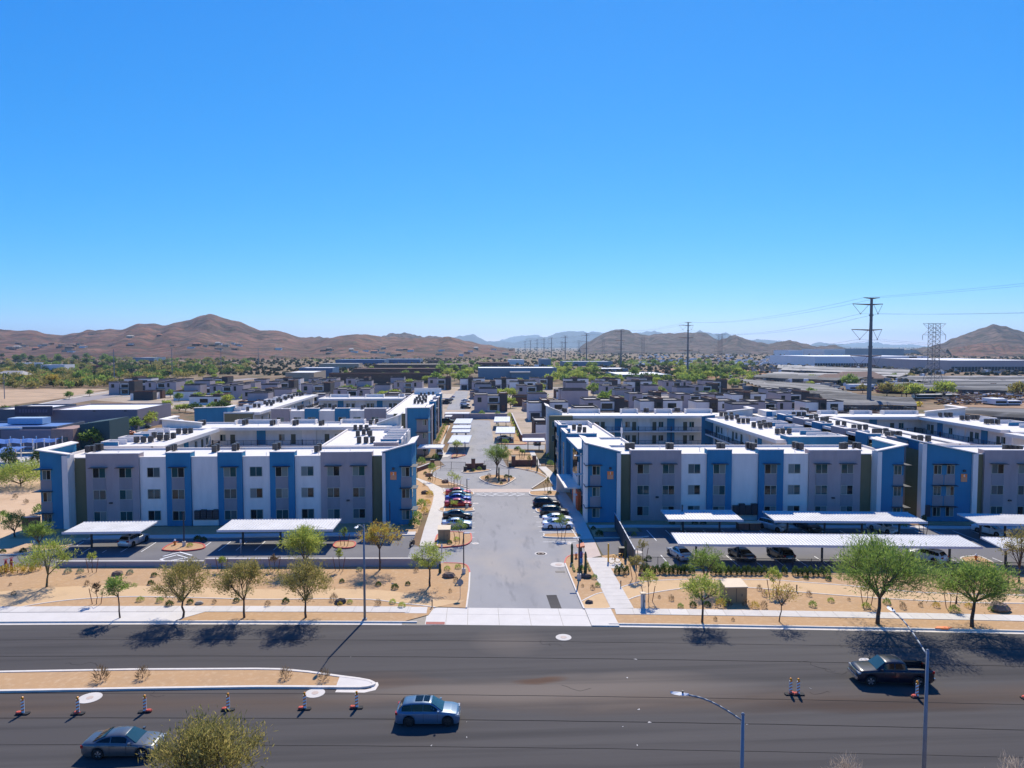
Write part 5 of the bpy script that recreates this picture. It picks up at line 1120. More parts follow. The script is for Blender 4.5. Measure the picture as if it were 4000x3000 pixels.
lot_light(z3(945, 580), 5.4, [(-.4, 0), (.4, 0)], 'lamp post on the round island beside the tree'); lot_light(z6(1397, 1190), 4.4, [(0, -.5)], 'lamp post behind the gates right of the inner drive'); lot_light(z6(1330, 760), 5.0, [(0, -.5)], 'lamp post beside the farther right grey carport'); lot_light(zc(1140, 1035), 3.9, [(0, -.5)], 'lamp post under the edge of the short carport')
lot_light(z3(1072, 640), 2.6, [(.3, 0)], 'short curved lamp on the round island')
# channelisers
def channelizer(p, label, bag, lean=0.0):
    w = S(*p); t = thing('traffic_panel', label, 'traffic barrier', (w.x, w.y, .025), 0, 'striped traffic panels on the avenue')
    q = MB(); q.prism([(-.45, -.2), (.45, -.2), (.5, 0), (.45, .2), (-.45, .2), (-.5, 0)], 0, .09); q.obj('base', m_tyre, t)
    pn = MB(); pn.box(-.12, -.025, .09, .12, .025, 1.12); po = pn.obj('panel', m_wht, t); po.rotation_euler = (0, lean, 0)
    for k in range(4):
        z = .2 + k * .25; q = MB(); 
        for y in (-.028, .028): q.face([(-.12, y, z), (.12, y, z + .1), (.12, y, z + .22), (-.12, y, z + .12)])
        q.obj('stripe', m_orange, po)
    q = MB(); q.box(-.05, -.04, 1.12, .05, .04, 1.2); q.cone((0, -.05, 1.27), (0, .05, 1.27), .085, .085, 10); q.obj('warning_light', m_amber, po)
    q = MB(); q.ball((bag * .3, 0, .12), .26, 8, sq=(1, .75, .45), jit=.12); q.obj('sandbag', flat('orange_sandbag', (.62, .09, .05), .8), t)
for p, lab, bag in ((f1(175, 1250), 'striped panel nearest the left edge of the avenue', -1), (f1(595, 1250), 'striped panel beside the oval manhole, second from left', -.3), (f1(1105, 1235), 'striped panel third from left below the median', 1), (f1(1740, 1220), 'striped panel fourth from left behind the bush top', -1), (f2(372, 1213), 'striped panel in front of the median manhole', -1), (f2(768, 1205), 'striped panel below the tip of the median', -1), (f4(172, 1100), 'left one of the two striped panels standing together', .3), (f4(230, 1103), 'right one of the two striped panels standing together', -.6), (f4(1135, 1122), 'striped panel below the tail of the pickup', -.6), (f4(1975, 1130), 'striped panel cut by the right edge', -.6)): channelizer(p, lab, bag)
# stop signs
def sign_post(base, h, r, label, m_face, rz=0):
    p = S(*base); t = thing('stop_sign', label, 'sign', (p.x, p.y, .1), rz); q = MB(); q.box(-.025, -.025, 0, .025, .025, h); q.obj('post', m_galv, t)
    q = MB(); q.face([(r * math.cos((k + .5) * math.pi / 4), -.04, h - r + r * math.sin((k + .5) * math.pi / 4)) for k in range(8)]); q.face([(r * math.cos(-(k + .5) * math.pi / 4), -.028, h - r + r * math.sin(-(k + .5) * math.pi / 4)) for k in range(8)]); q.obj('plate', m_face, t)
sign_post(f2(1557, 372), 2.2, .38, 'back of a grey octagonal stop sign at the street mouth', m_galv); sign_post(z6(1460, 1190), 1.9, .38, 'small red octagonal stop sign behind the gates', flat('sign_red', (.4, .02, .02), .5))
def simple_post(base, h, label, w=.05, m=None):
    p = S(*base); t = thing('sign_post', label, 'post', (p.x, p.y, .05)); q = MB(); q.box(-w, -w, 0, w, w, h); q.obj('post', m or m_galv, t); q = MB(); q.box(-w * 2.4, -w - .02, h - .45, w * 2.4, -w - .003, h); q.obj('plate', m_lampw, t)
simple_post(za(352, 1380), 2.3, 'white sign on a thin post beside the left drive'); simple_post(zb(348, 1270), 2.0, 'small sign post between the two front carports'); simple_post(z6(868, 1195), 3.2, 'tall sign post at the carport left of the inner drive', .06); simple_post(z3(348, 1480), 2.0, 'thin sign post beside the red-kerbed corner island')
# hydrants
def hydrant(base, label):
    p = S(*base); t = thing('fire_hydrant', label, 'hydrant', (p.x, p.y, .12)); m1 = flat('hydrant_orange', (.62, .20, .03), .5)
    q = MB(); q.cone((0, 0, 0), (0, 0, .08), .2, .2, 10); q.cone((0, 0, .08), (0, 0, .62), .14, .13, 10); q.cone((-.24, 0, .42), (.24, 0, .42), .07, .07, 8); q.cone((0, -.2, .4), (0, 0, .4), .09, .09, 8); q.obj('barrel', m1, t); q = MB(); q.ball((0, 0, .62), .17, 8, half=True); q.cone((0, 0, .77), (0, 0, .85), .05, .05, 6); q.obj('bonnet', m_wht, t)
hydrant(za(1778, 1255), 'orange hydrant on the red-kerbed island by block 2'); hydrant(zd(1750, 1330), 'orange hydrant on the island behind the right railing'); hydrant(zz(445, 590), 'orange hydrant beside the entrance totem')
# totem, bike racks, bins, cabinets
p = S(*zz(512, 800)); t = thing('entrance_totem', 'slim navy entrance totem with orange cap and pale blue panels', 'sign', (p.x, p.y, .1)); q = MB(); q.box(-.22, -.12, 0, .22, .12, 3.0); q.obj('column', PAINT['navy'], t); q = MB(); q.prism([(-.45, -.5), (.5, -.5), (.5, .3), (-.45, .3)], 3.0, [3.05, 3.25, 3.45, 3.2]); q.obj('cap', flat('totem_orange', (.6, .14, .05), .6), t)
for k, (z0, z1, m_) in enumerate(((.4, .9, m_lampw), (1.0, 1.6, flat('totem_blue', (.05, .25, .5), .5)), (1.7, 2.4, PAINT['blue']))): q = MB(); q.box(.225, -.3, z0, .29, .3, z1); q.box(-.2, -.17, z0, .24, -.125, z1); q.obj('sign_panel', m_, t)
q = MB(); q.sheet(SP([zz(935, 585), zz(1180, 590), zz(1285, 760), zz(1045, 770)]), .125); struct('bike_pad', q, m_conc)
m_yel = flat('rack_yellow', (.65, .33, .02), .5)
p = S(*zz(1000, 650)); q = MB((p.x, p.y, .1)); q.cone((0, 0, 0), (0, 0, 2.3), .11, .11, 10); q.cone((0, 0, 2.3), (0, 0, 2.36), .12, .1, 10); tag(q.obj('yellow_post', m_yel), 'tall yellow pipe post beside the bicycle-shaped rack', 'post')
for i, (a, b) in enumerate(((zz(1060, 685), 'left'), (zz(1165, 665), 'right'))):
    p = S(*a); t = thing('bike_rack', '%s yellow ring of the bicycle-shaped rack' % b, 'bike rack', (p.x, p.y, .12), R(10)); q = MB(); q.tube([(.48 * math.cos(k * math.pi / 8), 0, .5 + .48 * math.sin(k * math.pi / 8)) for k in range(17)], .035, 6); q.obj('ring', m_yel, t); q = MB(); q.tube([(0, 0, .5), (.3, 0, 1.1), (.7, 0, 1.1), (.5, 0, .5), (0, 0, .5)], .03, 6); q.box(.1, -.1, 1.1, .4, .1, 1.15); q.obj('frame', m_yel, t)
def bin_(base, label):
    p = S(*base); t = thing('waste_bin', label, 'bin', (p.x, p.y, .1)); q = MB(); q.prism([(-.35, -.35), (.35, -.35), (.35, .35), (-.35, .35)], 0, .95); q.obj('body', m_steel, t); q = MB(); q.box(-.4, -.4, .953, .4, .4, 1.05); q.obj('lid', m_black, t)
bin_(zz(1230, 535), 'dark bin beside the cactus and the screen wall'); bin_(z3(600, 530), 'dark bin at the left end of the gate pier'); bin_(z3(810, 512), 'dark bin at the right end of the gate pier'); bin_(z3(1085, 490), 'dark control box below the right gate wall')
def cabinet(base, w, d, h, label, m_, lid=True, rz=0):
    p = S(*base); t = thing('utility_cabinet', label, 'cabinet', (p.x, p.y, .1), rz); q = MB(); q.box(-w/2, 0, 0, w/2, d, h); q.obj('body', m_, t)
    q = MB(); e = .08; q.prism([(-w/2 - e, -e), (w/2 + e, -e), (w/2 + e, d + e), (-w/2 - e, d + e)], h + .002, [h + .1, h + .1, h + .35 if lid else h + .12, h + .35 if lid else h + .12]); q.obj('lid', m_tanl, t)
    q = MB(); q.box(-.02, -.03, .15, .02, -.003, h - .1); q.box(w/4, -.05, h * .45, w/4 + .06, -.003, h * .6); q.obj('door_handle', m_steel, t)
m_tan = mat('tan_steel', (.36, .235, .12), .6, .06); m_tanl = mat('tan_steel_lid', (.56, .43, .28), .6, .06)
cabinet(f3(1710, 412), 2.35, 2.0, 1.75, 'large tan utility enclosure with sloping lid by the pavement', m_tan); cabinet(z3(372, 1290), 1.7, 1.5, 1.6, 'tan utility cabinet on the red-kerbed corner island', m_tan); cabinet(zz(1608, 1470), .42, .4, 1.6, 'grey stone-clad post beside the staked young tree', m_conc, False)
cabinet(zc(1735, 1040), 1.6, 1.2, 1.0, 'brown transformer box under the carports, left one', m_brick, False); cabinet(zc(1845, 1040), 1.6, 1.2, 1.0, 'brown transformer box under the carports, right one', m_brick, False)
for i, (a, lab) in enumerate(((zz(1215, 1095), 'short dark bollard where the granite path meets the walkway'), (f2(1343, 440), 'short dark bollard at the left end of the granite path'), (f4(218, 322), 'short dark bollard beside the yellow-topped bare sapling'), (f4(1437, 415), 'short dark bollard beside the right palo verde'))):
    p = S(*a); q = MB((p.x, p.y, .1)); q.box(-.05, -.05, 0, .05, .05, .75); q.box(-.07, -.07, .75, .07, .07, .8); tag(q.obj('bollard', m_steel), lab, 'bollard', 'short bollards along the granite path')
# red backflow pipes
for i, (a, lab) in enumerate(((za(62, 1530), 'red backflow valve nearest the left edge'), (za(118, 1515), 'taller red backflow valve beside the first'))):
    p = S(*a); t = thing('backflow_valve', lab, 'valve', (p.x, p.y, .1)); mm = flat('valve_red', (.38, .03, .03), .5); q = MB(); q.cone((0, 0, 0), (0, 0, 1.0), .16, .13, 10); q.cone((0, 0, 1.0), (0, 0, 1.5), .2, .1, 10); q.obj('riser', mm, t); q = MB(); q.cone((-.7, 0, .8), (.1, 0, 1.0), .1, .1, 8); q.obj('crossover', m_lampw, t); q = MB(); q.tube([(.22 * math.cos(k * math.pi / 6), .22 * math.sin(k * math.pi / 6), 1.6) for k in range(13)], .03, 5); q.obj('handwheel', mm, t)
# meter-reader style railing on the right
def fence(a, b, h, label, z0=.05, group='dark picket fences', gap=.13, posts=2.4, top=True):
    a = Vector((a[0], a[1])); b = Vector((b[0], b[1])); d = b - a; L = d.length; ang = math.atan2(d.y, d.x); t = thing('picket_fence', label, 'fence', (a.x, a.y, z0), ang, group)
    n = max(1, round(L / posts))
    for k in range(n + 1): x = L * k / n; q = MB(); q.box(x - .035, -.035, 0, x + .035, .035, h + .05); q.obj('post', m_steel, t)
    q = MB(); q.box(0, -.022, h - .06, L, .022, h); q.obj('top_rail', m_steel, t); q = MB(); q.box(0, -.02, .12, L, .02, .16); q.obj('bottom_rail', m_steel, t)
    q = MB(); n = int(L / gap)
    for k in range(n): x = L * (k + .5) / n; q.box(x - .011, -.011, .16, x + .011, .011, h - .06, bottom=False)
    q.obj('pickets', m_steel, t)['kind'] = 'stuff'
    return t
fence((20.0, 86.9), (28.0, 86.1), 1.55, 'dark picket railing from the screen wall to the first car'); fence((28.0, 86.1), (46, 84.4), 1.55, 'dark picket railing behind the clipped hedge'); fence((46, 84.4), (72, 81.6), 1.55, 'dark picket railing behind the palo verde trees')
t = thing('screen_wall', 'tall dark screen fence running back from the railing to block 1', 'fence', (19.9, 87.3, 0)); d = Vector((1.3, 19.8)); ang = math.atan2(d.y, d.x)
for k in range(8): q = MB((0, 0, 0), ang); q.box(k * 2.48, -.04, .05, k * 2.48 + 2.42, .04, 2.3); q.obj('panel', m_steel, t); q = MB((0, 0, 0), ang); q.box(k * 2.48 - .06, -.06, 0, k * 2.48 - .003, .06, 2.42); q.obj('post', m_galv, t)
q = MB((0, 0, 0), ang); q.box(0, -.06, 2.303, 19.9, .06, 2.36); q.obj('top_rail', m_lampw, t)
# gates
def gate(a, b, label):
    t = fence(S(*a), S(*b), 1.75, label, .05, 'gates of the inner drive', .16, 9); t.name = 'drive_gate'; t['category'] = 'gate'
gate(z3(335, 512), z3(450, 510), 'left leaf of the left entrance gate'); gate(z3(450, 510), z3(603, 515), 'right leaf of the left entrance gate with a brace'); gate(z3(805, 500), z3(1060, 490), 'right entrance gate behind the round island tree'); gate(z3(1365, 475), z3(1400, 475), 'narrow pedestrian gate, left leaf'); gate(z3(1400, 475), z3(1470, 472), 'narrow pedestrian gate, right leaf')
def pier(base, label, h=2.1):
    p = S(*base); t = thing('gate_pier', label, 'pier', (p.x, p.y, 0), group='brown block gate piers'); q = MB(); q.box(-.45, -.4, 0, .45, .4, h); q.obj('shaft', m_brick, t); q = MB(); q.box(-.5, -.45, h + .003, .5, .45, h + .12); q.obj('cap', m_steel, t)
pier(z3(688, 518), 'brown pier between the two entrance gates', 2.6); pier(z3(1122, 478), 'brown pier left of the long gate wall', 2.4); pier(z3(1347, 472), 'brown pier right of the long gate wall', 2.4); pier(z3(247, 480), 'brown pier at the left end of the gates', 1.6)
lowwall(S(*z3(605, 515))[:2], S(*z3(670, 515))[:2], 1.35, 'brown block wall left of the middle gate pier', m=m_brick, capm=m_brick); lowwall(S(*z3(705, 512))[:2], S(*z3(797, 508))[:2], 1.35, 'brown block wall right of the middle gate pier', m=m_brick, capm=m_brick); lowwall(S(*z3(1140, 474))[:2], S(*z3(1335, 472))[:2], 1.35, 'long brown block wall beside the pedestrian gate', m=m_brick, capm=m_brick); lowwall(S(*z3(85, 535))[:2], S(*z3(230, 480))[:2], .9, 'brown block wall behind block 2 left of the gates', m=m_brick, capm=m_conc)
lowwall(S(*za(228, 1100))[:2], (-66.6, 110.3), 2.0, 'brown block wall at the left corner of block 2', m=m_brick); 
lowwall(S(*z6(575, 690))[:2], S(*z6(940, 690))[:2], 2.0, 'lavender estate wall behind the farthest carport', m=m_wall); lowwall(S(*z6(930, 690))[:2], S(*z6(1480, 690))[:2], 2.0, 'grey estate wall behind the inner drive', m=m_wall); lowwall(S(*z6(1545, 670))[:2], S(*z6(1690, 1010))[:2], 1.8, 'brown estate wall running beside the right grey carports', m=m_brick); lowwall(S(*z6(1690, 1000))[:2], S(*z6(2030, 985))[:2], 1.9, 'lavender wall behind the white carport beside the olive tower', m=m_wall)
q = MB(S(*f4(1335, 605))); q.prism([(-.9, -.1), (.3, -.3), (.9, 0), (.2, .25), (-.5, .2)], .1, .25); tag(q.obj('orange_debris', m_orange), 'flattened orange barrier debris on the verge at right', 'debris')
# ================================================================ vegetation
vr = random.Random(21)
m_bark = mat('desert_bark', (.085, .06, .045), .95, .3, 6, bump=.3); m_barkg = mat('palo_verde_bark', (.11, .105, .05), .9, .25, 5)
LF = dict(olive=[leafmat('olive_leaf_a', (0.293, 0.260, 0.078)), leafmat('olive_leaf_b', (0.199, 0.189, 0.061)), leafmat('olive_leaf_c', (0.398, 0.323, 0.104))],
          green=[leafmat('green_leaf_a', (0.199, 0.302, 0.061)), leafmat('green_leaf_b', (0.130, 0.208, 0.052)), leafmat('green_leaf_c', (0.306, 0.396, 0.086))],
          lime=[leafmat('lime_leaf_a', (0.352, 0.416, 0.078)), leafmat('lime_leaf_b', (0.235, 0.312, 0.070)), leafmat('lime_leaf_c', (0.470, 0.500, 0.104))],
          yellow=[leafmat('yellow_leaf_a', (0.500, 0.353, 0.061)), leafmat('yellow_leaf_b', (0.422, 0.260, 0.052)), leafmat('yellow_leaf_c', (0.500, 0.459, 0.086))],
          dry=[leafmat('dry_twig_a', (.20, .14, .08)), leafmat('dry_twig_b', (.14, .095, .055)), leafmat('dry_twig_c', (.26, .19, .11))],
          sage=[leafmat('sage_leaf_a', (0.246, 0.290, 0.203)), leafmat('sage_leaf_b', (0.174, 0.217, 0.145)), leafmat('sage_leaf_c', (0.319, 0.362, 0.246))],
          dark=[leafmat('dark_leaf_a', (0.061, 0.108, 0.029)), leafmat('dark_leaf_b', (0.043, 0.075, 0.022)), leafmat('dark_leaf_c', (0.096, 0.151, 0.041))],
          pale=[leafmat('pale_twig_a', (.42, .34, .27)), leafmat('pale_twig_b', (.34, .27, .21)), leafmat('pale_twig_c', (.5, .41, .33))])
def leaf(q, c, d, l, w, m):
    """one slim leaf blade"""
    d = d.normalized(); s = d.cross(Vector((vr.uniform(-1, 1), vr.uniform(-1, 1), vr.uniform(-1, 1)))); 
    if s.length < 1e-4: return
    s.normalize(); a = c - d * l * .5; b = c + d * l * .5
    i = [q.p(*(a)), q.p(*(c - s * w * .5)), q.p(*b), q.p(*(c + s * w * .5))]; q.f.append(i); q.m.append(m)
def tree_meshes(h, rad, th, seed, kind='olive', n=4500, l=.32, w=.06, lean=(0, 0), limbs=5, flatz=.62, up=.5, bark=None, tr=.13, twist=.3, sub=6, core_=.35):
    global vr
    vr = random.Random(seed); t = MB(); c = MB(); top = Vector((lean[0], lean[1], th))
    pts = [Vector((0, 0, 0))]
    for k in range(1, 4): pts.append(top * (k / 3) + Vector((vr.uniform(-1, 1), vr.uniform(-1, 1), 0)) * twist * .25 * (1 if k < 3 else 0))
    t.tube([tuple(p) for p in pts], [tr, tr * .85, tr * .75, tr * .65], 8)
    cc = Vector((lean[0] * 1.6, lean[1] * 1.6, th + (h - th) * .5)); rz = (h - th) * .5; tips = []
    for i in range(limbs):
        az = 2 * math.pi * (i + vr.uniform(-.3, .3)) / limbs; el = vr.uniform(-.15, 1.1)
        e = cc + Vector((math.cos(az) * math.cos(el) * rad * .72, math.sin(az) * math.cos(el) * rad * .72, math.sin(el) * rz * .75))
        mid = top.lerp(e, .5) + Vector((vr.uniform(-1, 1), vr.uniform(-1, 1), vr.uniform(-.2, .6))) * twist
        t.tube([tuple(top), tuple(mid), tuple(e)], [tr * .55, tr * .34, tr * .12], 6)
        for j in range(sub):
            s0 = top.lerp(mid, vr.uniform(.35, 1)) if vr.random() < .45 else mid.lerp(e, vr.uniform(.1, 1))
            a2 = az + vr.uniform(-1.1, 1.1); e2 = vr.uniform(-.45, 1.45); rr = vr.uniform(.55, 1.12)
            s1 = cc + Vector((math.cos(a2) * math.cos(e2) * rad * rr, math.sin(a2) * math.cos(e2) * rad * rr, math.sin(e2) * rz * rr))
            t.tube([tuple(s0), tuple(s0.lerp(s1, .55) + Vector((0, 0, .12))), tuple(s1)], [tr * .2, tr * .12, tr * .05], 4)
            for u in (.45, .7, .9, 1.0): tips.append(s0.lerp(s1, u))
    for j in range(int(len(tips) * core_)):
        az = vr.uniform(0, 6.283); el = vr.uniform(-.5, 1.5); rr = vr.uniform(.35, 1)
        tips.append(cc + Vector((math.cos(az) * math.cos(el) * rad * rr, math.sin(az) * math.cos(el) * rad * rr, math.sin(el) * rz * rr)))
    per = max(3, int(n * .8) // len(tips)); sg = rad * .105
    for tp in tips:
        m = vr.choice((0, 0, 1, 1, 2)); k = int(per * vr.uniform(.4, 1.6)); od = (tp - cc); od = od.normalized() if od.length > .01 else Vector((0, 0, 1))
        for _ in range(k):
            g = Vector((vr.gauss(0, sg), vr.gauss(0, sg), vr.gauss(0, sg * .7)))
            d = od * .8 + Vector((vr.uniform(-1, 1), vr.uniform(-1, 1), vr.uniform(-1, 1))) + Vector((0, 0, up))
            leaf(c, tp + g, d, l * vr.uniform(.6, 1.5), w * vr.uniform(.7, 1.4), m if vr.random() < .8 else 2)
    return t.mesh('trunk', bark or m_bark, True), c.mesh('crown', LF[kind])
def tree(label, px, py, h, rad, th, seed, kind, z=.1, group=None, name='tree', cat='tree', pos=None, **k):
    tm, cm = tree_meshes(h, rad, th, seed, kind, **k); p = S(px, py) if pos is None else Vector(pos)
    t = thing(name, label, cat, (p.x, p.y, z), 0, group); link('trunk', tm, t); link('crown', cm, t); return t
gs = 'trees along the avenue'
tree('small leaning green tree, first from the left at the kerb', *f1(915, 525), 4.3, 1.45, 2.2, 1, 'green', lean=(-.15, .1), n=2600, l=.26, group=gs, limbs=4, tr=.09)
tree('rounded olive tree, left of the three matching kerb trees', *f1(1397, 520), 6.0, 2.9, 1.75, 2, 'olive', n=6500, group=gs, limbs=6, flatz=.5)
tree('rounded olive tree, middle of the three matching kerb trees', *f1(1863, 520), 5.9, 2.85, 1.8, 3, 'olive', n=6300, group=gs, limbs=6)
tree('rounded olive tree, right of the three matching kerb trees', *f2(380, 520), 6.0, 2.9, 1.7, 4, 'olive', n=6500, group=gs, limbs=6)
tree('full bright green tree in front of the lavender wall', *zb(960, 1425), 5.4, 3.0, 1.2, 5, 'lime', n=8000, l=.34, group=gs, limbs=7)
tree('golden-yellow airy tree beside the lamp post', *zb(1680, 1425), 5.9, 2.75, 2.6, 6, 'yellow', n=4600, l=.28, group=gs, limbs=6, up=.1)
tree('light green airy tree near the street mouth on the left', *f2(1325, 280), 5.0, 2.3, 1.9, 7, 'lime', n=3400, l=.28, group=gs, limbs=5, core_=.15)
tree('wispy palo verde with forked trunk near the left edge', *f1(355, 285), 5.6, 3.0, 1.4, 8, 'lime', n=3800, l=.34, lean=(.2, 0), group=gs, limbs=5, up=.9, bark=m_barkg, core_=.1)
tree('feathery small tree in front of the hedge beside the tan enclosure', *f3(1470, 312), 5.0, 2.1, 1.6, 9, 'green', n=3400, l=.28, group=gs, limbs=5)
tree('low two-lobed yellow-green tree at the right kerb', *f3(1450, 555), 4.5, 2.6, 2.3, 10, 'lime', n=4200, l=.24, group=gs, limbs=6, flatz=.4, lean=(.0, 0), twist=.6)
tree('nearly bare sapling with yellow top at the right kerb', *f4(85, 550), 4.0, 1.7, 1.6, 11, 'yellow', n=420, l=.22, lean=(.2, 0), group=gs, limbs=7, sub=9, tr=.07, core_=0)
tree('largest green palo verde spreading over the right pavement', *f4(835, 567), 8.3, 5.2, 2.6, 12, 'green', n=16000, l=.42, w=.055, lean=(.2, .1), group=gs, limbs=8, up=.7, tr=.22, sub=9)
tree('second large green palo verde near the right edge', *f4(1555, 590), 6.3, 4.2, 2.5, 13, 'green', n=12000, l=.40, w=.055, lean=(.25, .1), group=gs, limbs=8, up=.5, tr=.2, sub=8, twist=.5)
tree('brownish thin tree at the right edge beside the railing', *f4(1915, 250), 6.8, 2.2, 1.8, 14, 'olive', n=3000, l=.3, group=gs, limbs=6, core_=.1)
p = S(800, 2842, 6.3); tree('top of an olive tree rising at the bottom left edge', 0, 0, 6.6, 3.15, 1.5, 15, 'olive', pos=(p.x, p.y - .2, 0), n=15000, l=.27, w=.055, group=gs, limbs=9, up=.8, sub=9, core_=.6)
tree('drooping green tree on the round island before the gates', *z3(940, 592), 7.0, 3.0, 2.3, 16, 'green', n=6500, l=.34, lean=(.1, .1), limbs=7, up=-.4, core_=.5, tr=.2)
tree('green shrub-like tree at the left corner of block 2', *za(400, 1275), 3.6, 2.1, .6, 17, 'green', n=3600, l=.3)
tree('leafy green tree against the brown corner wall', *za(150, 1170), 3.7, 1.9, .8, 18, 'green', n=2600, l=.3)
tree('big dense green bush in the bare lot behind block 2', *za(210, 655), 4.6, 6.4, .5, 19, 'lime', n=9000, l=.5, w=.1, limbs=10)
tree('tall dark shrub left of the blue shade sails', *za(100, 500), 5.5, 2.0, .5, 20, 'dark', n=2500, l=.4, w=.1); tree('dark shrub beside the picnic tables', *za(400, 470), 4.6, 2.1, .5, 22, 'dark', n=2500, l=.4, w=.1)
tree('green tree with pointed top on the inner drive island', *z6(755, 1225), 4.0, 1.5, 2.2, 23, 'lime', n=1200, l=.35, core_=.1)
# staked young trees
def staked(base, label, h, rad, kind, seed, n=700):
    p = S(*base); t = thing('staked_sapling', label, 'young tree', (p.x, p.y, .1), 0, 'staked young trees'); tm, cm = tree_meshes(h, rad, h * .45, seed, kind, n=n, l=.26, w=.06, limbs=4, sub=4, tr=.045); link('trunk', tm, t); link('crown', cm, t)
    for sx in (-1, 1): q = MB(); q.cone((sx * .45, 0, 0), (sx * .75, 0, 1.75), .04, .04, 6); q.obj('stake', m_rust, t)
for i, (b, h, r_, k, lab) in enumerate(((f1(705, 175), 2.6, .6, 'lime', 'staked sapling below the low wall at left'), (f1(737, 417), 2.5, .5, 'dry', 'staked thin sapling between path and pavement at left'), (zb(165, 1440), 1.9, .6, 'lime', 'staked sapling left of the carport sign post'), (zb(670, 1430), 2.0, .6, 'dry', 'staked sapling half hidden by an olive crown'), (zb(1290, 1432), 2.9, .5, 'lime', 'staked sapling left of the street lamp'), (zz(1690, 1345), 3.6, 1.0, 'lime', 'staked leaning sapling with bright leaves by the grey post'), (zz(1480, 955), 3.0, 1.1, 'olive', 'bushy staked sapling at the foot of the screen wall'), (f4(40, 345), 3.0, 1.1, 'lime', 'staked sapling behind the bare kerb sapling'), (f4(755, 428), 2.8, .8, 'lime', 'staked sapling left of the large palo verde trunk'), (f4(1390, 445), 2.8, .7, 'lime', 'staked sapling between the two large palo verdes'), (z3(535, 1320), 3.4, 1.5, 'green', 'staked green sapling in front of the silver sedan'), (z3(1640, 1255), 3.4, 1.1, 'green', 'staked green sapling in front of the white sedan'), (z3(450, 700), 3.2, .9, 'lime', 'slender sapling left of two beside the crosswalk'), (z3(515, 722), 2.8, .9, 'lime', 'slender sapling right of two beside the crosswalk'), (z3(1490, 765), 3.0, .6, 'olive', 'staked sapling on the island at the crosswalk end'), (zd(1245, 1088), 3.0, .6, 'dark', 'staked sapling between the carports before block 4'), (zz(1590, 640), 2.9, .7, 'olive', 'staked sapling just behind the railing corner'), (z3(250, 640), 3.2, .9, 'green', 'staked sapling beside the boulder left of the turning circle'), (zb(1340, 1190), 2.6, .6, 'green', 'sapling on the small red-kerbed island'), (z3(480, 950), 1.6, .9, 'lime', 'low staked sapling on the little island between parked cars'), (z3(1215, 400), 2.5, .7, 'green', 'young tree behind the long gate wall'), (z3(1290, 500), 3.0, .5, 'olive', 'young tree in front of the long gate wall'), (z6(1690, 1270), 2.6, .8, 'green', 'young tree between walkway and stop sign'), (z6(1455, 1130), 3.0, 1.0, 'green', 'young palm-like tree at the far carport corner'))):
    staked(b, lab, h, r_, k, 100 + i, 500 + 500 * int(r_ > .9))
# shrubs: a few shared shapes
def shrub_mesh(kind, seed, r=.45, h=.6, n=260, l=.16, w=.05, up=1.0):
    global vr
    vr = random.Random(seed); q = MB()
    for _ in range(n):
        az = vr.uniform(0, 6.283); el = math.asin(vr.uniform(0, 1)); rr = vr.uniform(.45, 1.0) ** .6; d = Vector((math.cos(az) * math.cos(el), math.sin(az) * math.cos(el), math.sin(el)))
        c = Vector((d.x * r * rr, d.y * r * rr, .08 + d.z * h * rr)); leaf(q, c, d + Vector((vr.uniform(-.5, .5), vr.uniform(-.5, .5), up * vr.uniform(0, 1))), l * vr.uniform(.7, 1.4), w, vr.choice((0, 0, 1, 2)))
    return q.mesh('foliage', LF[kind])
SH = {k: [shrub_mesh(k2, 40 + i, *a) for i in range(2)] for k, (k2, a) in dict(green=('green', (.45, .6)), dark=('dark', (.42, .5, 320)), lime=('lime', (.5, .55)), dry=('dry', (.38, .65, 150, .3, .025, 1.6)), sage=('sage', (.45, .5, 300, .14, .05)), yellow=('yellow', (.5, .7, 240, .22, .04, 1.5)), hedge=('dark', (.42, 1.15, 480, .16, .07, .4)), hedgel=('green', (.5, 1.3, 480, .2, .06, .8))).items()}
def stem_mesh():
    q = MB(); q.cone((0, 0, -.02), (0, 0, .25), .03, .015, 5); return q.mesh('stem', m_bark)
STEM = stem_mesh()
def shrub(base, kind, sc, label, group, name='shrub', z=.1, pos=None):
    p = S(*base) if pos is None else Vector(pos); t = thing(name, label, 'shrub', (p.x, p.y, z), random.uniform(0, 6), group, sc); link('foliage', random.choice(SH[kind]), t); link('stem', STEM, t)
hx = [f3(800, 185), f3(835, 183), f3(875, 180), f3(992, 180), f3(1030, 182), f3(1073, 184), f3(1107, 184), f3(1150, 182), f3(1175, 180), f3(1215, 184), f3(1245, 184), f3(1275, 184), f3(1302, 184), f3(1330, 184), f3(1375, 184), f3(1535, 190), f3(1575, 188), f3(1605, 188), f3(1650, 190), f3(1692, 190), f3(1732, 190), f3(1770, 190), f3(1805, 190), f3(1842, 192), f3(1880, 190), f3(1925, 192), f4(55, 190), f4(125, 190), f4(207, 198), f4(245, 198), f4(282, 200), f4(323, 200), f4(365, 202), f4(405, 202), f4(452, 204)]
for i, b in enumerate(hx): shrub(b, 'hedge' if i not in (8, 17, 26) else 'hedgel', .95 + .12 * math.sin(i * 2.1) + (.3 if i in (8, 17) else 0), '%s clipped bush from the left in the hedge along the railing' % ORD[i], 'clipped hedge bushes along the railing', 'hedge_bush')
names = {'green': 'green', 'dark': 'dark green', 'lime': 'bright green', 'dry': 'dry straw-coloured', 'sage': 'grey-green', 'yellow': 'yellowish'}
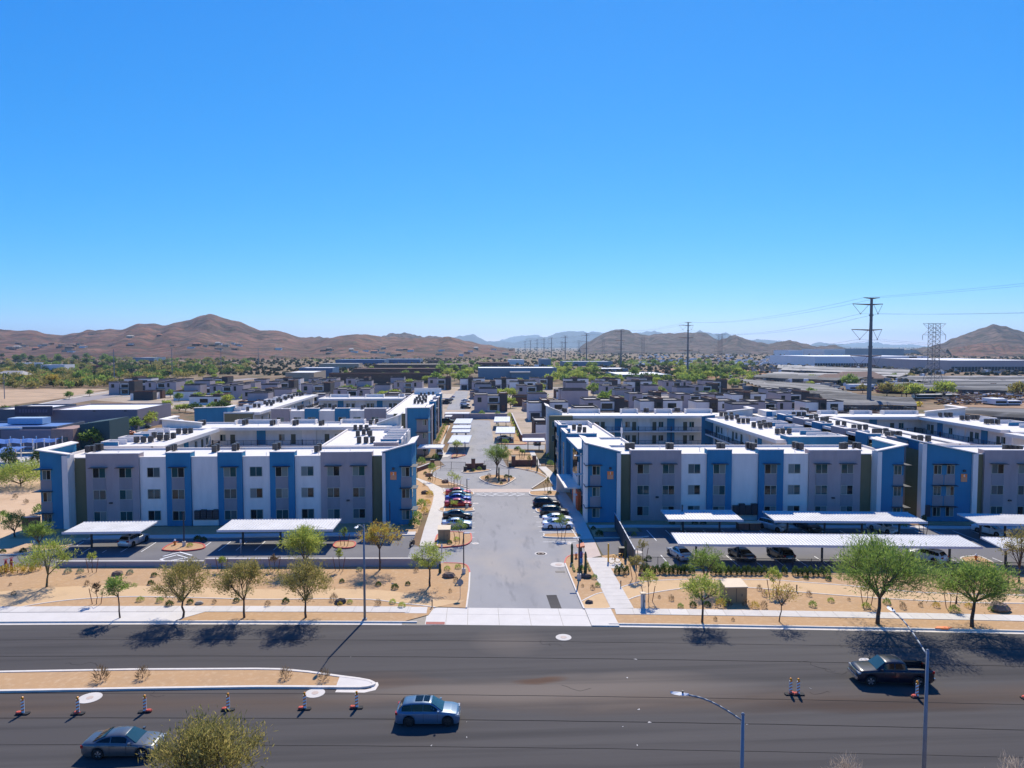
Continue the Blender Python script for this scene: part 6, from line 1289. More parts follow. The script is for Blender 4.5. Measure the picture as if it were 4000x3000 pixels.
sl = [  # (pixel, kind, scale, where)
 (f1(517, 178), 'sage', 1.1, 'below the low wall, left of the pair'), (f1(612, 178), 'sage', 1.0, 'below the low wall, right of the pair'), (f1(990, 186), 'sage', 1.0, 'right of the low boulder'), (f1(665, 275), 'dry', .9, 'above the granite path at left'), (f1(833, 255), 'dark', .7, 'above the path, behind the leaning tree'), (f1(1175, 205), 'dark', .9, 'left of the first rounded tree'), (f1(1150, 265), 'dark', .9, 'below the first rounded crown'), (f1(105, 350), 'dry', .8, 'near the left end of the path'), (f1(1070, 395), 'lime', .9, 'right of the leaning tree'), (f1(1220, 400), 'green', .9, 'between leaning and first rounded tree'), (f1(1292, 430), 'dark', 1.1, 'left of the first rounded trunk'), (f1(1385, 390), 'dark', .9, 'just behind the first rounded trunk'), (f1(1450, 412), 'dark', .9, 'right of the first rounded trunk'), (f1(1635, 410), 'dry', .7, 'near the pale stone'), (f1(1803, 400), 'dark', .9, 'left of the middle rounded trunk'), (f1(80, 275), 'dry', .5, 'at the left edge of the verge'),
 (f2(90, 432), 'dry', .9, 'left of the third rounded trunk'), (f2(227, 405), 'dark', 1.0, 'beside the third rounded trunk'), (f2(593, 390), 'dry', 1.2, 'left of the dark boulder'), (f2(715, 410), 'lime', .7, 'right of the dark boulder'), (f2(640, 425), 'yellow', .6, 'in front of the dark boulder'), (f2(930, 425), 'dry', 1.0, 'right of the street lamp'), (f2(1042, 410), 'lime', .8, 'beside the path end'), (f2(1112, 438), 'lime', .9, 'nearest the pavement by the path end'), (f2(655, 250), 'dark', .8, 'in the upper verge left of the lamp'), (f2(787, 163), 'sage', .9, 'under the lavender wall by the lamp'), (f2(933, 275), 'dark', .9, 'under the golden tree'), (f2(1060, 300), 'dark', 1.1, 'between golden and airy tree, lower'), (f2(1158, 270), 'dark', .8, 'between golden and airy tree, upper'), (f2(1222, 170), 'dry', .9, 'under the right end of the wall'), (f2(1540, 143), 'lime', .9, 'at the inner corner of the street mouth'), (f2(1457, 155), 'lime', .9, 'beside the round boulder'), (f2(1525, 245), 'dry', .9, 'beside the stop sign'), (f2(1482, 325), 'dry', .6, 'below the stop sign'),
 (zz(760, 945), 'green', .9, 'beside the dark boulder right of the street'), (zz(820, 1080), 'green', .8, 'above the granite corner'), (zz(555, 1085), 'dry', .5, 'in the bare part of the cactus bed'), (zz(730, 1130), 'dry', .8, 'near the walkway in the cactus bed'), (zz(535, 830), 'green', 1.3, 'at the foot of the totem'), (zz(1285, 905), 'dry', .8, 'beside the walkway under the hedge'), (zz(1630, 660), 'dark', .9, 'behind the railing corner'), (zz(1700, 615), 'dark', 1.0, 'behind the railing by the stake'), (zz(1880, 1280), 'dry', .5, 'in front of the path on the right'), (zz(2090, 1320), 'dry', .9, 'left of the two-lobed tree'), 
 (f3(1285, 445), 'green', .8, 'left of the two-lobed trunk'), (f3(1380, 435), 'dark', 1.0, 'under the two-lobed crown, left'), (f3(1490, 432), 'dark', 1.0, 'under the two-lobed crown, right'), (f3(1590, 435), 'yellow', 1.2, 'left of the tan enclosure'), (f3(1650, 435), 'dry', 1.2, 'at the corner of the tan enclosure'), (f3(1785, 440), 'dry', 1.2, 'in front of the tan enclosure'), (f3(1852, 445), 'yellow', 1.0, 'right of the tan enclosure'), (f3(1920, 445), 'dry', 1.1, 'second right of the tan enclosure'), (f3(1925, 355), 'dry', 1.0, 'behind the enclosure near the path'), (f3(1885, 310), 'dry', .9, 'above the path right of the enclosure'), (f3(1550, 540), 'dry', .6, 'beside the two-lobed trunk in the kerb strip'), (f3(1685, 545), 'dry', .5, 'in the kerb strip right of the two-lobed tree'),
 (f4(313, 355), 'dry', .9, 'below the path at right'), (f4(340, 435), 'green', 1.0, 'left of the great palo verde'), (f4(480, 400), 'lime', .8, 'near the great palo verde, upper'), (f4(750, 445), 'lime', 1.0, 'at the left foot of the great palo verde'), (f4(905, 415), 'green', 1.0, 'right of the great palo verde trunk'), (f4(1028, 450), 'dry', 1.0, 'between trunk and lamp head'), (f4(1163, 435), 'dry', .7, 'right of the lamp arm'), (f4(1283, 440), 'yellow', .8, 'left of the second palo verde'), (f4(1420, 475), 'lime', 1.2, 'below the stakes near the second palo verde'), (f4(1530, 445), 'yellow', .8, 'at the second palo verde trunk'), (f4(1700, 470), 'green', .8, 'left of the brown boulder'), (f4(290, 225), 'dark', .8, 'below the hedge at right'), (f4(458, 235), 'dark', .9, 'below the end of the hedge'), (f4(617, 390), 'dry', .5, 'in the bare gravel under the great palo verde'),
 (f1(770, 1000), 'dry', 1.8, 'left one on the median'), (f1(1088, 985), 'dry', 1.5, 'second on the median'), (f2(228, 985), 'dry', 1.4, 'third on the median'), (f2(520, 1000), 'dry', 1.4, 'nearest the median tip'),
 (za(15, 1530), 'yellow', 1.2, 'at the left edge below the valves'), (za(65, 1545), 'yellow', 1.6, 'below the red valves'), (za(180, 1540), 'yellow', 1.6, 'right of the red valves'), (za(290, 1530), 'yellow', 1.5, 'second right of the red valves'), (za(365, 1510), 'yellow', 1.5, 'under the wispy palo verde'), (za(30, 1335), 'dark', 1.0, 'above the left drive, first'), (za(235, 1328), 'dark', 1.1, 'above the left drive by the sign'), (za(30, 1010), 'green', 2.6, 'at the left edge beside the bare lot'), (za(400, 930), 'green', 2.4, 'inside the brown corner wall'), (za(155, 780), 'dry', 1.3, 'in the bare lot, upper'), (za(265, 830), 'dry', 1.2, 'in the bare lot, lower'), (za(1930, 1270), 'lime', .9, 'on the red-kerbed island'), (za(2010, 1210), 'dark', 1.4, 'behind the red-kerbed island, left'), (za(2070, 1215), 'dark', 1.2, 'behind the red-kerbed island, right'),
 (z3(160, 690), 'dry', .9, 'left walkway bed, farthest'), (z3(170, 770), 'dark', .9, 'left walkway bed beside the stones'), (z3(218, 800), 'yellow', 1.5, 'left walkway bed, tall grass'), (z3(190, 895), 'yellow', 1.4, 'left walkway bed, second tall grass'), (z3(125, 920), 'green', 2.2, 'left walkway bed by the block corner'), (z3(160, 985), 'yellow', 1.4, 'left walkway bed below the leafy one'), (z3(75, 1060), 'green', 2.2, 'left walkway bed, large leafy'), (z3(50, 1130), 'green', 2.1, 'left walkway bed, nearest leafy'), (z3(215, 625), 'dark', 1.0, 'beside the boulder at the turning circle'), (z3(170, 565), 'dark', 1.1, 'left of the turning circle'), (z3(510, 1285), 'lime', 1.0, 'on the corner island under the sapling'), (z3(432, 1320), 'dark', 1.0, 'on the corner island near the kerb'), (z3(1512, 775), 'dark', 1.0, 'on the crosswalk island'), (z3(690, 530), 'lime', 1.0, 'on the gate island, left'), (z3(755, 520), 'green', 1.2, 'on the gate island, right'), (z3(835, 615), 'dark', 1.1, 'on the round island, left'), (z3(858, 595), 'dry', 1.2, 'on the round island by the tree'), (z3(1045, 605), 'dark', 1.4, 'on the round island, right'), (z3(990, 670), 'dark', .8, 'on the round island, nearest'), (z3(1090, 605), 'dark', 1.0, 'on the round island by the small lamp'), (z3(1850, 940), 'dark', 1.2, 'in the shaded bed by block 1, upper'), (z3(1900, 990), 'green', 2.0, 'at the corner of block 1'), (z3(1985, 1165), 'dark', 1.0, 'in the shaded bed by block 1, lower'), (z3(2050, 1230), 'dark', 1.5, 'in the shaded bed by the screen wall'), (z3(1510, 380), 'lime', 2.0, 'tall, beside the pedestrian gate'), (z3(1520, 470), 'green', 2.0, 'tall, right of the pedestrian gate'), (z3(130, 450), 'green', 2.4, 'leafy, behind the gate wall at left'), (z3(280, 405), 'green', 2.2, 'palm-like, beside the silver pickup'), (z3(240, 500), 'green', 2.0, 'leafy, before the left gate pier'), (z3(1230, 460), 'green', 1.4, 'under the long gate wall'), (zc(1045, 985), 'dark', 1.2, 'shaded, before block 1, left'), (zc(1265, 985), 'dark', 1.2, 'shaded, before block 1, middle'), (zc(1345, 985), 'dark', 1.2, 'shaded, before block 1, right'), (zc(680, 1100), 'green', 1.0, 'in the shaded bed behind the screen wall'), (zd(1055, 1005), 'green', 1.3, 'beside the path between blocks 1 and 4'), (zd(725, 1000), 'dark', 1.2, 'shaded, behind the long carport')]
for i in range(8): sl.append((z6(1515 + i * 20, 650 + i * 42), 'lime', 2.4 - .06 * i, '%s of the green row along the brown estate wall' % ORD[i]))
for i in range(7): sl.append((z6(600 - i * 20, 765 + i * 42), 'green', 1.6, '%s of the bed beside the narrow wing' % ORD[i]))
sl += [(z6(1115, 640), 'green', 3.2, 'tall, before the far estate wall'), (z6(1340, 640), 'green', 2.8, 'tall, right before the far estate wall'), (z6(1640, 1140), 'green', 1.6, 'low, by the stop sign'), (z6(1610, 1140), 'dark', 1.6, 'low, left by the stop sign')]
for b, k, s_, wh in sl: shrub(b, k, s_, '%s shrub %s' % (names[k], wh), 'desert shrubs')
# cacti
m_cact = mat('saguaro_skin', (.045, .075, .03), .8, .2, 5); m_cact2 = flat('saguaro_ribs', (.03, .05, .022), .9)
def saguaro(base, h, label):
    p = S(*base); t = thing('saguaro_cactus', label, 'cactus', (p.x, p.y, .1), 0, 'young saguaro cacti'); q = MB(); n = 16; rows = 8; g_ = []
    for i in range(rows + 1):
        z = h * i / rows; r = .2 * (1 if i < rows - 1 else (.8 if i == rows - 1 else .25)) * (.85 + .15 * math.sin(i)); g_.append([q.p(r * (1 if k % 2 else .84) * math.cos(2 * math.pi * k / n), r * (1 if k % 2 else .84) * math.sin(2 * math.pi * k / n), z) for k in range(n)])
    for i in range(rows):
        for k in range(n): q.f.append([g_[i][k], g_[i][(k+1) % n], g_[i+1][(k+1) % n], g_[i+1][k]]); q.m.append(k % 2)
    q.f.append(g_[-1]); q.m.append(0); q.obj('stem', [m_cact, m_cact2], t)
saguaro(zz(372, 660), 2.5, 'saguaro left of the totem beside the red kerb'); saguaro(zz(607, 850), 2.7, 'saguaro right of the totem above the boulder'); saguaro(zz(1297, 615), 2.6, 'saguaro beside the screen wall and bin'); saguaro(z3(1378, 530), 2.8, 'saguaro left of the curved walkway at the gates'); saguaro(z3(965, 640), 3.0, 'dark saguaro on the round island'); saguaro(f2(1403, 178), 1.2, 'stubby saguaro at the end of the lavender wall')
m_barrel = flat('golden_spines', (.5, .42, .12), .8)
for i, (b, lab) in enumerate([(zz(378, 725), 'left row, first'), (zz(392, 765), 'left row, second'), (zz(402, 795), 'left row, third'), (zz(412, 825), 'left row, nearest'), (zz(640, 700), 'right row, first'), (zz(650, 745), 'right row, second'), (zz(665, 782), 'right row, third'), (zz(678, 812), 'right row, nearest')]):
    p = S(*b); t = thing('barrel_cactus', 'golden barrel cactus in the entrance bed, ' + lab, 'cactus', (p.x, p.y, .1), 0, 'golden barrel cacti'); q = MB(); q.ball((0, 0, .14), .18, 12, jit=.05); q.obj('body', m_barrel, t)
# boulders
m_rock = mat('brown_boulder', (.20, .135, .10), .95, .3, 3, bump=.5); m_rockd = mat('dark_boulder', (.085, .07, .065), .95, .3, 3, bump=.5); m_rockp = mat('pale_boulder', (.45, .38, .29), .95, .2, 3, bump=.4)
for i, (b, r_, m_, lab) in enumerate(((f1(895, 195), .62, m_rock, 'low reddish boulder on the left verge'), (f1(1520, 415), .42, m_rockp, 'pale flat stone left of the middle rounded tree'), (f2(643, 410), .62, m_rockd, 'dark boulder below the path left of the lamp'), (f2(1468, 210), .72, m_rock, 'round tan boulder near the stop sign'), (zz(622, 930), .62, m_rockd, 'dark boulder with hollow top below the saguaro'), (zz(1590, 890), .5, m_rock, 'tan boulder at the hedge end'), (zz(668, 1370), .42, m_rockd, 'pointed dark rock on the granite corner'), (f4(1765, 465), 1.0, m_rock, 'wide brown boulder near the right edge'), (z3(208, 585), .8, m_rock, 'boulder left of the turning circle'), (z3(385, 655), .75, m_rock, 'boulder above the crosswalk saplings'), (z3(1022, 640), .6, m_rock, 'boulder on the round island'), (z3(165, 775), .7, m_rockd, 'dark stone in the left walkway bed'), (f2(1040, 262), .16, m_rockp, 'small pale stone in the upper verge'), (za(1080, 1290), .01, m_rock, ''))):
    if not lab: continue
    p = S(*b); random.seed(i + 3); q = MB((p.x, p.y, .08)); q.ball((0, 0, r_ * .3), r_, 9, sq=(1.1, .8, .62), jit=.16); tag(q.obj('boulder', m_), lab, 'boulder', 'landscape boulders')
# dry thorny bushes at the bottom edge
for i, (px, lab) in enumerate(((3320, 'pale leafless bush tip at the bottom edge left of the lamp pole'), (3965, 'pale leafless bush tip in the bottom right corner'))):
    p = S(px, 2982, 3.3); tree(lab, 0, 0, 3.5, 1.2, .4, 60 + i, 'pale', pos=(p.x, p.y, 0), n=900, l=.5, w=.02, limbs=9, sub=12, tr=.05, bark=mat('pale_twig_bark', (.4, .33, .27), .9), core_=0, up=1.2, name='dry_bush', cat='shrub')
random.seed(99)
# ================================================================ estate of townhouses behind
m_lav = mat('lavender_render', (.42, .34, .33), .9, .06, .4); m_char = mat('charcoal_render', (.05, .043, .045), .85, .1, .5); m_offw = mat('off_white_render', (.78, .72, .65), .9, .05, .4); m_brown = mat('brown_timber', (.13, .055, .032), .8, .15, 1); m_groof = mat('grey_flat_roof', (.36, .33, .30), .85, .08, .3); m_tanroof = mat('tan_flat_roof', (.45, .38, .30), .85, .08, .3)
m_dwin = glass('townhouse_glass', (.008, .02, .024), .1)
br_ = random.Random(17)
def block(root, x0, y0, x1, y1, h, m, cop=m_char, roof=None):
    """one flat-roofed volume: wall, recessed roof, dark coping"""
    q = MB(); q.box(x0, y0, 0, x1, y1, h - .4); w = q.obj('wall', m, root)
    q = MB(); q.box(x0 + .25, y0 + .25, h - .398, x1 - .25, y1 - .25, h - .34); q.obj('roof', roof or m_groof, w)
    q = MB(); t = .24
    for b in ((x0, y0, x1, y0 + t), (x0, y1 - t, x1, y1), (x0, y0 + t, x0 + t, y1 - t), (x1 - t, y0 + t, x1, y1 - t)): q.box(b[0], b[1], h - .4, b[2], b[3], h)
    q.obj('coping', cop, w); return w
def wbox(root, name, b, m): q = MB(); q.box(*b); return q.obj(name, m, root)
def house_proto(v):
    r = link('townhouse', None)
    if v == 0:
        block(r, -6, 0, -1.2, 9, 6.4, m_lav); block(r, -1.2, 1.2, 3.2, 10, 5.9, m_offw); block(r, 3.2, .4, 6, 9, 6.8, m_char, m_brown)
        wbox(r, 'window', (-.6, 1.12, 3.4, 2.6, 1.19, 5.0), m_dwin); wbox(r, 'window', (-4.8, -.06, 3.5, -3.4, -.003, 5.2), m_dwin); wbox(r, 'door', (3.9, .32, 0, 5.0, .39, 2.3), m_brown); wbox(r, 'window', (-.4, 1.12, .4, 2.4, 1.19, 2.4), m_dwin); wbox(r, 'canopy', (-1.2, -.3, 2.9, 3.2, 1.19, 3.05), m_char)
    elif v == 1:
        block(r, -6.5, .6, -2.2, 9, 6.0, m_offw); block(r, -2.2, 0, .3, 9.5, 6.8, m_char, m_brown); block(r, .3, .8, 6.5, 9, 6.2, m_offw)
        wbox(r, 'window', (-1.7, -.06, 3.6, -.2, -.003, 5.4), m_dwin); wbox(r, 'window', (2, .72, 3.6, 4.6, .79, 5.1), m_dwin); wbox(r, 'garage_door', (1.4, .72, 0, 5.4, .79, 2.5), m_char); wbox(r, 'garage_door', (-5.8, .52, 0, -2.8, .59, 2.5), m_char); wbox(r, 'belt', (-6.4, .5, 2.7, 6.4, .595, 3.0), m_lav)
    elif v == 2:
        block(r, -6, 0, 0, 8, 3.5, m_lav, m_brown); block(r, 0, .5, 6, 9, 3.9, m_offw, m_brown); block(r, -4, 3.5, 3, 10, 6.3, m_lav); wbox(r, 'window', (1.2, .42, .8, 4.4, .49, 2.6), m_dwin); wbox(r, 'window', (-4.6, -.06, .9, -2.2, -.003, 2.5), m_dwin); wbox(r, 'pergola', (-5.8, -2.4, 2.6, -1, -.003, 2.75), m_brown)
    elif v == 3:
        block(r, -6, 0, 6, 9, 3.4, m_offw, m_char, m_tanroof); block(r, -6.3, 2, -3, 10, 3.9, m_brown, m_char); block(r, 2.5, 1.5, 6.3, 10, 4.0, m_char, m_brown); wbox(r, 'window', (-2, -.06, .8, 1, -.003, 2.3), m_dwin); wbox(r, 'door', (3.4, -.06, 0, 4.5, -.003, 2.2), m_brown)
    else:
        block(r, -7, 0, -2, 10, 6.2, m_lav); block(r, -2, .8, 2, 9, 5.6, m_offw); block(r, 2, 0, 7, 10, 6.2, m_lav); wbox(r, 'window', (-1.4, .72, 3.4, 1.4, .79, 5.0), m_dwin); wbox(r, 'window', (3, -.06, 3.5, 4, -.003, 5.4), m_dwin); wbox(r, 'window', (-5.4, -.06, 3.5, -4.4, -.003, 5.4), m_dwin); wbox(r, 'canopy', (-2, -.6, 2.8, 2, .79, 3.0), m_char); wbox(r, 'window', (-1.4, .72, .3, 1.4, .79, 2.4), m_dwin)
    return r
HP = [house_proto(v) for v in range(5)]
HDESC = ['lavender, white and charcoal townhouse', 'white townhouse with charcoal stair strip', 'low lavender and white house', 'single-storey white and brown house', 'lavender townhouse with white middle']
def ridge_rows(rows, side, group):
    cnt = 0
    for ri, (Y, xa, xb, step, kinds) in enumerate(rows):
        x = xa; i = 0
        while x <= xb:
            v = kinds[(i + ri) % len(kinds)]; yy = Y + br_.uniform(-2, 2)
            dup(HP[v], '%s, %s from left, %s townhouse row %s' % (HDESC[v], ORD[i], ORD[ri], side), (x, yy, 0), br_.choice((0, 0, 0, R(90), R(-90))) if v in (2, 3, 4) else 0, group, br_.uniform(1.15, 1.3))['category'] = 'house'
            x += step * br_.uniform(.92, 1.12); i += 1
ridge_rows([(216, 26, 26, 22, [3]), (236, 28, 150, 22, [3, 2, 3]), (264, 27, 150, 21, [1, 4, 1, 0, 1]), (304, 6, 160, 22, [0, 4, 1, 0, 2, 3]), (338, 6, 165, 23, [2, 3, 4, 2]), (376, 4, 160, 23, [4, 2, 0, 3]), (416, 4, 150, 22, [0, 1, 4]), (455, -24, 120, 21, [1, 0, 1])], 'on the right', 'townhouses behind the right blocks')
ridge_rows([(285, -58, -24, 22, [3, 2]), (310, -95, -22, 22, [0, 2, 4, 3]), (344, -130, -24, 23, [2, 4, 3, 0]), (382, -180, -22, 23, [4, 2, 0, 3, 2]), (420, -205, -20, 23, [0, 4, 2, 4]), (458, -215, -30, 23, [2, 1, 4, 0])], 'on the left', 'townhouses behind the left blocks')
for c in HP:
    for ch in list(c.children):
        for g_ in list(ch.children): bpy.data.objects.remove(g_)
        bpy.data.objects.remove(ch)
    bpy.data.objects.remove(c)
q = MB(); q.sheet(SP([z6(600, 560), z6(870, 560), z6(915, 290), z6(740, 285)]), .03); struct('far_drive', q, m_lot)
q = MB(); q.ribbon(SP([(-80, 1660), (60, 1612), (200, 1580), (420, 1545), (620, 1515), (860, 1490), (1000, 1478)]), 15, None, .05); struct('left_road', q, mat('worn_asphalt', (.26, .225, .215), .9, .08, .2))
q = MB(); q.ribbon(SP([(-80, 1640), (100, 1590), (240, 1563), (420, 1532)]), 1.6, 0, .2); struct('left_pavement', q, m_conc)
# far carports of the estate
for i, (a, b, dp) in enumerate((((2530, 1537), (2595, 1552), 26), ((2605, 1560), (2680, 1560), 20), ((2668, 1578), (2740, 1578), 12), ((2558, 1577), (2610, 1577), 12), ((1690, 1556), (1755, 1556), 30))):
    carport('%s tan-roofed carport among the townhouses' % ORD[i], S(*a, 2.8), S(*b, 2.8), dp, 2.8, 2, group='tan carports among the townhouses', metal=m_tanroof)

q = MB(); q.sheet([(2, 202), (160, 196), (185, 300), (190, 400), (140, 475), (-40, 490), (-235, 480), (-230, 400), (-160, 350), (-100, 285), (-30, 272), (-10, 272), (-8, 296), (2, 296)], .012); struct('estate_ground', q, soil('estate_gravel', [((.42, .33, .24), 0, 0, 0, None), ((.33, .26, .19), .08, .45, .62, None), ((.30, .29, .28), .02, .54, .6, None), ((.12, .14, .05), .12, .6, .68, None)], bump=0))
# ================================================================ larger buildings
def hall(label, x0, x1, y0, y1, h, mw, mroof, name='hall', cat='building', extra=None, par=.5, doors=None):
    t = thing(name, label, cat, (x0, y0, 0)); q = MB(); q.box(0, 0, 0, x1 - x0, y1 - y0, h - par); q.obj('wall', mw, t)
    q = MB(); q.box(.3, .3, h - par + .003, x1 - x0 - .3, y1 - y0 - .3, h - par + .06); q.obj('roof', mroof, t)
    q = MB(); W, D = x1 - x0, y1 - y0
    for b in ((0, 0, W, .3), (0, D - .3, W, D), (0, .3, .3, D - .3), (W - .3, .3, W, D - .3)): q.box(b[0], b[1], h - par, b[2], b[3], h)
    q.obj('parapet', mw, t)
    if doors:
        n, w_, hh, z0, md = doors
        for k in range(n): x = W * (k + .5) / n; q = MB(); q.box(x - w_/2, -.12, z0, x + w_/2, -.003, z0 + hh); q.obj('dock_door', md, t)
    return t
def hall_px(label, pxl, pxr, ybase, ytop, depth, mw, mroof, **k):
    a = S(pxl, ybase); b = S(pxr, ybase); h = Q(pxl, ytop, a.y).z; return hall(label, a.x, b.x, a.y, a.y + depth, max(2.5, h), mw, mroof, **k)
m_wroof = mat('white_metal_roof', (.74, .73, .71), .7, .06, .05); m_bldblue = mat('blue_steel', (.05, .13, .24), .7, .08, .1); m_steelb = mat('grey_blue_panel', (.16, .23, .28), .7, .06, .1); m_brk = mat('brown_brick_far', (.15, .075, .05), .9, .12, .4); m_wwh = mat('white_tilt_up', (.86, .82, .78), .8, .04, .1); m_pinkc = mat('raw_tilt_up', (.50, .38, .35), .85, .06, .1); m_tanw = mat('tan_block_far', (.42, .32, .22), .9, .08, .3)
m_hall = mat('lavender_hall', (.21, .18, .21), .9, .05, .3); m_hall2 = mat('slate_hall', (.10, .115, .145), .9, .05, .3); m_teal = mat('teal_hall', (.03, .075, .085), .9, .06, .3); m_brik = mat('pinkish_brick', (.33, .21, .17), .9, .15, 2.0)
# lavender hall and day-care on the left
zt_ = lambda x, y: (x / 3.95, 1550 + y / 3.95)
a = S(*zt_(1060, 400)); hl = hall('long lavender hall with flat white roof behind the left blocks', S(290, 1662).x, S(610, 1662).x, 242, 268, 6.9, m_hall, m_wroof)
for px in (1455, 1935): p_ = Q(*zt_(px, 218), 242); q = MB(rel(hl, p_.x, 242, p_.z)); q.box(-.35, -.2, -.15, .35, -.003, .15); q.obj('wall_vent', m_steel, hl)
h2_ = hall('slate-blue front part of the lavender hall with a dark sign panel', S(102, 1662).x, S(270, 1662).x, 240, 262, 7.3, m_hall2, m_wroof)
p_ = Q(*zt_(520, 218), 239.8); q = MB(rel(h2_, p_.x, 239.8, p_.z)); q.box(-6.0, -.1, -1.6, 6.0, 0.19, 1.6); q.obj('sign_panel', mat('dark_sign', (.055, .05, .085), .8, .05), h2_)
q = MB(rel(h2_, p_.x, 239.7, p_.z)); 
for k in range(10): q.box(-4.6 + k * .93, -.06, -.55, -3.95 + k * .93, -.003, .55)
q.obj('sign_lettering', flat('sign_faded', (.11, .10, .16), .8), h2_)
dcx0 = S(-60, 1735).x; dc = hall('dark slate day-care building with blue metal roof at the left edge', dcx0, S(330, 1728).x, 198, 212, 6.2, m_hall2, mat('blue_metal_roof', (.10, .20, .42), .5, .05, .3))
W_ = S(330, 1728).x - dcx0; q = MB(); q.box(0, -.6, 5.55, W_ - 9, -.003, 6.1); q.obj('eaves', m_wroof, dc); q = MB(); q.box(W_ - 14, -1.2, 0, W_ - .4, -.003, 5.4); q.obj('entrance_wall', m_hall, dc); q = MB(); q.box(W_ - .8, -1.25, 0, W_ + 5, 8, 5.6); q.obj('brick_pier', m_brik, dc); q = MB(); q.prism([(W_ + 5.0, 2), (W_ + 13, 2), (W_ + 13, 13), (W_ + 5.0, 13)], 0, [6.5, 7.6, 7.6, 6.5]); q.obj('teal_wing', m_teal, dc); q = MB(); q.box(18, 8, 6.0, W_ - 18, 12, 7.7); q.obj('clerestory', mat('pale_blue_panel', (.30, .42, .55), .7, .05), dc); q = MB(); q.box(W_ + 1.2, -1.4, 1.8, W_ + 3.6, -1.26, 3.4); q.obj('window', m_pane_c, dc)
m_sail = mat('blue_shade_cloth', (.02, .105, .34), .8, .06, .5)
def sail(label, pl, z, npost):
    t = thing('shade_canopy', label, 'canopy', tuple(S(*pl[0], z)[:2]) + (0,), 0, 'blue shade canopies of the day-care'); o = t.location; P = [S(*p, z) for p in pl]; q = MB((-o.x, -o.y, 0)); n = 8
    for i in range(n):
        for j in range(3):
            def pt(u, v): a = P[0].lerp(P[1], u); b = P[3].lerp(P[2], u); c = a.lerp(b, v); return (c.x, c.y, z - .5 * math.sin(math.pi * ((u * 4) % 1)) * .5 + .6 * math.sin(math.pi * v))
            q.face([pt(i / n, j / 3), pt((i + 1) / n, j / 3), pt((i + 1) / n, (j + 1) / 3), pt(i / n, (j + 1) / 3)])
    q.obj('cloth', m_sail, t)
    for i in range(npost):
        for a, b in ((0, 1), (3, 2)): c = P[a].lerp(P[b], i / max(1, npost - 1)); q = MB(); q.cone((c.x - o.x, c.y - o.y, 0), (c.x - o.x, c.y - o.y, z + .8), .12, .12, 8); q.obj('post', m_trim, t)
sail('blue shade canopy row along the day-care wall', [zt_(-40, 575), zt_(1215, 560), zt_(1210, 530), zt_(-40, 540)], 3.6, 6); sail('middle row of blue arched shade canopies', [zt_(-40, 715), zt_(860, 690), zt_(960, 650), zt_(-40, 655)], 3.4, 6); sail('nearest blue shade canopy beside the picnic tables', [zt_(-60, 870), zt_(240, 860), zt_(520, 765), zt_(120, 775)], 3.4, 3)
q = MB(); q.sheet(SP([zt_(0, 620), zt_(1250, 660), zt_(1300, 740), zt_(720, 1090), zt_(0, 1090)]), .058); struct('play_yard', q, m_conc)
q = MB(); q.sheet(SP([zt_(1230, 700), zt_(2000, 640), zt_(2300, 470), zt_(1880, 500), zt_(1700, 640)]), .07); struct('hall_car_park', q, m_lot2)
for i, (a, lab) in enumerate(((zt_(300, 1040), 'white picnic table in the day-care yard, left'), (zt_(455, 995), 'white picnic table in the day-care yard, middle'), (zt_(620, 950), 'white picnic table in the day-care yard, right'))):
    p = S(*a); t = thing('picnic_table', lab, 'table', (p.x, p.y, .06), R(15)); q = MB(); q.box(-1, -.4, .9, 1, .4, 1.0); q.obj('top', m_wroof, t)
    for sx in (-.7, .7): q = MB(); q.box(sx - .1, -.35, 0, sx + .1, .35, .9); q.obj('leg', m_wroof, t)
    for sy in (-.75, .75): q = MB(); q.box(-1, sy - .15, .4, 1, sy + .15, .48); q.obj('bench', m_wroof, t)
# sheds between the estate and the flats
hall_px('long brown brick shed nearest behind the townhouses', 1285, 1702, 1497, 1458, 14, m_brk, mat('rust_roof', (.25, .11, .085), .8, .1, .1)); hall_px('second long brown shed further back', 1380, 1716, 1470, 1440, 30, m_brk, m_brk); hall_px('third long dark brown shed with pale roof edge', 1460, 1830, 1448, 1423, 40, m_brk, m_tanroof); hall_px('bright blue shed left of the brown sheds', 1168, 1298, 1478, 1437, 30, m_bldblue, m_wroof); hall_px('pale tan workshop with arched wall behind the left houses', 1115, 1225, 1490, 1455, 45, m_tanw, m_wroof); hall_px('long blue shed with grey ends far behind', 1310, 1500, 1424, 1405, 60, m_bldblue, m_bldblue); hall_px('dark blue shed beside it', 1500, 1640, 1420, 1403, 60, m_bldblue, m_steelb); hall_px('low white block before the blue sheds', 1245, 1400, 1440, 1420, 30, m_tanw, m_wroof); hall_px('maroon flat building with many doors', 1670, 1765, 1420, 1407, 40, m_brk, m_brk)
hb_ = hall_px('wide grey-blue warehouse with a pitched porch at centre', 1868, 2176, 1482, 1437, 40, m_steelb, m_wroof)
q = MB(); W_ = S(2176, 1482).x - S(1868, 1482).x; q.box(W_ * .42, -3, 0, W_ * .65, -.003, 5.5); q.obj('porch_wall', m_steelb, hb_); q = MB(); q.prism([(W_ * .40, -4), (W_ * .66, -4), (W_ * .66, 3), (W_ * .40, 3)], 5.5, [6.2, 6.2, 9.2, 9.2]); q.obj('porch_roof', m_groof, hb_)
hall_px('maroon brick hall behind the grey-blue warehouse', 1870, 1990, 1432, 1416, 50, mat('maroon_wall', (.16, .045, .045), .9, .08, .2), m_brk); hall_px('white gabled shed beside the maroon hall', 1988, 2048, 1424, 1405, 40, m_offw, m_wroof); hall_px('blue-grey hall with dark sign beside the trees', 2112, 2152, 1430, 1402, 40, m_steelb, m_wroof)
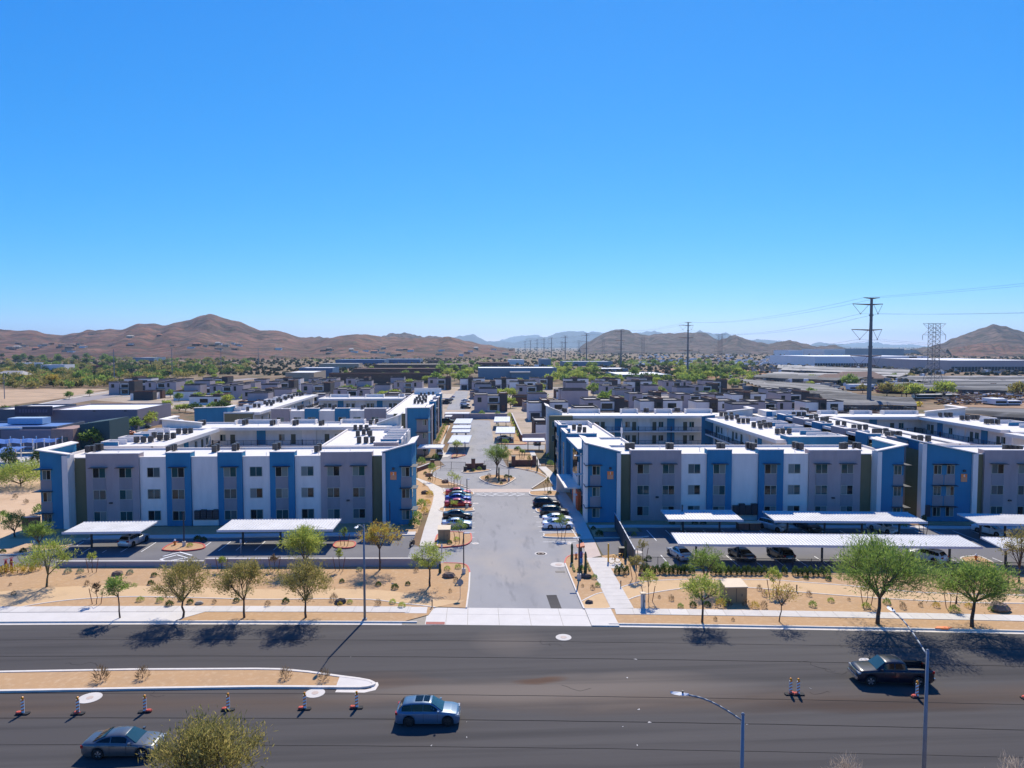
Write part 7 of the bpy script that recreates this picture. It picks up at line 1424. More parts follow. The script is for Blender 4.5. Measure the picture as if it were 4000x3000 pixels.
hall_px('pale long roof building among the trees', 2200, 2395, 1430, 1412, 40, m_steelb, m_wroof); hall_px('white flat-roofed store, far one among the trees', 2330, 2455, 1450, 1440, 45, m_steelb, m_wroof); hall_px('white flat-roofed store with roof units, near one', 2420, 2625, 1482, 1463, 65, m_steelb, m_wroof); hall_px('small white depot with blue base', 2090, 2105, 1440, 1425, 10, m_wwh, m_wroof)
# warehouses on the right
hall_px('very long white warehouse with a row of dock doors', 3182, 3640, 1432, 1392, 150, m_wwh, m_wroof, doors=(44, 3.2, 4.2, .4, m_char), name='warehouse'); hall_px('raw concrete warehouse with dark dock openings at the right edge', 3715, 4120, 1452, 1408, 160, m_pinkc, m_wroof, doors=(30, 3.2, 5.0, .4, m_char), name='warehouse')
q = MB(); p_ = S(3550, 1432); q.box(p_.x, p_.y - .3, 4, p_.x + 11, p_.y - .1, 14); tag(q.obj('warehouse_office_glazing', m_char), 'large dark glazed square on the white warehouse wall', 'window')
hall_px('white warehouse block behind, left', 3085, 3140, 1388, 1368, 120, m_wwh, m_wroof, name='warehouse'); hall_px('grey banded warehouse behind the long white one', 3410, 3535, 1392, 1362, 150, m_steelb, m_wroof, name='warehouse'); hall_px('pale warehouse with dark doors behind, middle', 3220, 3380, 1388, 1364, 150, m_offw, m_groof, name='warehouse'); hall_px('blue-roofed warehouse far right before the mountain', 3690, 4100, 1384, 1368, 260, m_steelb, m_steelb, name='warehouse'); hall_px('long white shed roof line far centre', 2560, 2780, 1376, 1366, 60, m_offw, m_wroof, name='warehouse')
# shade-cloth nursery on the right
m_cloth = soil('nursery_shade_cloth', [((.10, .097, .095), 0, 0, 0, None), ((.05, .05, .052), .05, .45, .62, (.4, 1, 1)), ((.15, .146, .14), .12, .54, .66, (.25, 1, 1))], bump=0, rough=.8); m_clothp = mat('pale_shade_cloth', (.30, .28, .26), .8, .15, .2); m_clothm = mat('mid_shade_cloth', (.15, .145, .14), .8, .2, .15)
def nursery(label, pl, z, m, rows, amp=1.3):
    P = [S(*p, z) for p in pl]; cm_ = (P[0] + P[1] + P[2] + P[3]) / 4; P = [cm_ + (p_ - cm_) * .9 for p_ in P]; t = thing('shade_house', label, 'shade house', (P[0].x, P[0].y, 0), 0, 'nursery shade houses'); q = MB((-P[0].x, -P[0].y, 0)); n = rows * 4; rm_ = [random.choice((0, 0, 0, 0, 1, 1, 1, 2)) for _ in range(rows)]
    def pt(u, v): c = P[0].lerp(P[1], u).lerp(P[3].lerp(P[2], u), v); return (c.x, c.y, z + amp * abs(math.sin(math.pi * v * rows)) + .25 * noise.noise((c.x * .08, c.y * .08, 3)) * 2)
    g_ = [[q.p(*pt(i / 24, j / n)) for i in range(25)] for j in range(n + 1)]
    for j in range(n):
        for i in range(24): q.f.append([g_[j][i], g_[j][i+1], g_[j+1][i+1], g_[j+1][i]]); q.m.append(0)
    q.m = [rm_[min(rows - 1, (k // 24) // 4)] for k in range(len(q.f))]; q.obj('cloth_roof', [m, m_clothm, m_clothp], t); q = MB((-P[0].x, -P[0].y, 0))
    for k in range(25): c = P[0].lerp(P[1], k / 24); q.cone((c.x, c.y, 0), (c.x, c.y, z), .08, .08, 5)
    q.obj('posts', m_brown, t)['kind'] = 'stuff'
    q = MB((-P[0].x, -P[0].y, 0)); 
    for k in range(24): a = P[0].lerp(P[1], k / 24); b = P[0].lerp(P[1], (k + 1) / 24); q.face([(a.x, a.y, z), (b.x, b.y, z), (b.x, b.y, z * (.25 + .4 * random.random())), (a.x, a.y, z * (.25 + .4 * random.random()))])
    q.obj('hanging_edge', m_cloth, t)
r4 = lambda x, y: (2700 + x / 1.7015, 1150 + y / 1.7015)
nursery('dark shade-cloth field nearest behind the right blocks', [r4(860, 735), r4(1540, 745), r4(1500, 700), r4(820, 665)], 3.5, m_cloth, 6); nursery('long dark shade-cloth field left of the steel mast', [r4(480, 640), r4(1180, 690), r4(900, 610), r4(280, 565)], 3.5, m_cloth, 8); nursery('dark shade cloth strip behind the brown roofs', [r4(1200, 620), r4(2212, 645), r4(2212, 590), r4(1240, 590)], 3.5, m_cloth, 5, 1.0); nursery('wide shade-cloth field below the white warehouse', [r4(540, 500), r4(1500, 540), r4(1500, 505), r4(820, 482)], 3.5, m_cloth, 7); nursery('dark shade-cloth field beside the scrapyard at right', [r4(1690, 790), r4(2300, 830), r4(2300, 780), r4(1850, 765)], 3.5, m_cloth, 4); nursery('shade cloth rows before the raw warehouse', [r4(1560, 600), r4(2300, 600), r4(2300, 548), r4(1250, 545)], 3.5, m_cloth, 7, 1.2); nursery('long black shade strip beyond the orange field', [r4(365, 550), r4(980, 575), r4(1550, 545), r4(540, 520)], 4.0, m_cloth, 4); nursery('far pale shade rows beside the parked caravans', [r4(550, 490), r4(1080, 515), r4(900, 480), r4(560, 468)], 3.0, m_clothp, 8, .8)
q = MB(); q.sheet(SP([r4(-120, 480), r4(620, 505), r4(560, 525), r4(330, 540), r4(150, 560), r4(-150, 505)]), .1); struct('orange_field', q, mat('orange_dirt', (.30, .135, .05), .95, .25, .06))
q = MB(); q.sheet(SP([r4(1640, 640), r4(2300, 655), r4(2300, 760), r4(1700, 745)]), .1); struct('scrapyard_ground', q, mat('scrap_dirt', (.32, .19, .10), .95, .3, .1))
q = MB(); q.sheet(SP([(-60, 1522), (150, 1520), (330, 1518), (420, 1520), (240, 1555), (60, 1580), (-60, 1600)]), .03); struct('dirt_field', q, mat('reddish_dirt', (.42, .28, .16), .95, .25, .08))
for i, (a, b, w_) in enumerate(((r4(1210, 585), r4(1560, 590), 9), (r4(1450, 640), r4(2200, 655), 7), (r4(870, 722), r4(1500, 742), 5), (r4(540, 512), r4(900, 530), 8), (r4(280, 575), r4(700, 650), 6))):
    pa, pb = S(*a), S(*b); q = MB(); vr_ = random.Random(i)
    for k in range(700):
        c = pa.lerp(pb, vr_.random()); c = Vector((c.x + vr_.uniform(-1, 1), c.y + vr_.uniform(-w_, w_), vr_.uniform(.3, 2.0))); leaf(q, c, Vector((vr_.uniform(-1, 1), vr_.uniform(-1, 1), .6)), 2.2, 1.2, vr_.choice((0, 0, 1, 2)))
    tag(q.obj('nursery_plants', LF[('lime', 'lime', 'yellow', 'olive', 'lime')[i]]), '%s strip of potted plants between the shade houses' % ('upper', 'bright green long', 'rusty yellow near', 'far olive', 'left green')[i], 'plants', kind='stuff')
q = MB(); mm_ = [m_wwh, m_tanw, m_groof, m_char, m_brk, m_steelb]
for k in range(520):
    p = S(*r4(random.uniform(250, 2210), random.choice((random.uniform(478, 530), random.uniform(560, 640))))); a = random.uniform(0, 3.1); s_ = random.uniform(.8, 3.2); q.o = Vector((p.x, p.y, 0)); q.c = math.cos(a); q.s = math.sin(a); q.box(-s_, -1.0, 0, s_, 1.0, random.uniform(.8, 4.6), random.choices(range(6), (4, 4, 3, 3, 3, 2))[0])
tag(q.obj('yard_clutter', mm_), 'clutter of small sheds, tanks and vehicles between the shade houses', 'clutter', kind='stuff')
# scrap heap: heaps of broken timber and metal, too mixed to count
q = MB(); mm = [m_brown, m_tanw, mat('scrap_yellow', (.42, .22, .03), .7, .2), m_wroof, m_brk, m_steelb]
for k in range(900):
    p = S(*r4(random.uniform(1640, 2200), random.uniform(640, 735))); a = random.uniform(0, 3.1); s_ = random.uniform(.5, 2.2); z_ = random.uniform(0, 2.2); q.o = Vector((p.x, p.y, 0)); q.c = math.cos(a); q.s = math.sin(a); q.box(-s_, -.3, z_, s_, .3, z_ + random.uniform(.2, .9), random.choices(range(6), (6, 5, 1, 2, 3, 1))[0])
o = q.obj('scrap_heap', mm); tag(o, 'heap of broken timber and scrap metal at the right', 'scrap heap', kind='stuff')
for i, (a, w, d, h, m_, lab) in enumerate(((r4(2060, 740), 6, 9, 3.2, m_wroof, 'white bus parked in the scrapyard'), (r4(2150, 740), 7, 5, 2.4, m_wroof, 'second white vehicle in the scrapyard'), (r4(1640, 697), 24, 4, 2.6, m_offw, 'long pale trailer behind the scrap'), (r4(1330, 655), 14, 5, 3.4, mat('red_trailer', (.35, .06, .05), .6, .1), 'red and white trailer beside the mast'), (r4(1135, 640), 16, 5, 4, m_wwh, 'white container left of the steel mast'), (r4(240, 558), 12, 3, 2.6, m_wwh, 'white trailer at the nursery entrance'), (r4(540, 575), 10, 3, 3, m_wwh, 'white boat-shaped trailer by the black shed'), (r4(640, 575), 17, 12, 5, m_char, 'black open shed among the shade houses'), (r4(880, 580), 16, 3, 5, m_char, 'black shade wall right of the trailers'))):
    p = S(*a); t = thing('trailer' if 'shed' not in lab and 'wall' not in lab else 'dark_shed', lab, 'trailer' if 'shed' not in lab and 'wall' not in lab else 'shed', (p.x, p.y, 0)); q = MB(); q.box(-w/2, 0, .7, w/2, d, h); q.obj('body', m_, t); q = MB(); q.box(-w/2 + .4, -.05, 1.2, w/2 - .4, -.003, min(h - .4, 2.2)); q.obj('window_band', m_dwin, t); q = MB(); q.box(-w/2 + .5, .3, 0, w/2 - .5, d - .3, .69); q.obj('chassis', m_black, t)
def gable(label, px, py, w, d, h, mw, mr_, name='house', group=None, rz=0.0, parts=True, gz=0.0):
    p = S(px, py) if gz == 0 else Vector((px, py, gz)); t = thing(name, label, 'house' if name == 'house' else 'building', (p.x, p.y, gz), rz, group); q = MB(); q.box(-w/2, 0, -3 if gz else 0, w/2, d, h); q.obj('wall', mw, t)
    q = MB(); e = .5; r_ = h + d * .22; A = [(-w/2 - e, -e, h), (w/2 + e, -e, h), (w/2 - w * .15, d/2, r_), (-w/2 + w * .15, d/2, r_)]; B = [(w/2 + e, d + e, h), (-w/2 - e, d + e, h), (-w/2 + w * .15, d/2, r_), (w/2 - w * .15, d/2, r_)]; q.face(A); q.face(B); q.face([A[1], B[0], A[2]]); q.face([B[1], A[0], A[3]]); q.obj('roof', mr_, t)
    if parts:
        for k in range(3): x = -w * .32 + k * w * .32; q = MB(); q.box(x - w * .06, -.08, h * .3, x + w * .06, -.003, h * .75); q.obj('window', m_dwin, t)
m_tile = mat('brown_tile_roof', (.22, .135, .095), .9, .1, .3)
gable('brown-roofed nursery house left of the steel mast', *r4(985, 600), 22, 16, 4, m_tanw, m_tile); gable('larger brown-roofed nursery house at the steel mast', *r4(1160, 595), 34, 22, 4, m_tanw, m_tile)
gable('dark gabled roof house at the left edge', 30, 1485, 22, 16, 4, m_tanw, m_groof)
for i, (px, yb, yt, pr, dpt, mw, mr_, lab) in enumerate(((160, 1452, 1425, 250, 20, m_offw, m_wroof, 'white shed among the trees at left'), (60, 1432, 1418, 160, 25, m_offw, m_wroof, 'low white roof among the left trees'), (345, 1440, 1428, 400, 20, mat('red_shed', (.30, .05, .06), .8, .1), m_brk, 'red shed among the left trees'), (520, 1412, 1397, 600, 50, m_steelb, m_wroof, 'grey-blue shed on the plain at left'), (-30, 1392, 1370, 70, 60, m_steelb, mat('green_roof', (.13, .19, .18), .7, .1), 'grey church hall with green roof at left edge'), (660, 1378, 1363, 690, 30, m_wwh, m_wroof, 'white boxy house on the plain'), (590, 1378, 1368, 632, 30, m_offw, m_wroof, 'long pale house on the plain'), (755, 1392, 1380, 825, 40, m_tanw, m_tile, 'reddish roofed house on the plain'), (935, 1395, 1378, 990, 40, m_offw, m_groof, 'grey two-part house left of centre'), (995, 1392, 1376, 1045, 40, m_offw, m_groof, 'second grey house left of centre'), (870, 1392, 1380, 920, 40, m_tanw, m_tile, 'red tiled house left of centre'))):
    hall_px(lab, px, pr, yb, yt, dpt, mw, mr_, name='shed', cat='building')

# ================================================================ hills
def hills(name, prof, D, depth, m, seed, base=-6, fold=.5, nx=110, ny=26, back=.6):
    """a ridge built as a height field: prof = photograph ridge line, D = its distance"""
    q = MB(); n = len(prof); L = []
    for i in range(nx + 1):
        px = prof[0][0] + (prof[-1][0] - prof[0][0]) * i / nx; py = interp(prof, px); p = Q(px, py, D); L.append((p.x, p.z))
    g_ = []
    for j in range(-int(ny * back), ny + 1):
        v = j / ny; row = []
        for (x, zr) in L:
            y = D - v * depth; f = (1 - abs(v) ** 1.15) if v >= 0 else (1 - abs(v) / back) * 1.0
            ss = Vector((x / (depth * .30), y / (depth * .45), seed)); nz = noise.fractal(ss, 1.0, 2.1, 5); gl = noise.noise(Vector((x / (depth * .13), v * .9, seed + 5))) + .6 * noise.noise(Vector((x / (depth * .05), v * 3.0, seed + 9)))
            zr = zr + 5.0 * D / 2600 * noise.noise(Vector((x / (depth * .035), seed, 1.0))); h = max(0, zr) * max(0, f) * (1 + fold * (nz * 1.1 + gl * .8) * min(1, abs(v) * 3.5) * (1 - abs(v))) + (nz * max(0, zr) * .02)
            xx = x + (x * (-v * depth / D)) * .9
            row.append(q.p(xx, y, base + max(0, h) if abs(v) < 1 else base))
        g_.append(row)
    for a, b in zip(g_, g_[1:]):
        for i in range(nx): q.f.append([a[i], b[i], b[i+1], a[i+1]]); q.m.append(0)
    o = q.obj(name, m, smooth=True); o['kind'] = 'structure'; return o
m_hillr = soil('red_brown_hill', [((.15, .06, .036), 0, 0, 0, None), ((.21, .10, .06), .006, .44, .64, None), ((.065, .033, .021), .018, .46, .58, None), ((.06, .05, .024), .07, .52, .6, None)], bump=1.0, bscale=.012, bdist=30)
m_hilld = soil('dark_brown_hill', [((.10, .055, .042), 0, 0, 0, None), ((.14, .083, .06), .004, .44, .64, None), ((.04, .029, .022), .02, .46, .58, None), ((.035, .033, .02), .06, .52, .6, None)], bump=1.0, bscale=.012, bdist=30)
m_far = soil('far_mountain', [((.04, .04, .045), 0, 0, 0, None), ((.055, .053, .055), .002, .45, .65, None)], bump=1.0, bscale=.004, bdist=80)
hills('hill', [(-500, 1290), (-250, 1278), (0, 1279), (59, 1290), (172, 1304), (250, 1300), (316, 1292), (344, 1283), (484, 1279), (538, 1256), (590, 1257), (633, 1263), (741, 1243), (790, 1226), (818, 1222), (859, 1236), (909, 1252), (940, 1256), (1013, 1283), (1099, 1292), (1180, 1313), (1290, 1318), (1400, 1345), (1500, 1352)], 2600, 1150, m_hillr, 2.0, nx=190, ny=40)
hills('hill', [(1080, 1352), (1180, 1332), (1250, 1320), (1334, 1304), (1397, 1297), (1440, 1300), (1501, 1308), (1600, 1312), (1714, 1313), (1759, 1308), (1827, 1324), (1872, 1335), (1960, 1349), (2010, 1356)], 2300, 800, m_hillr, 5.0, nx=120, ny=30)
hills('hill', [(1480, 1318), (1501, 1307), (1535, 1296), (1560, 1300), (1583, 1294), (1620, 1302), (1650, 1312), (1690, 1306), (1715, 1311), (1760, 1330)], 3600, 600, m_hilld, 7.0, nx=60, ny=14)
hills('hill', [(1130, 1335), (1180, 1313), (1244, 1308), (1289, 1315), (1330, 1335)], 3000, 500, m_hilld, 8.0, nx=40, ny=14)
hills('hill', [(2262, 1352), (2297, 1331), (2338, 1308), (2383, 1294), (2433, 1292), (2478, 1297), (2528, 1304), (2614, 1297), (2704, 1294), (2741, 1291), (2765, 1300), (2791, 1317), (2830, 1330), (2880, 1345), (2950, 1354)], 3400, 900, m_hilld, 11.0, nx=130, ny=30)
hills('hill', [(2720, 1352), (2790, 1328), (2870, 1306), (2935, 1326), (3006, 1338), (3045, 1330), (3082, 1323), (3135, 1335), (3188, 1350), (3225, 1345), (3258, 1341), (3290, 1350), (3310, 1355)], 2900, 600, m_hilld, 13.0, nx=110, ny=24)
hills('hill', [(3560, 1356), (3620, 1350), (3670, 1338), (3758, 1303), (3817, 1282), (3881, 1259), (3934, 1270), (4000, 1291), (4100, 1300), (4300, 1330), (4450, 1352)], 2700, 800, m_hilld, 17.0, nx=120, ny=30)
hills('hill', [(3700, 1354), (3760, 1345), (3830, 1332), (3900, 1335), (3990, 1345), (4060, 1354)], 2100, 300, m_hillr, 19.0, nx=60, ny=16)
FD = 13000
hills('far_mountains', [(1700, 1330), (1780, 1308), (1845, 1296), (1868, 1306), (1900, 1324), (1960, 1322), (2010, 1330), (2060, 1316), (2090, 1320), (2140, 1306), (2175, 1290), (2220, 1285), (2270, 1288), (2335, 1287), (2378, 1293), (2460, 1297), (2500, 1290), (2555, 1281), (2600, 1297), (2700, 1300), (2732, 1282), (2790, 1297), (2835, 1293), (2880, 1308), (2930, 1318), (2975, 1316), (3040, 1321), (3075, 1328), (3150, 1341), (3200, 1326), (3240, 1332), (3300, 1343), (3350, 1350)], FD, 2600, m_far, 23.0, nx=260, ny=20, base=-45)
hills('far_mountains', [(1930, 1330), (2000, 1306), (2040, 1302), (2090, 1302), (2150, 1312), (2250, 1345)], 18500, 2500, m_far, 27.0, nx=60, ny=10, base=-60)
hills('far_mountains', [(3150, 1345), (3260, 1336), (3330, 1333), (3400, 1326), (3480, 1338), (3560, 1336), (3650, 1348)], 18200, 2500, m_far, 28.0, nx=60, ny=10, base=-60)
hills('far_mountains', [(120, 1340), (165, 1300), (187, 1292), (210, 1303), (260, 1320)], 9000, 1200, m_far, 29.0, nx=40, ny=10, base=-45)
# houses on the foot of the left hills
dg_ = bpy.context.evaluated_depsgraph_get()
def hit(px, py):
    a = S(px, py, 0) if py > 1362 else None; o_ = Vector((0, 0, CAM_H)); d_ = (Q(px, py, 1000) - o_).normalized(); ok, loc, *_ = scn.ray_cast(dg_, o_ + d_ * 620, d_, distance=4000); return loc if ok else None
bpy.context.view_layer.update(); dg_ = bpy.context.evaluated_depsgraph_get()
mh = [m_tanw, m_offw, m_steelb, mat('terracotta', (.34, .13, .07), .9, .1, .2), m_wwh, m_groof]
hr = random.Random(4); cnt = 0
hp_ = [(355, 1308), (505, 1320), (620, 1314)] + [(hr.uniform(0, 1000), hr.gauss(1350, 3)) for _ in range(22)] + [(hr.uniform(1250, 2000), hr.uniform(1364, 1392)) for _ in range(28)] + [(hr.uniform(0, 1100), hr.uniform(1358, 1376)) for _ in range(18)]
hp_.sort()
for px, py in hp_:
    l_ = hit(px, py)
    if l_ is None or l_.y < 650: continue
    w_ = hr.uniform(9, 17); mw = hr.choice([m_tanw, m_tanw, m_offw, m_brk]); mr_ = hr.choice([m_tanroof, m_tile, m_groof, mh[3], m_tile])
    if cnt % 3 == 0: gable('%s small house from the left below the hills' % ORD[cnt], l_.x, l_.y, w_, 12, 4.5, mw, mr_, 'house', 'small houses below the hills', parts=False, gz=l_.z + .3)
    else:
        t = thing('house', '%s small house from the left below the hills' % ORD[cnt], 'house', (l_.x, l_.y, l_.z), 0, 'small houses below the hills'); q = MB(); q.box(-w_/2, 0, -3, w_/2, 10, 3.2); q.obj('wall', mw, t); q = MB(); q.box(-w_/2 - .4, -.4, 3.203, w_/2 + .4, 10.4, 3.5); q.obj('roof', mr_, t)
    cnt += 1
# parked caravans and boats on the plain right of centre
rv = MB(); rv.box(-3.5, 0, .5, 3.5, 2.4, 2.9); rvm = rv.mesh('body', m_wwh); rc = MB(); rc.box(3.5, .2, .5, 5, 2.2, 1.7); rcm = rc.mesh('cab', m_lampw)
rvp = sorted((hr.uniform(2480, 3080), hr.uniform(1388, 1430)) for _ in range(150))
for i, (px, py) in enumerate(rvp):
    p = S(px, py)
    t = thing('caravan', '%s white caravan from the left in the storage yard' % ORD[i], 'caravan', (p.x, p.y, 0), hr.choice((0, R(90), R(20))), 'caravans and boats in the storage yard', hr.uniform(.7, 1.4)); link('body', rvm, t); link('cab', rcm, t)
# ================================================================ trees of the plain
def far_proto(kind, seed, h, rad, n, l, w): tm, cm = tree_meshes(h, rad, h * .22, seed, kind, n=n, l=l, w=w, limbs=6, sub=3, tr=.2, core_=1.0); return tm, cm
FP = [far_proto(k, 300 + i, h, r_, n, l, w) for i, (k, h, r_, n, l, w) in enumerate((('green', 6, 3.6, 1100, .75, .42), ('dark', 7, 3.6, 1100, .75, .42), ('lime', 5.5, 3.6, 1100, .7, .4), ('olive', 5, 3.8, 1000, .7, .4), ('green', 8, 3.4, 1100, .8, .42), ('dark', 5, 4.0, 1100, .7, .4), ('yellow', 6, 3.2, 900, .7, .38)))]
FN = ['green', 'dark green', 'bright green', 'olive', 'tall green', 'dark spreading', 'yellowing']
tr_ = random.Random(8)
def belt(pts, label_tail, group, kinds, smin, smax):
    for i, (x, y) in enumerate(sorted(pts)):
        k = tr_.choice(kinds); t = thing('desert_tree', '%s tree, %s from the left %s' % (FN[k], ORD[i], label_tail), 'tree', (x, y, 0), tr_.uniform(0, 6), group, tr_.uniform(smin, smax)); link('trunk', FP[k][0], t); link('crown', FP[k][1], t)
def scatter(n, x0, x1, y0, y1, keep=None):
    out = []
    while len(out) < n:
        px, py = tr_.uniform(x0, x1), tr_.uniform(y0, y1)
        if keep and not keep(px, py): continue
        p = S(px, py); out.append((p.x, p.y))
    return out
belt(scatter(90, -60, 980, 1385, 1512, lambda x, y: y < 1512 - max(0, (x - 350)) * .10 and not (340 < x < 640 and y > 1495)), 'in the wood behind the left blocks', 'trees of the wood at left', [0, 3, 3, 3, 5, 5, 6], .85, 1.5)
belt(scatter(26, -60, 520, 1385, 1432), 'in the dark tall grove at far left', 'tall grove at far left', [1, 4, 4, 1], 1.2, 2.2)
belt(scatter(26, 1700, 1870, 1425, 1508, lambda x, y: x > 1715 or y > 1470), 'in the clump beside the far drive', 'green clump beside the far drive', [0, 0, 2, 4], .9, 1.5)
belt(scatter(60, 2150, 2920, 1420, 1500, lambda x, y: not (2330 < x < 2640 and 1440 < y < 1482) and y < 1505 - (x - 2150) * .02), 'in the green belt behind the right houses', 'green belt behind the right houses', [0, 0, 4, 2, 5], .9, 1.5)
belt(scatter(16, 1300, 1700, 1440, 1500), 'between the brown sheds', 'trees between the brown sheds', [0, 2, 5], .6, 1.0)
belt(scatter(76, 600, 3250, 1478, 1600, lambda x, y: not (1690 < x < 1800)), 'among the townhouses', 'trees among the townhouses', [0, 2, 2, 0], .7, 1.2)
belt([tuple(S(*p)[:2]) for p in (r4(1430, 690), r4(1400, 680), r4(1490, 700), r4(1140, 655), r4(1300, 675), r4(70, 470), r4(20, 475), r4(40, 520), r4(0, 530), r4(2190, 690), r4(1350, 575), r4(1450, 575), r4(1680, 700), r4(1050, 630))], 'among the nursery and scrapyard', 'trees of the nursery', [0, 2, 3], 1.0, 1.9)
belt([tuple(S(*p)[:2]) for p in (zt_(1400, 660), zt_(1180, 740), zt_(1445, 790), zt_(1840, 620), zt_(2100, 540), zt_(270, 330), zt_(90, 290), zt_(120, 340), (600, 1650), (630, 1655), (560, 1672), (575, 1668), (700, 1612), (725, 1610), (760, 1612), (830, 1610), (870, 1612), (905, 1640), (845, 1655), (650, 1600), (350, 1548), (270, 1560))], 'round the lavender hall and day-care', 'trees round the lavender hall', [0, 2, 2, 5], .55, 1.0)
# the rest of the woods, read as one mass
def wood(name, label, pts, kinds, smin, smax, nl=170):
    global vr
    vr = random.Random(len(pts)); q = MB(); lm = []
    for k in kinds: lm += LF[k]
    for (x, y) in pts:
        s = vr.uniform(smin, smax); kb = vr.randrange(len(kinds)) * 3; h = s * vr.uniform(4.0, 6.5); r_ = s * vr.uniform(2.6, 4.2); lobes = [(vr.gauss(0, r_ * .42), vr.gauss(0, r_ * .42), h * vr.uniform(.4, .75), vr.uniform(.4, .62)) for _ in range(5)]
        for _ in range(nl):
            lb = vr.choice(lobes); d = Vector((vr.gauss(0, 1), vr.gauss(0, 1), vr.gauss(0, .8))).normalized(); c = Vector((x + lb[0] + d.x * r_ * lb[3], y + lb[1] + d.y * r_ * lb[3], max(.3, lb[2] + d.z * h * .3)))
            leaf(q, c, d + Vector((vr.uniform(-.8, .8), vr.uniform(-.8, .8), .4)), s * vr.uniform(.9, 1.6), s * vr.uniform(.5, .9), kb + vr.choice((0, 0, 1, 2)))
    o = q.obj(name, lm); tag(o, label, 'wood', kind='stuff')
wood('wood', 'mass of mesquite and olive trees filling the plain at left', scatter(640, -80, 1000, 1376, 1520, lambda x, y: y < 1520 - max(0, (x - 330)) * .10), ['olive', 'olive', 'green', 'dark', 'olive', 'dark'], .8, 1.4)
wood('wood', 'green tree belt running behind the right-hand townhouses', scatter(200, 2140, 2950, 1415, 1500, lambda x, y: not (2330 < x < 2640 and 1436 < y < 1484) and y < 1503 - (x - 2150) * .015), ['green', 'lime', 'dark'], .8, 1.35)
wood('wood', 'scattered far trees on the plain below the hills', scatter(420, -60, 4050, 1362, 1420, lambda x, y: not (2480 < x < 4000 and y > 1385)), ['dark', 'olive', 'green'], .8, 1.5, 60)
# low scrub of the plain: a sea of small bushes nobody could count
q = MB(); sc_ = random.Random(3)
for k in range(9000):
    px, py = sc_.uniform(-50, 4050), 1357 + 110 * sc_.random() ** 1.5; p = S(px, py)
    if p.y < 520: continue
    r_ = sc_.uniform(.8, 2.4) * (1 + p.y / 2600); b = [q.p(p.x + r_ * math.cos(t * 1.257 + k), p.y + r_ * math.sin(t * 1.257 + k), 0) for t in range(5)]; tp = [q.p(p.x + r_ * .65 * math.cos(t * 1.257 + k + .5), p.y + r_ * .65 * math.sin(t * 1.257 + k + .5), r_ * sc_.uniform(.7, 1.2)) for t in range(5)]; m_ = sc_.choice((0, 0, 1, 2))
    for t in range(5): q.f.append([b[t], b[(t+1) % 5], tp[(t+1) % 5], tp[t]]); q.m.append(m_)
    q.f.append(tp); q.m.append(m_)
o = q.obj('desert_scrub', [leafmat('scrub_a', (.10, .095, .045)), leafmat('scrub_b', (.065, .08, .03)), leafmat('scrub_c', (.15, .12, .06))]); tag(o, 'low desert scrub covering the plain up to the hills', 'scrub', kind='stuff')

# ================================================================ pylons and wires
def monopole(x, y, h, label, s=1.0):
    t = thing('power_mast', label, 'pylon', (x, y, 0), 0, 'steel power masts'); q = MB(); q.cone((0, 0, 0), (0, 0, h), 1.0 * s, .55 * s, 12); 
    for z in (h * .3, h * .56, h * .84): q.cone((0, 0, z), (0, 0, z + .6), .95 * s, .95 * s, 12)
    q.obj('mast', mat('mast_steel', (.10, .115, .13), .6, .06), t, smooth=False)
    for z, l, r_ in ((h, 3.6, 3.6), (h * .945, 8.4, 5.0), (h * .72, 8.6, 5.0), (h * .49, 8.8, 5.0)):
        q = MB(); q.cone((0, 0, z - .3), (-l * s, 0, z), .32 * s, .14 * s, 6); q.cone((0, 0, z - .3), (r_ * s, 0, z), .32 * s, .14 * s, 6); arm = q.obj('crossarm', m_rust, t)
        if z < h:
            q = MB()
            for xa, xb in ((-l * s, -1.1 * s), (r_ * s, 1.0 * s)):
                v = ((xa + xb) / 2, 0, z - 4.2 * s); q.cone((xa, 0, z), v, .09 * s, .09 * s, 5); q.cone((xb, 0, z - .3), v, .09 * s, .09 * s, 5); q.ball(v, .35 * s, 6)
            q.obj('insulator', m_galv, arm)
    return [(x - 4.75 * s, y, h * .945 - 4.2 * s), (x + 3.0 * s, y, h * .945 - 4.2 * s), (x - 4.85 * s, y, h * .72 - 4.2 * s), (x + 3.0 * s, y, h * .72 - 4.2 * s), (x - 3.6 * s, y, h), (x + 3.6 * s, y, h)]
MP = []
for i, (px, Y, lab) in enumerate(((3400, 300, 'tallest steel power mast, nearest on the right'), (2687, 640, 'second steel power mast, right of centre'), (2426, 930, 'third steel power mast'), (2291, 1230, 'fourth steel power mast'), (2208, 1500, 'fifth steel power mast'), (2154, 1800, 'sixth steel power mast'), (2125, 2050, 'seventh steel power mast'), (2098, 2300, 'eighth steel power mast, at the vanishing end'), (2072, 2650, 'ninth steel power mast in the haze'), (2051, 3000, 'tenth steel power mast in the haze'))):
    p = Q(px, 1352, Y); MP.append(monopole(p.x, Y, 49 if i == 0 else 50, lab, 1.0 if i < 3 else 1.15))
def wire(a, b, sag, r, par): q = MB(); a = Vector(a); b = Vector(b); n = 16; pts = [tuple(a.lerp(b, k / n) - Vector((0, 0, sag * 4 * (k / n) * (1 - k / n)))) for k in range(n + 1)]; q.tube(pts, r, 4); return q
m_wire = flat('power_wire', (.14, .16, .18), .5)
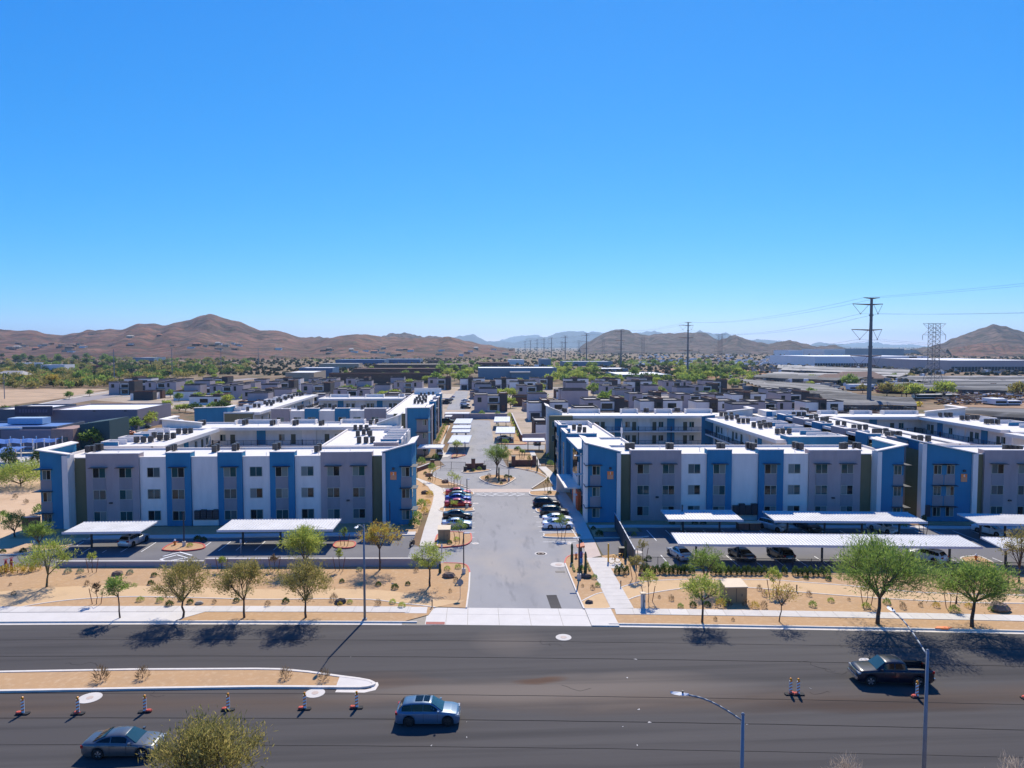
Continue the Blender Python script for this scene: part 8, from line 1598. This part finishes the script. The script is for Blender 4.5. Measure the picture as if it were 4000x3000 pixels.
for i, lab in enumerate(('upper left', 'upper right', 'lower left', 'lower right', 'left earth', 'right earth')):
    q = MB(); chain = [(MP[0][i][0] - 20, -120, MP[0][i][2] + 2)] + [m[i] for m in MP]
    for k, (a, b) in enumerate(zip(chain, chain[1:])):
        w_ = wire(a, b, 6.5 if i < 4 else 4, .035 + .012 * k, None); base = len(q.v); q.v += w_.v; q.f += [[j + base for j in f] for f in w_.f]; q.m += w_.m
    tag(q.obj('power_line', m_wire), '%s power wire strung along the steel masts' % lab, 'wire', 'wires of the steel masts')
def lattice(x, y, h, label):
    t = thing('lattice_pylon', label, 'pylon', (x, y, 0), 0, 'lattice pylons'); m_ = mat('lattice_steel', (.14, .13, .14), .6, .1); q = MB()
    def hw(z): return 5.0 - (5.0 - 2.4) * min(1, z / (h * .35))
    zs = [0, h * .12, h * .23, h * .33] + [h * (.33 + .067 * k) for k in range(1, 11)]
    for a, b in zip(zs, zs[1:]):
        A, B = hw(a), hw(b)
        C = [(-1, -1), (1, -1), (1, 1), (-1, 1)]
        for k in range(4):
            c0, c1 = C[k], C[(k + 1) % 4]; q.cone((c0[0] * A, c0[1] * A, a), (c0[0] * B, c0[1] * B, b), .13, .13, 4); q.cone((c0[0] * A, c0[1] * A, a), (c1[0] * B, c1[1] * B, b), .08, .08, 4); q.cone((c1[0] * A, c1[1] * A, a), (c0[0] * B, c0[1] * B, b), .08, .08, 4); q.cone((c0[0] * B, c0[1] * B, b), (c1[0] * B, c1[1] * B, b), .08, .08, 4)
    q.obj('frame', m_, t)
    for z, l in ((h, 7.6), (h * .83, 7.6), (h * .56, 7.6), (h * .29, 7.6)):
        q = MB()
        for sd in (-1, 1):
            for yy in (-2.4, 2.4):
                q.cone((sd * 2.4, yy, z), (sd * l, 0, z), .11, .09, 4); q.cone((sd * 2.4, yy, z - 3.6 if z == h else z + 3.2), (sd * l, 0, z), .09, .08, 4)
            if z < h: q.cone((sd * l, 0, z), (sd * l, 0, z - 3.2), .14, .14, 5)
        q.obj('crossarm', m_, t)
for i, (px, Y, h, lab) in enumerate(((3648, 440, 42.5, 'lattice pylon at the right before the warehouses'), (2813, 960, 45, 'lattice pylon left of the tall mast'), (2512, 1300, 45, 'lattice pylon before the mesa, right'), (2357, 1650, 45, 'lattice pylon before the mesa, left'), (2262, 2000, 45, 'small lattice pylon in the gap'), (2195, 2400, 45, 'farthest lattice pylon, small in the gap'))):
    p = Q(px, 1352, Y); lattice(p.x, Y, h, lab)
def wood_pole(px, Y, h, label, r_=.4):
    p = Q(px, 1352, Y); t = thing('utility_pole', label, 'pole', (p.x, Y, 0), 0, 'grey utility poles at left'); q = MB(); q.cone((0, 0, 0), (0, 0, h), r_, r_ * .6, 8); q.obj('pole', m_galv, t); q = MB(); q.box(-1.2, -.1, h - 2.2, 1.2, .1, h - 2.0); q.box(-1.0, -.1, h - 4.5, 1.0, .1, h - 4.3); q.obj('crossarm', m_galv, t); return (p.x, Y, h - .3)
wood_pole(10, 390, 13, 'short grey pole at the left edge of the wood', .22)
UP = [(Q(-420, 1352, 400).x, 400, 26)] + [wood_pole(px, Y, h, lab) for px, Y, h, lab in ((443, 510, 26, 'grey utility pole beside the left road'), (670, 690, 26, 'second grey utility pole behind the wood'), (862, 880, 26, 'third grey utility pole behind the wood'), (1008, 1020, 26, 'fourth grey utility pole on the plain'))]
for i in (0, 1, 2):
    q = MB()
    for a, b in zip(UP, UP[1:]):
        w_ = wire((a[0] + i - 1, a[1], a[2] - 1.9 * i), (b[0] + i - 1, b[1], b[2] - 1.9 * i), 3, .05, None); base = len(q.v); q.v += w_.v; q.f += [[j + base for j in f] for f in w_.f]; q.m += w_.m
    tag(q.obj('power_line', m_wire), '%s wire strung along the grey utility poles at left' % ('top', 'middle', 'lowest')[i], 'wire', 'wires of the utility poles')

# ================================================================ air
hz = MB(); hz.box(-13500, -300, -62, 15500, 21500, 440)
hm = bpy.data.materials.new('haze'); hm.use_nodes = True; n = hm.node_tree; n.nodes.clear(); pv = n.nodes.new('ShaderNodeVolumePrincipled'); ou = n.nodes.new('ShaderNodeOutputMaterial')
pv.inputs['Color'].default_value = (.52, .75, 1.0, 1); pv.inputs['Density'].default_value = 6.0e-5; pv.inputs['Anisotropy'].default_value = .45
n.links.new(pv.outputs[0], ou.inputs['Volume']); o = hz.obj('haze', hm); o['kind'] = 'stuff'; o['label'] = 'thin blue air between the camera and the far mountains'
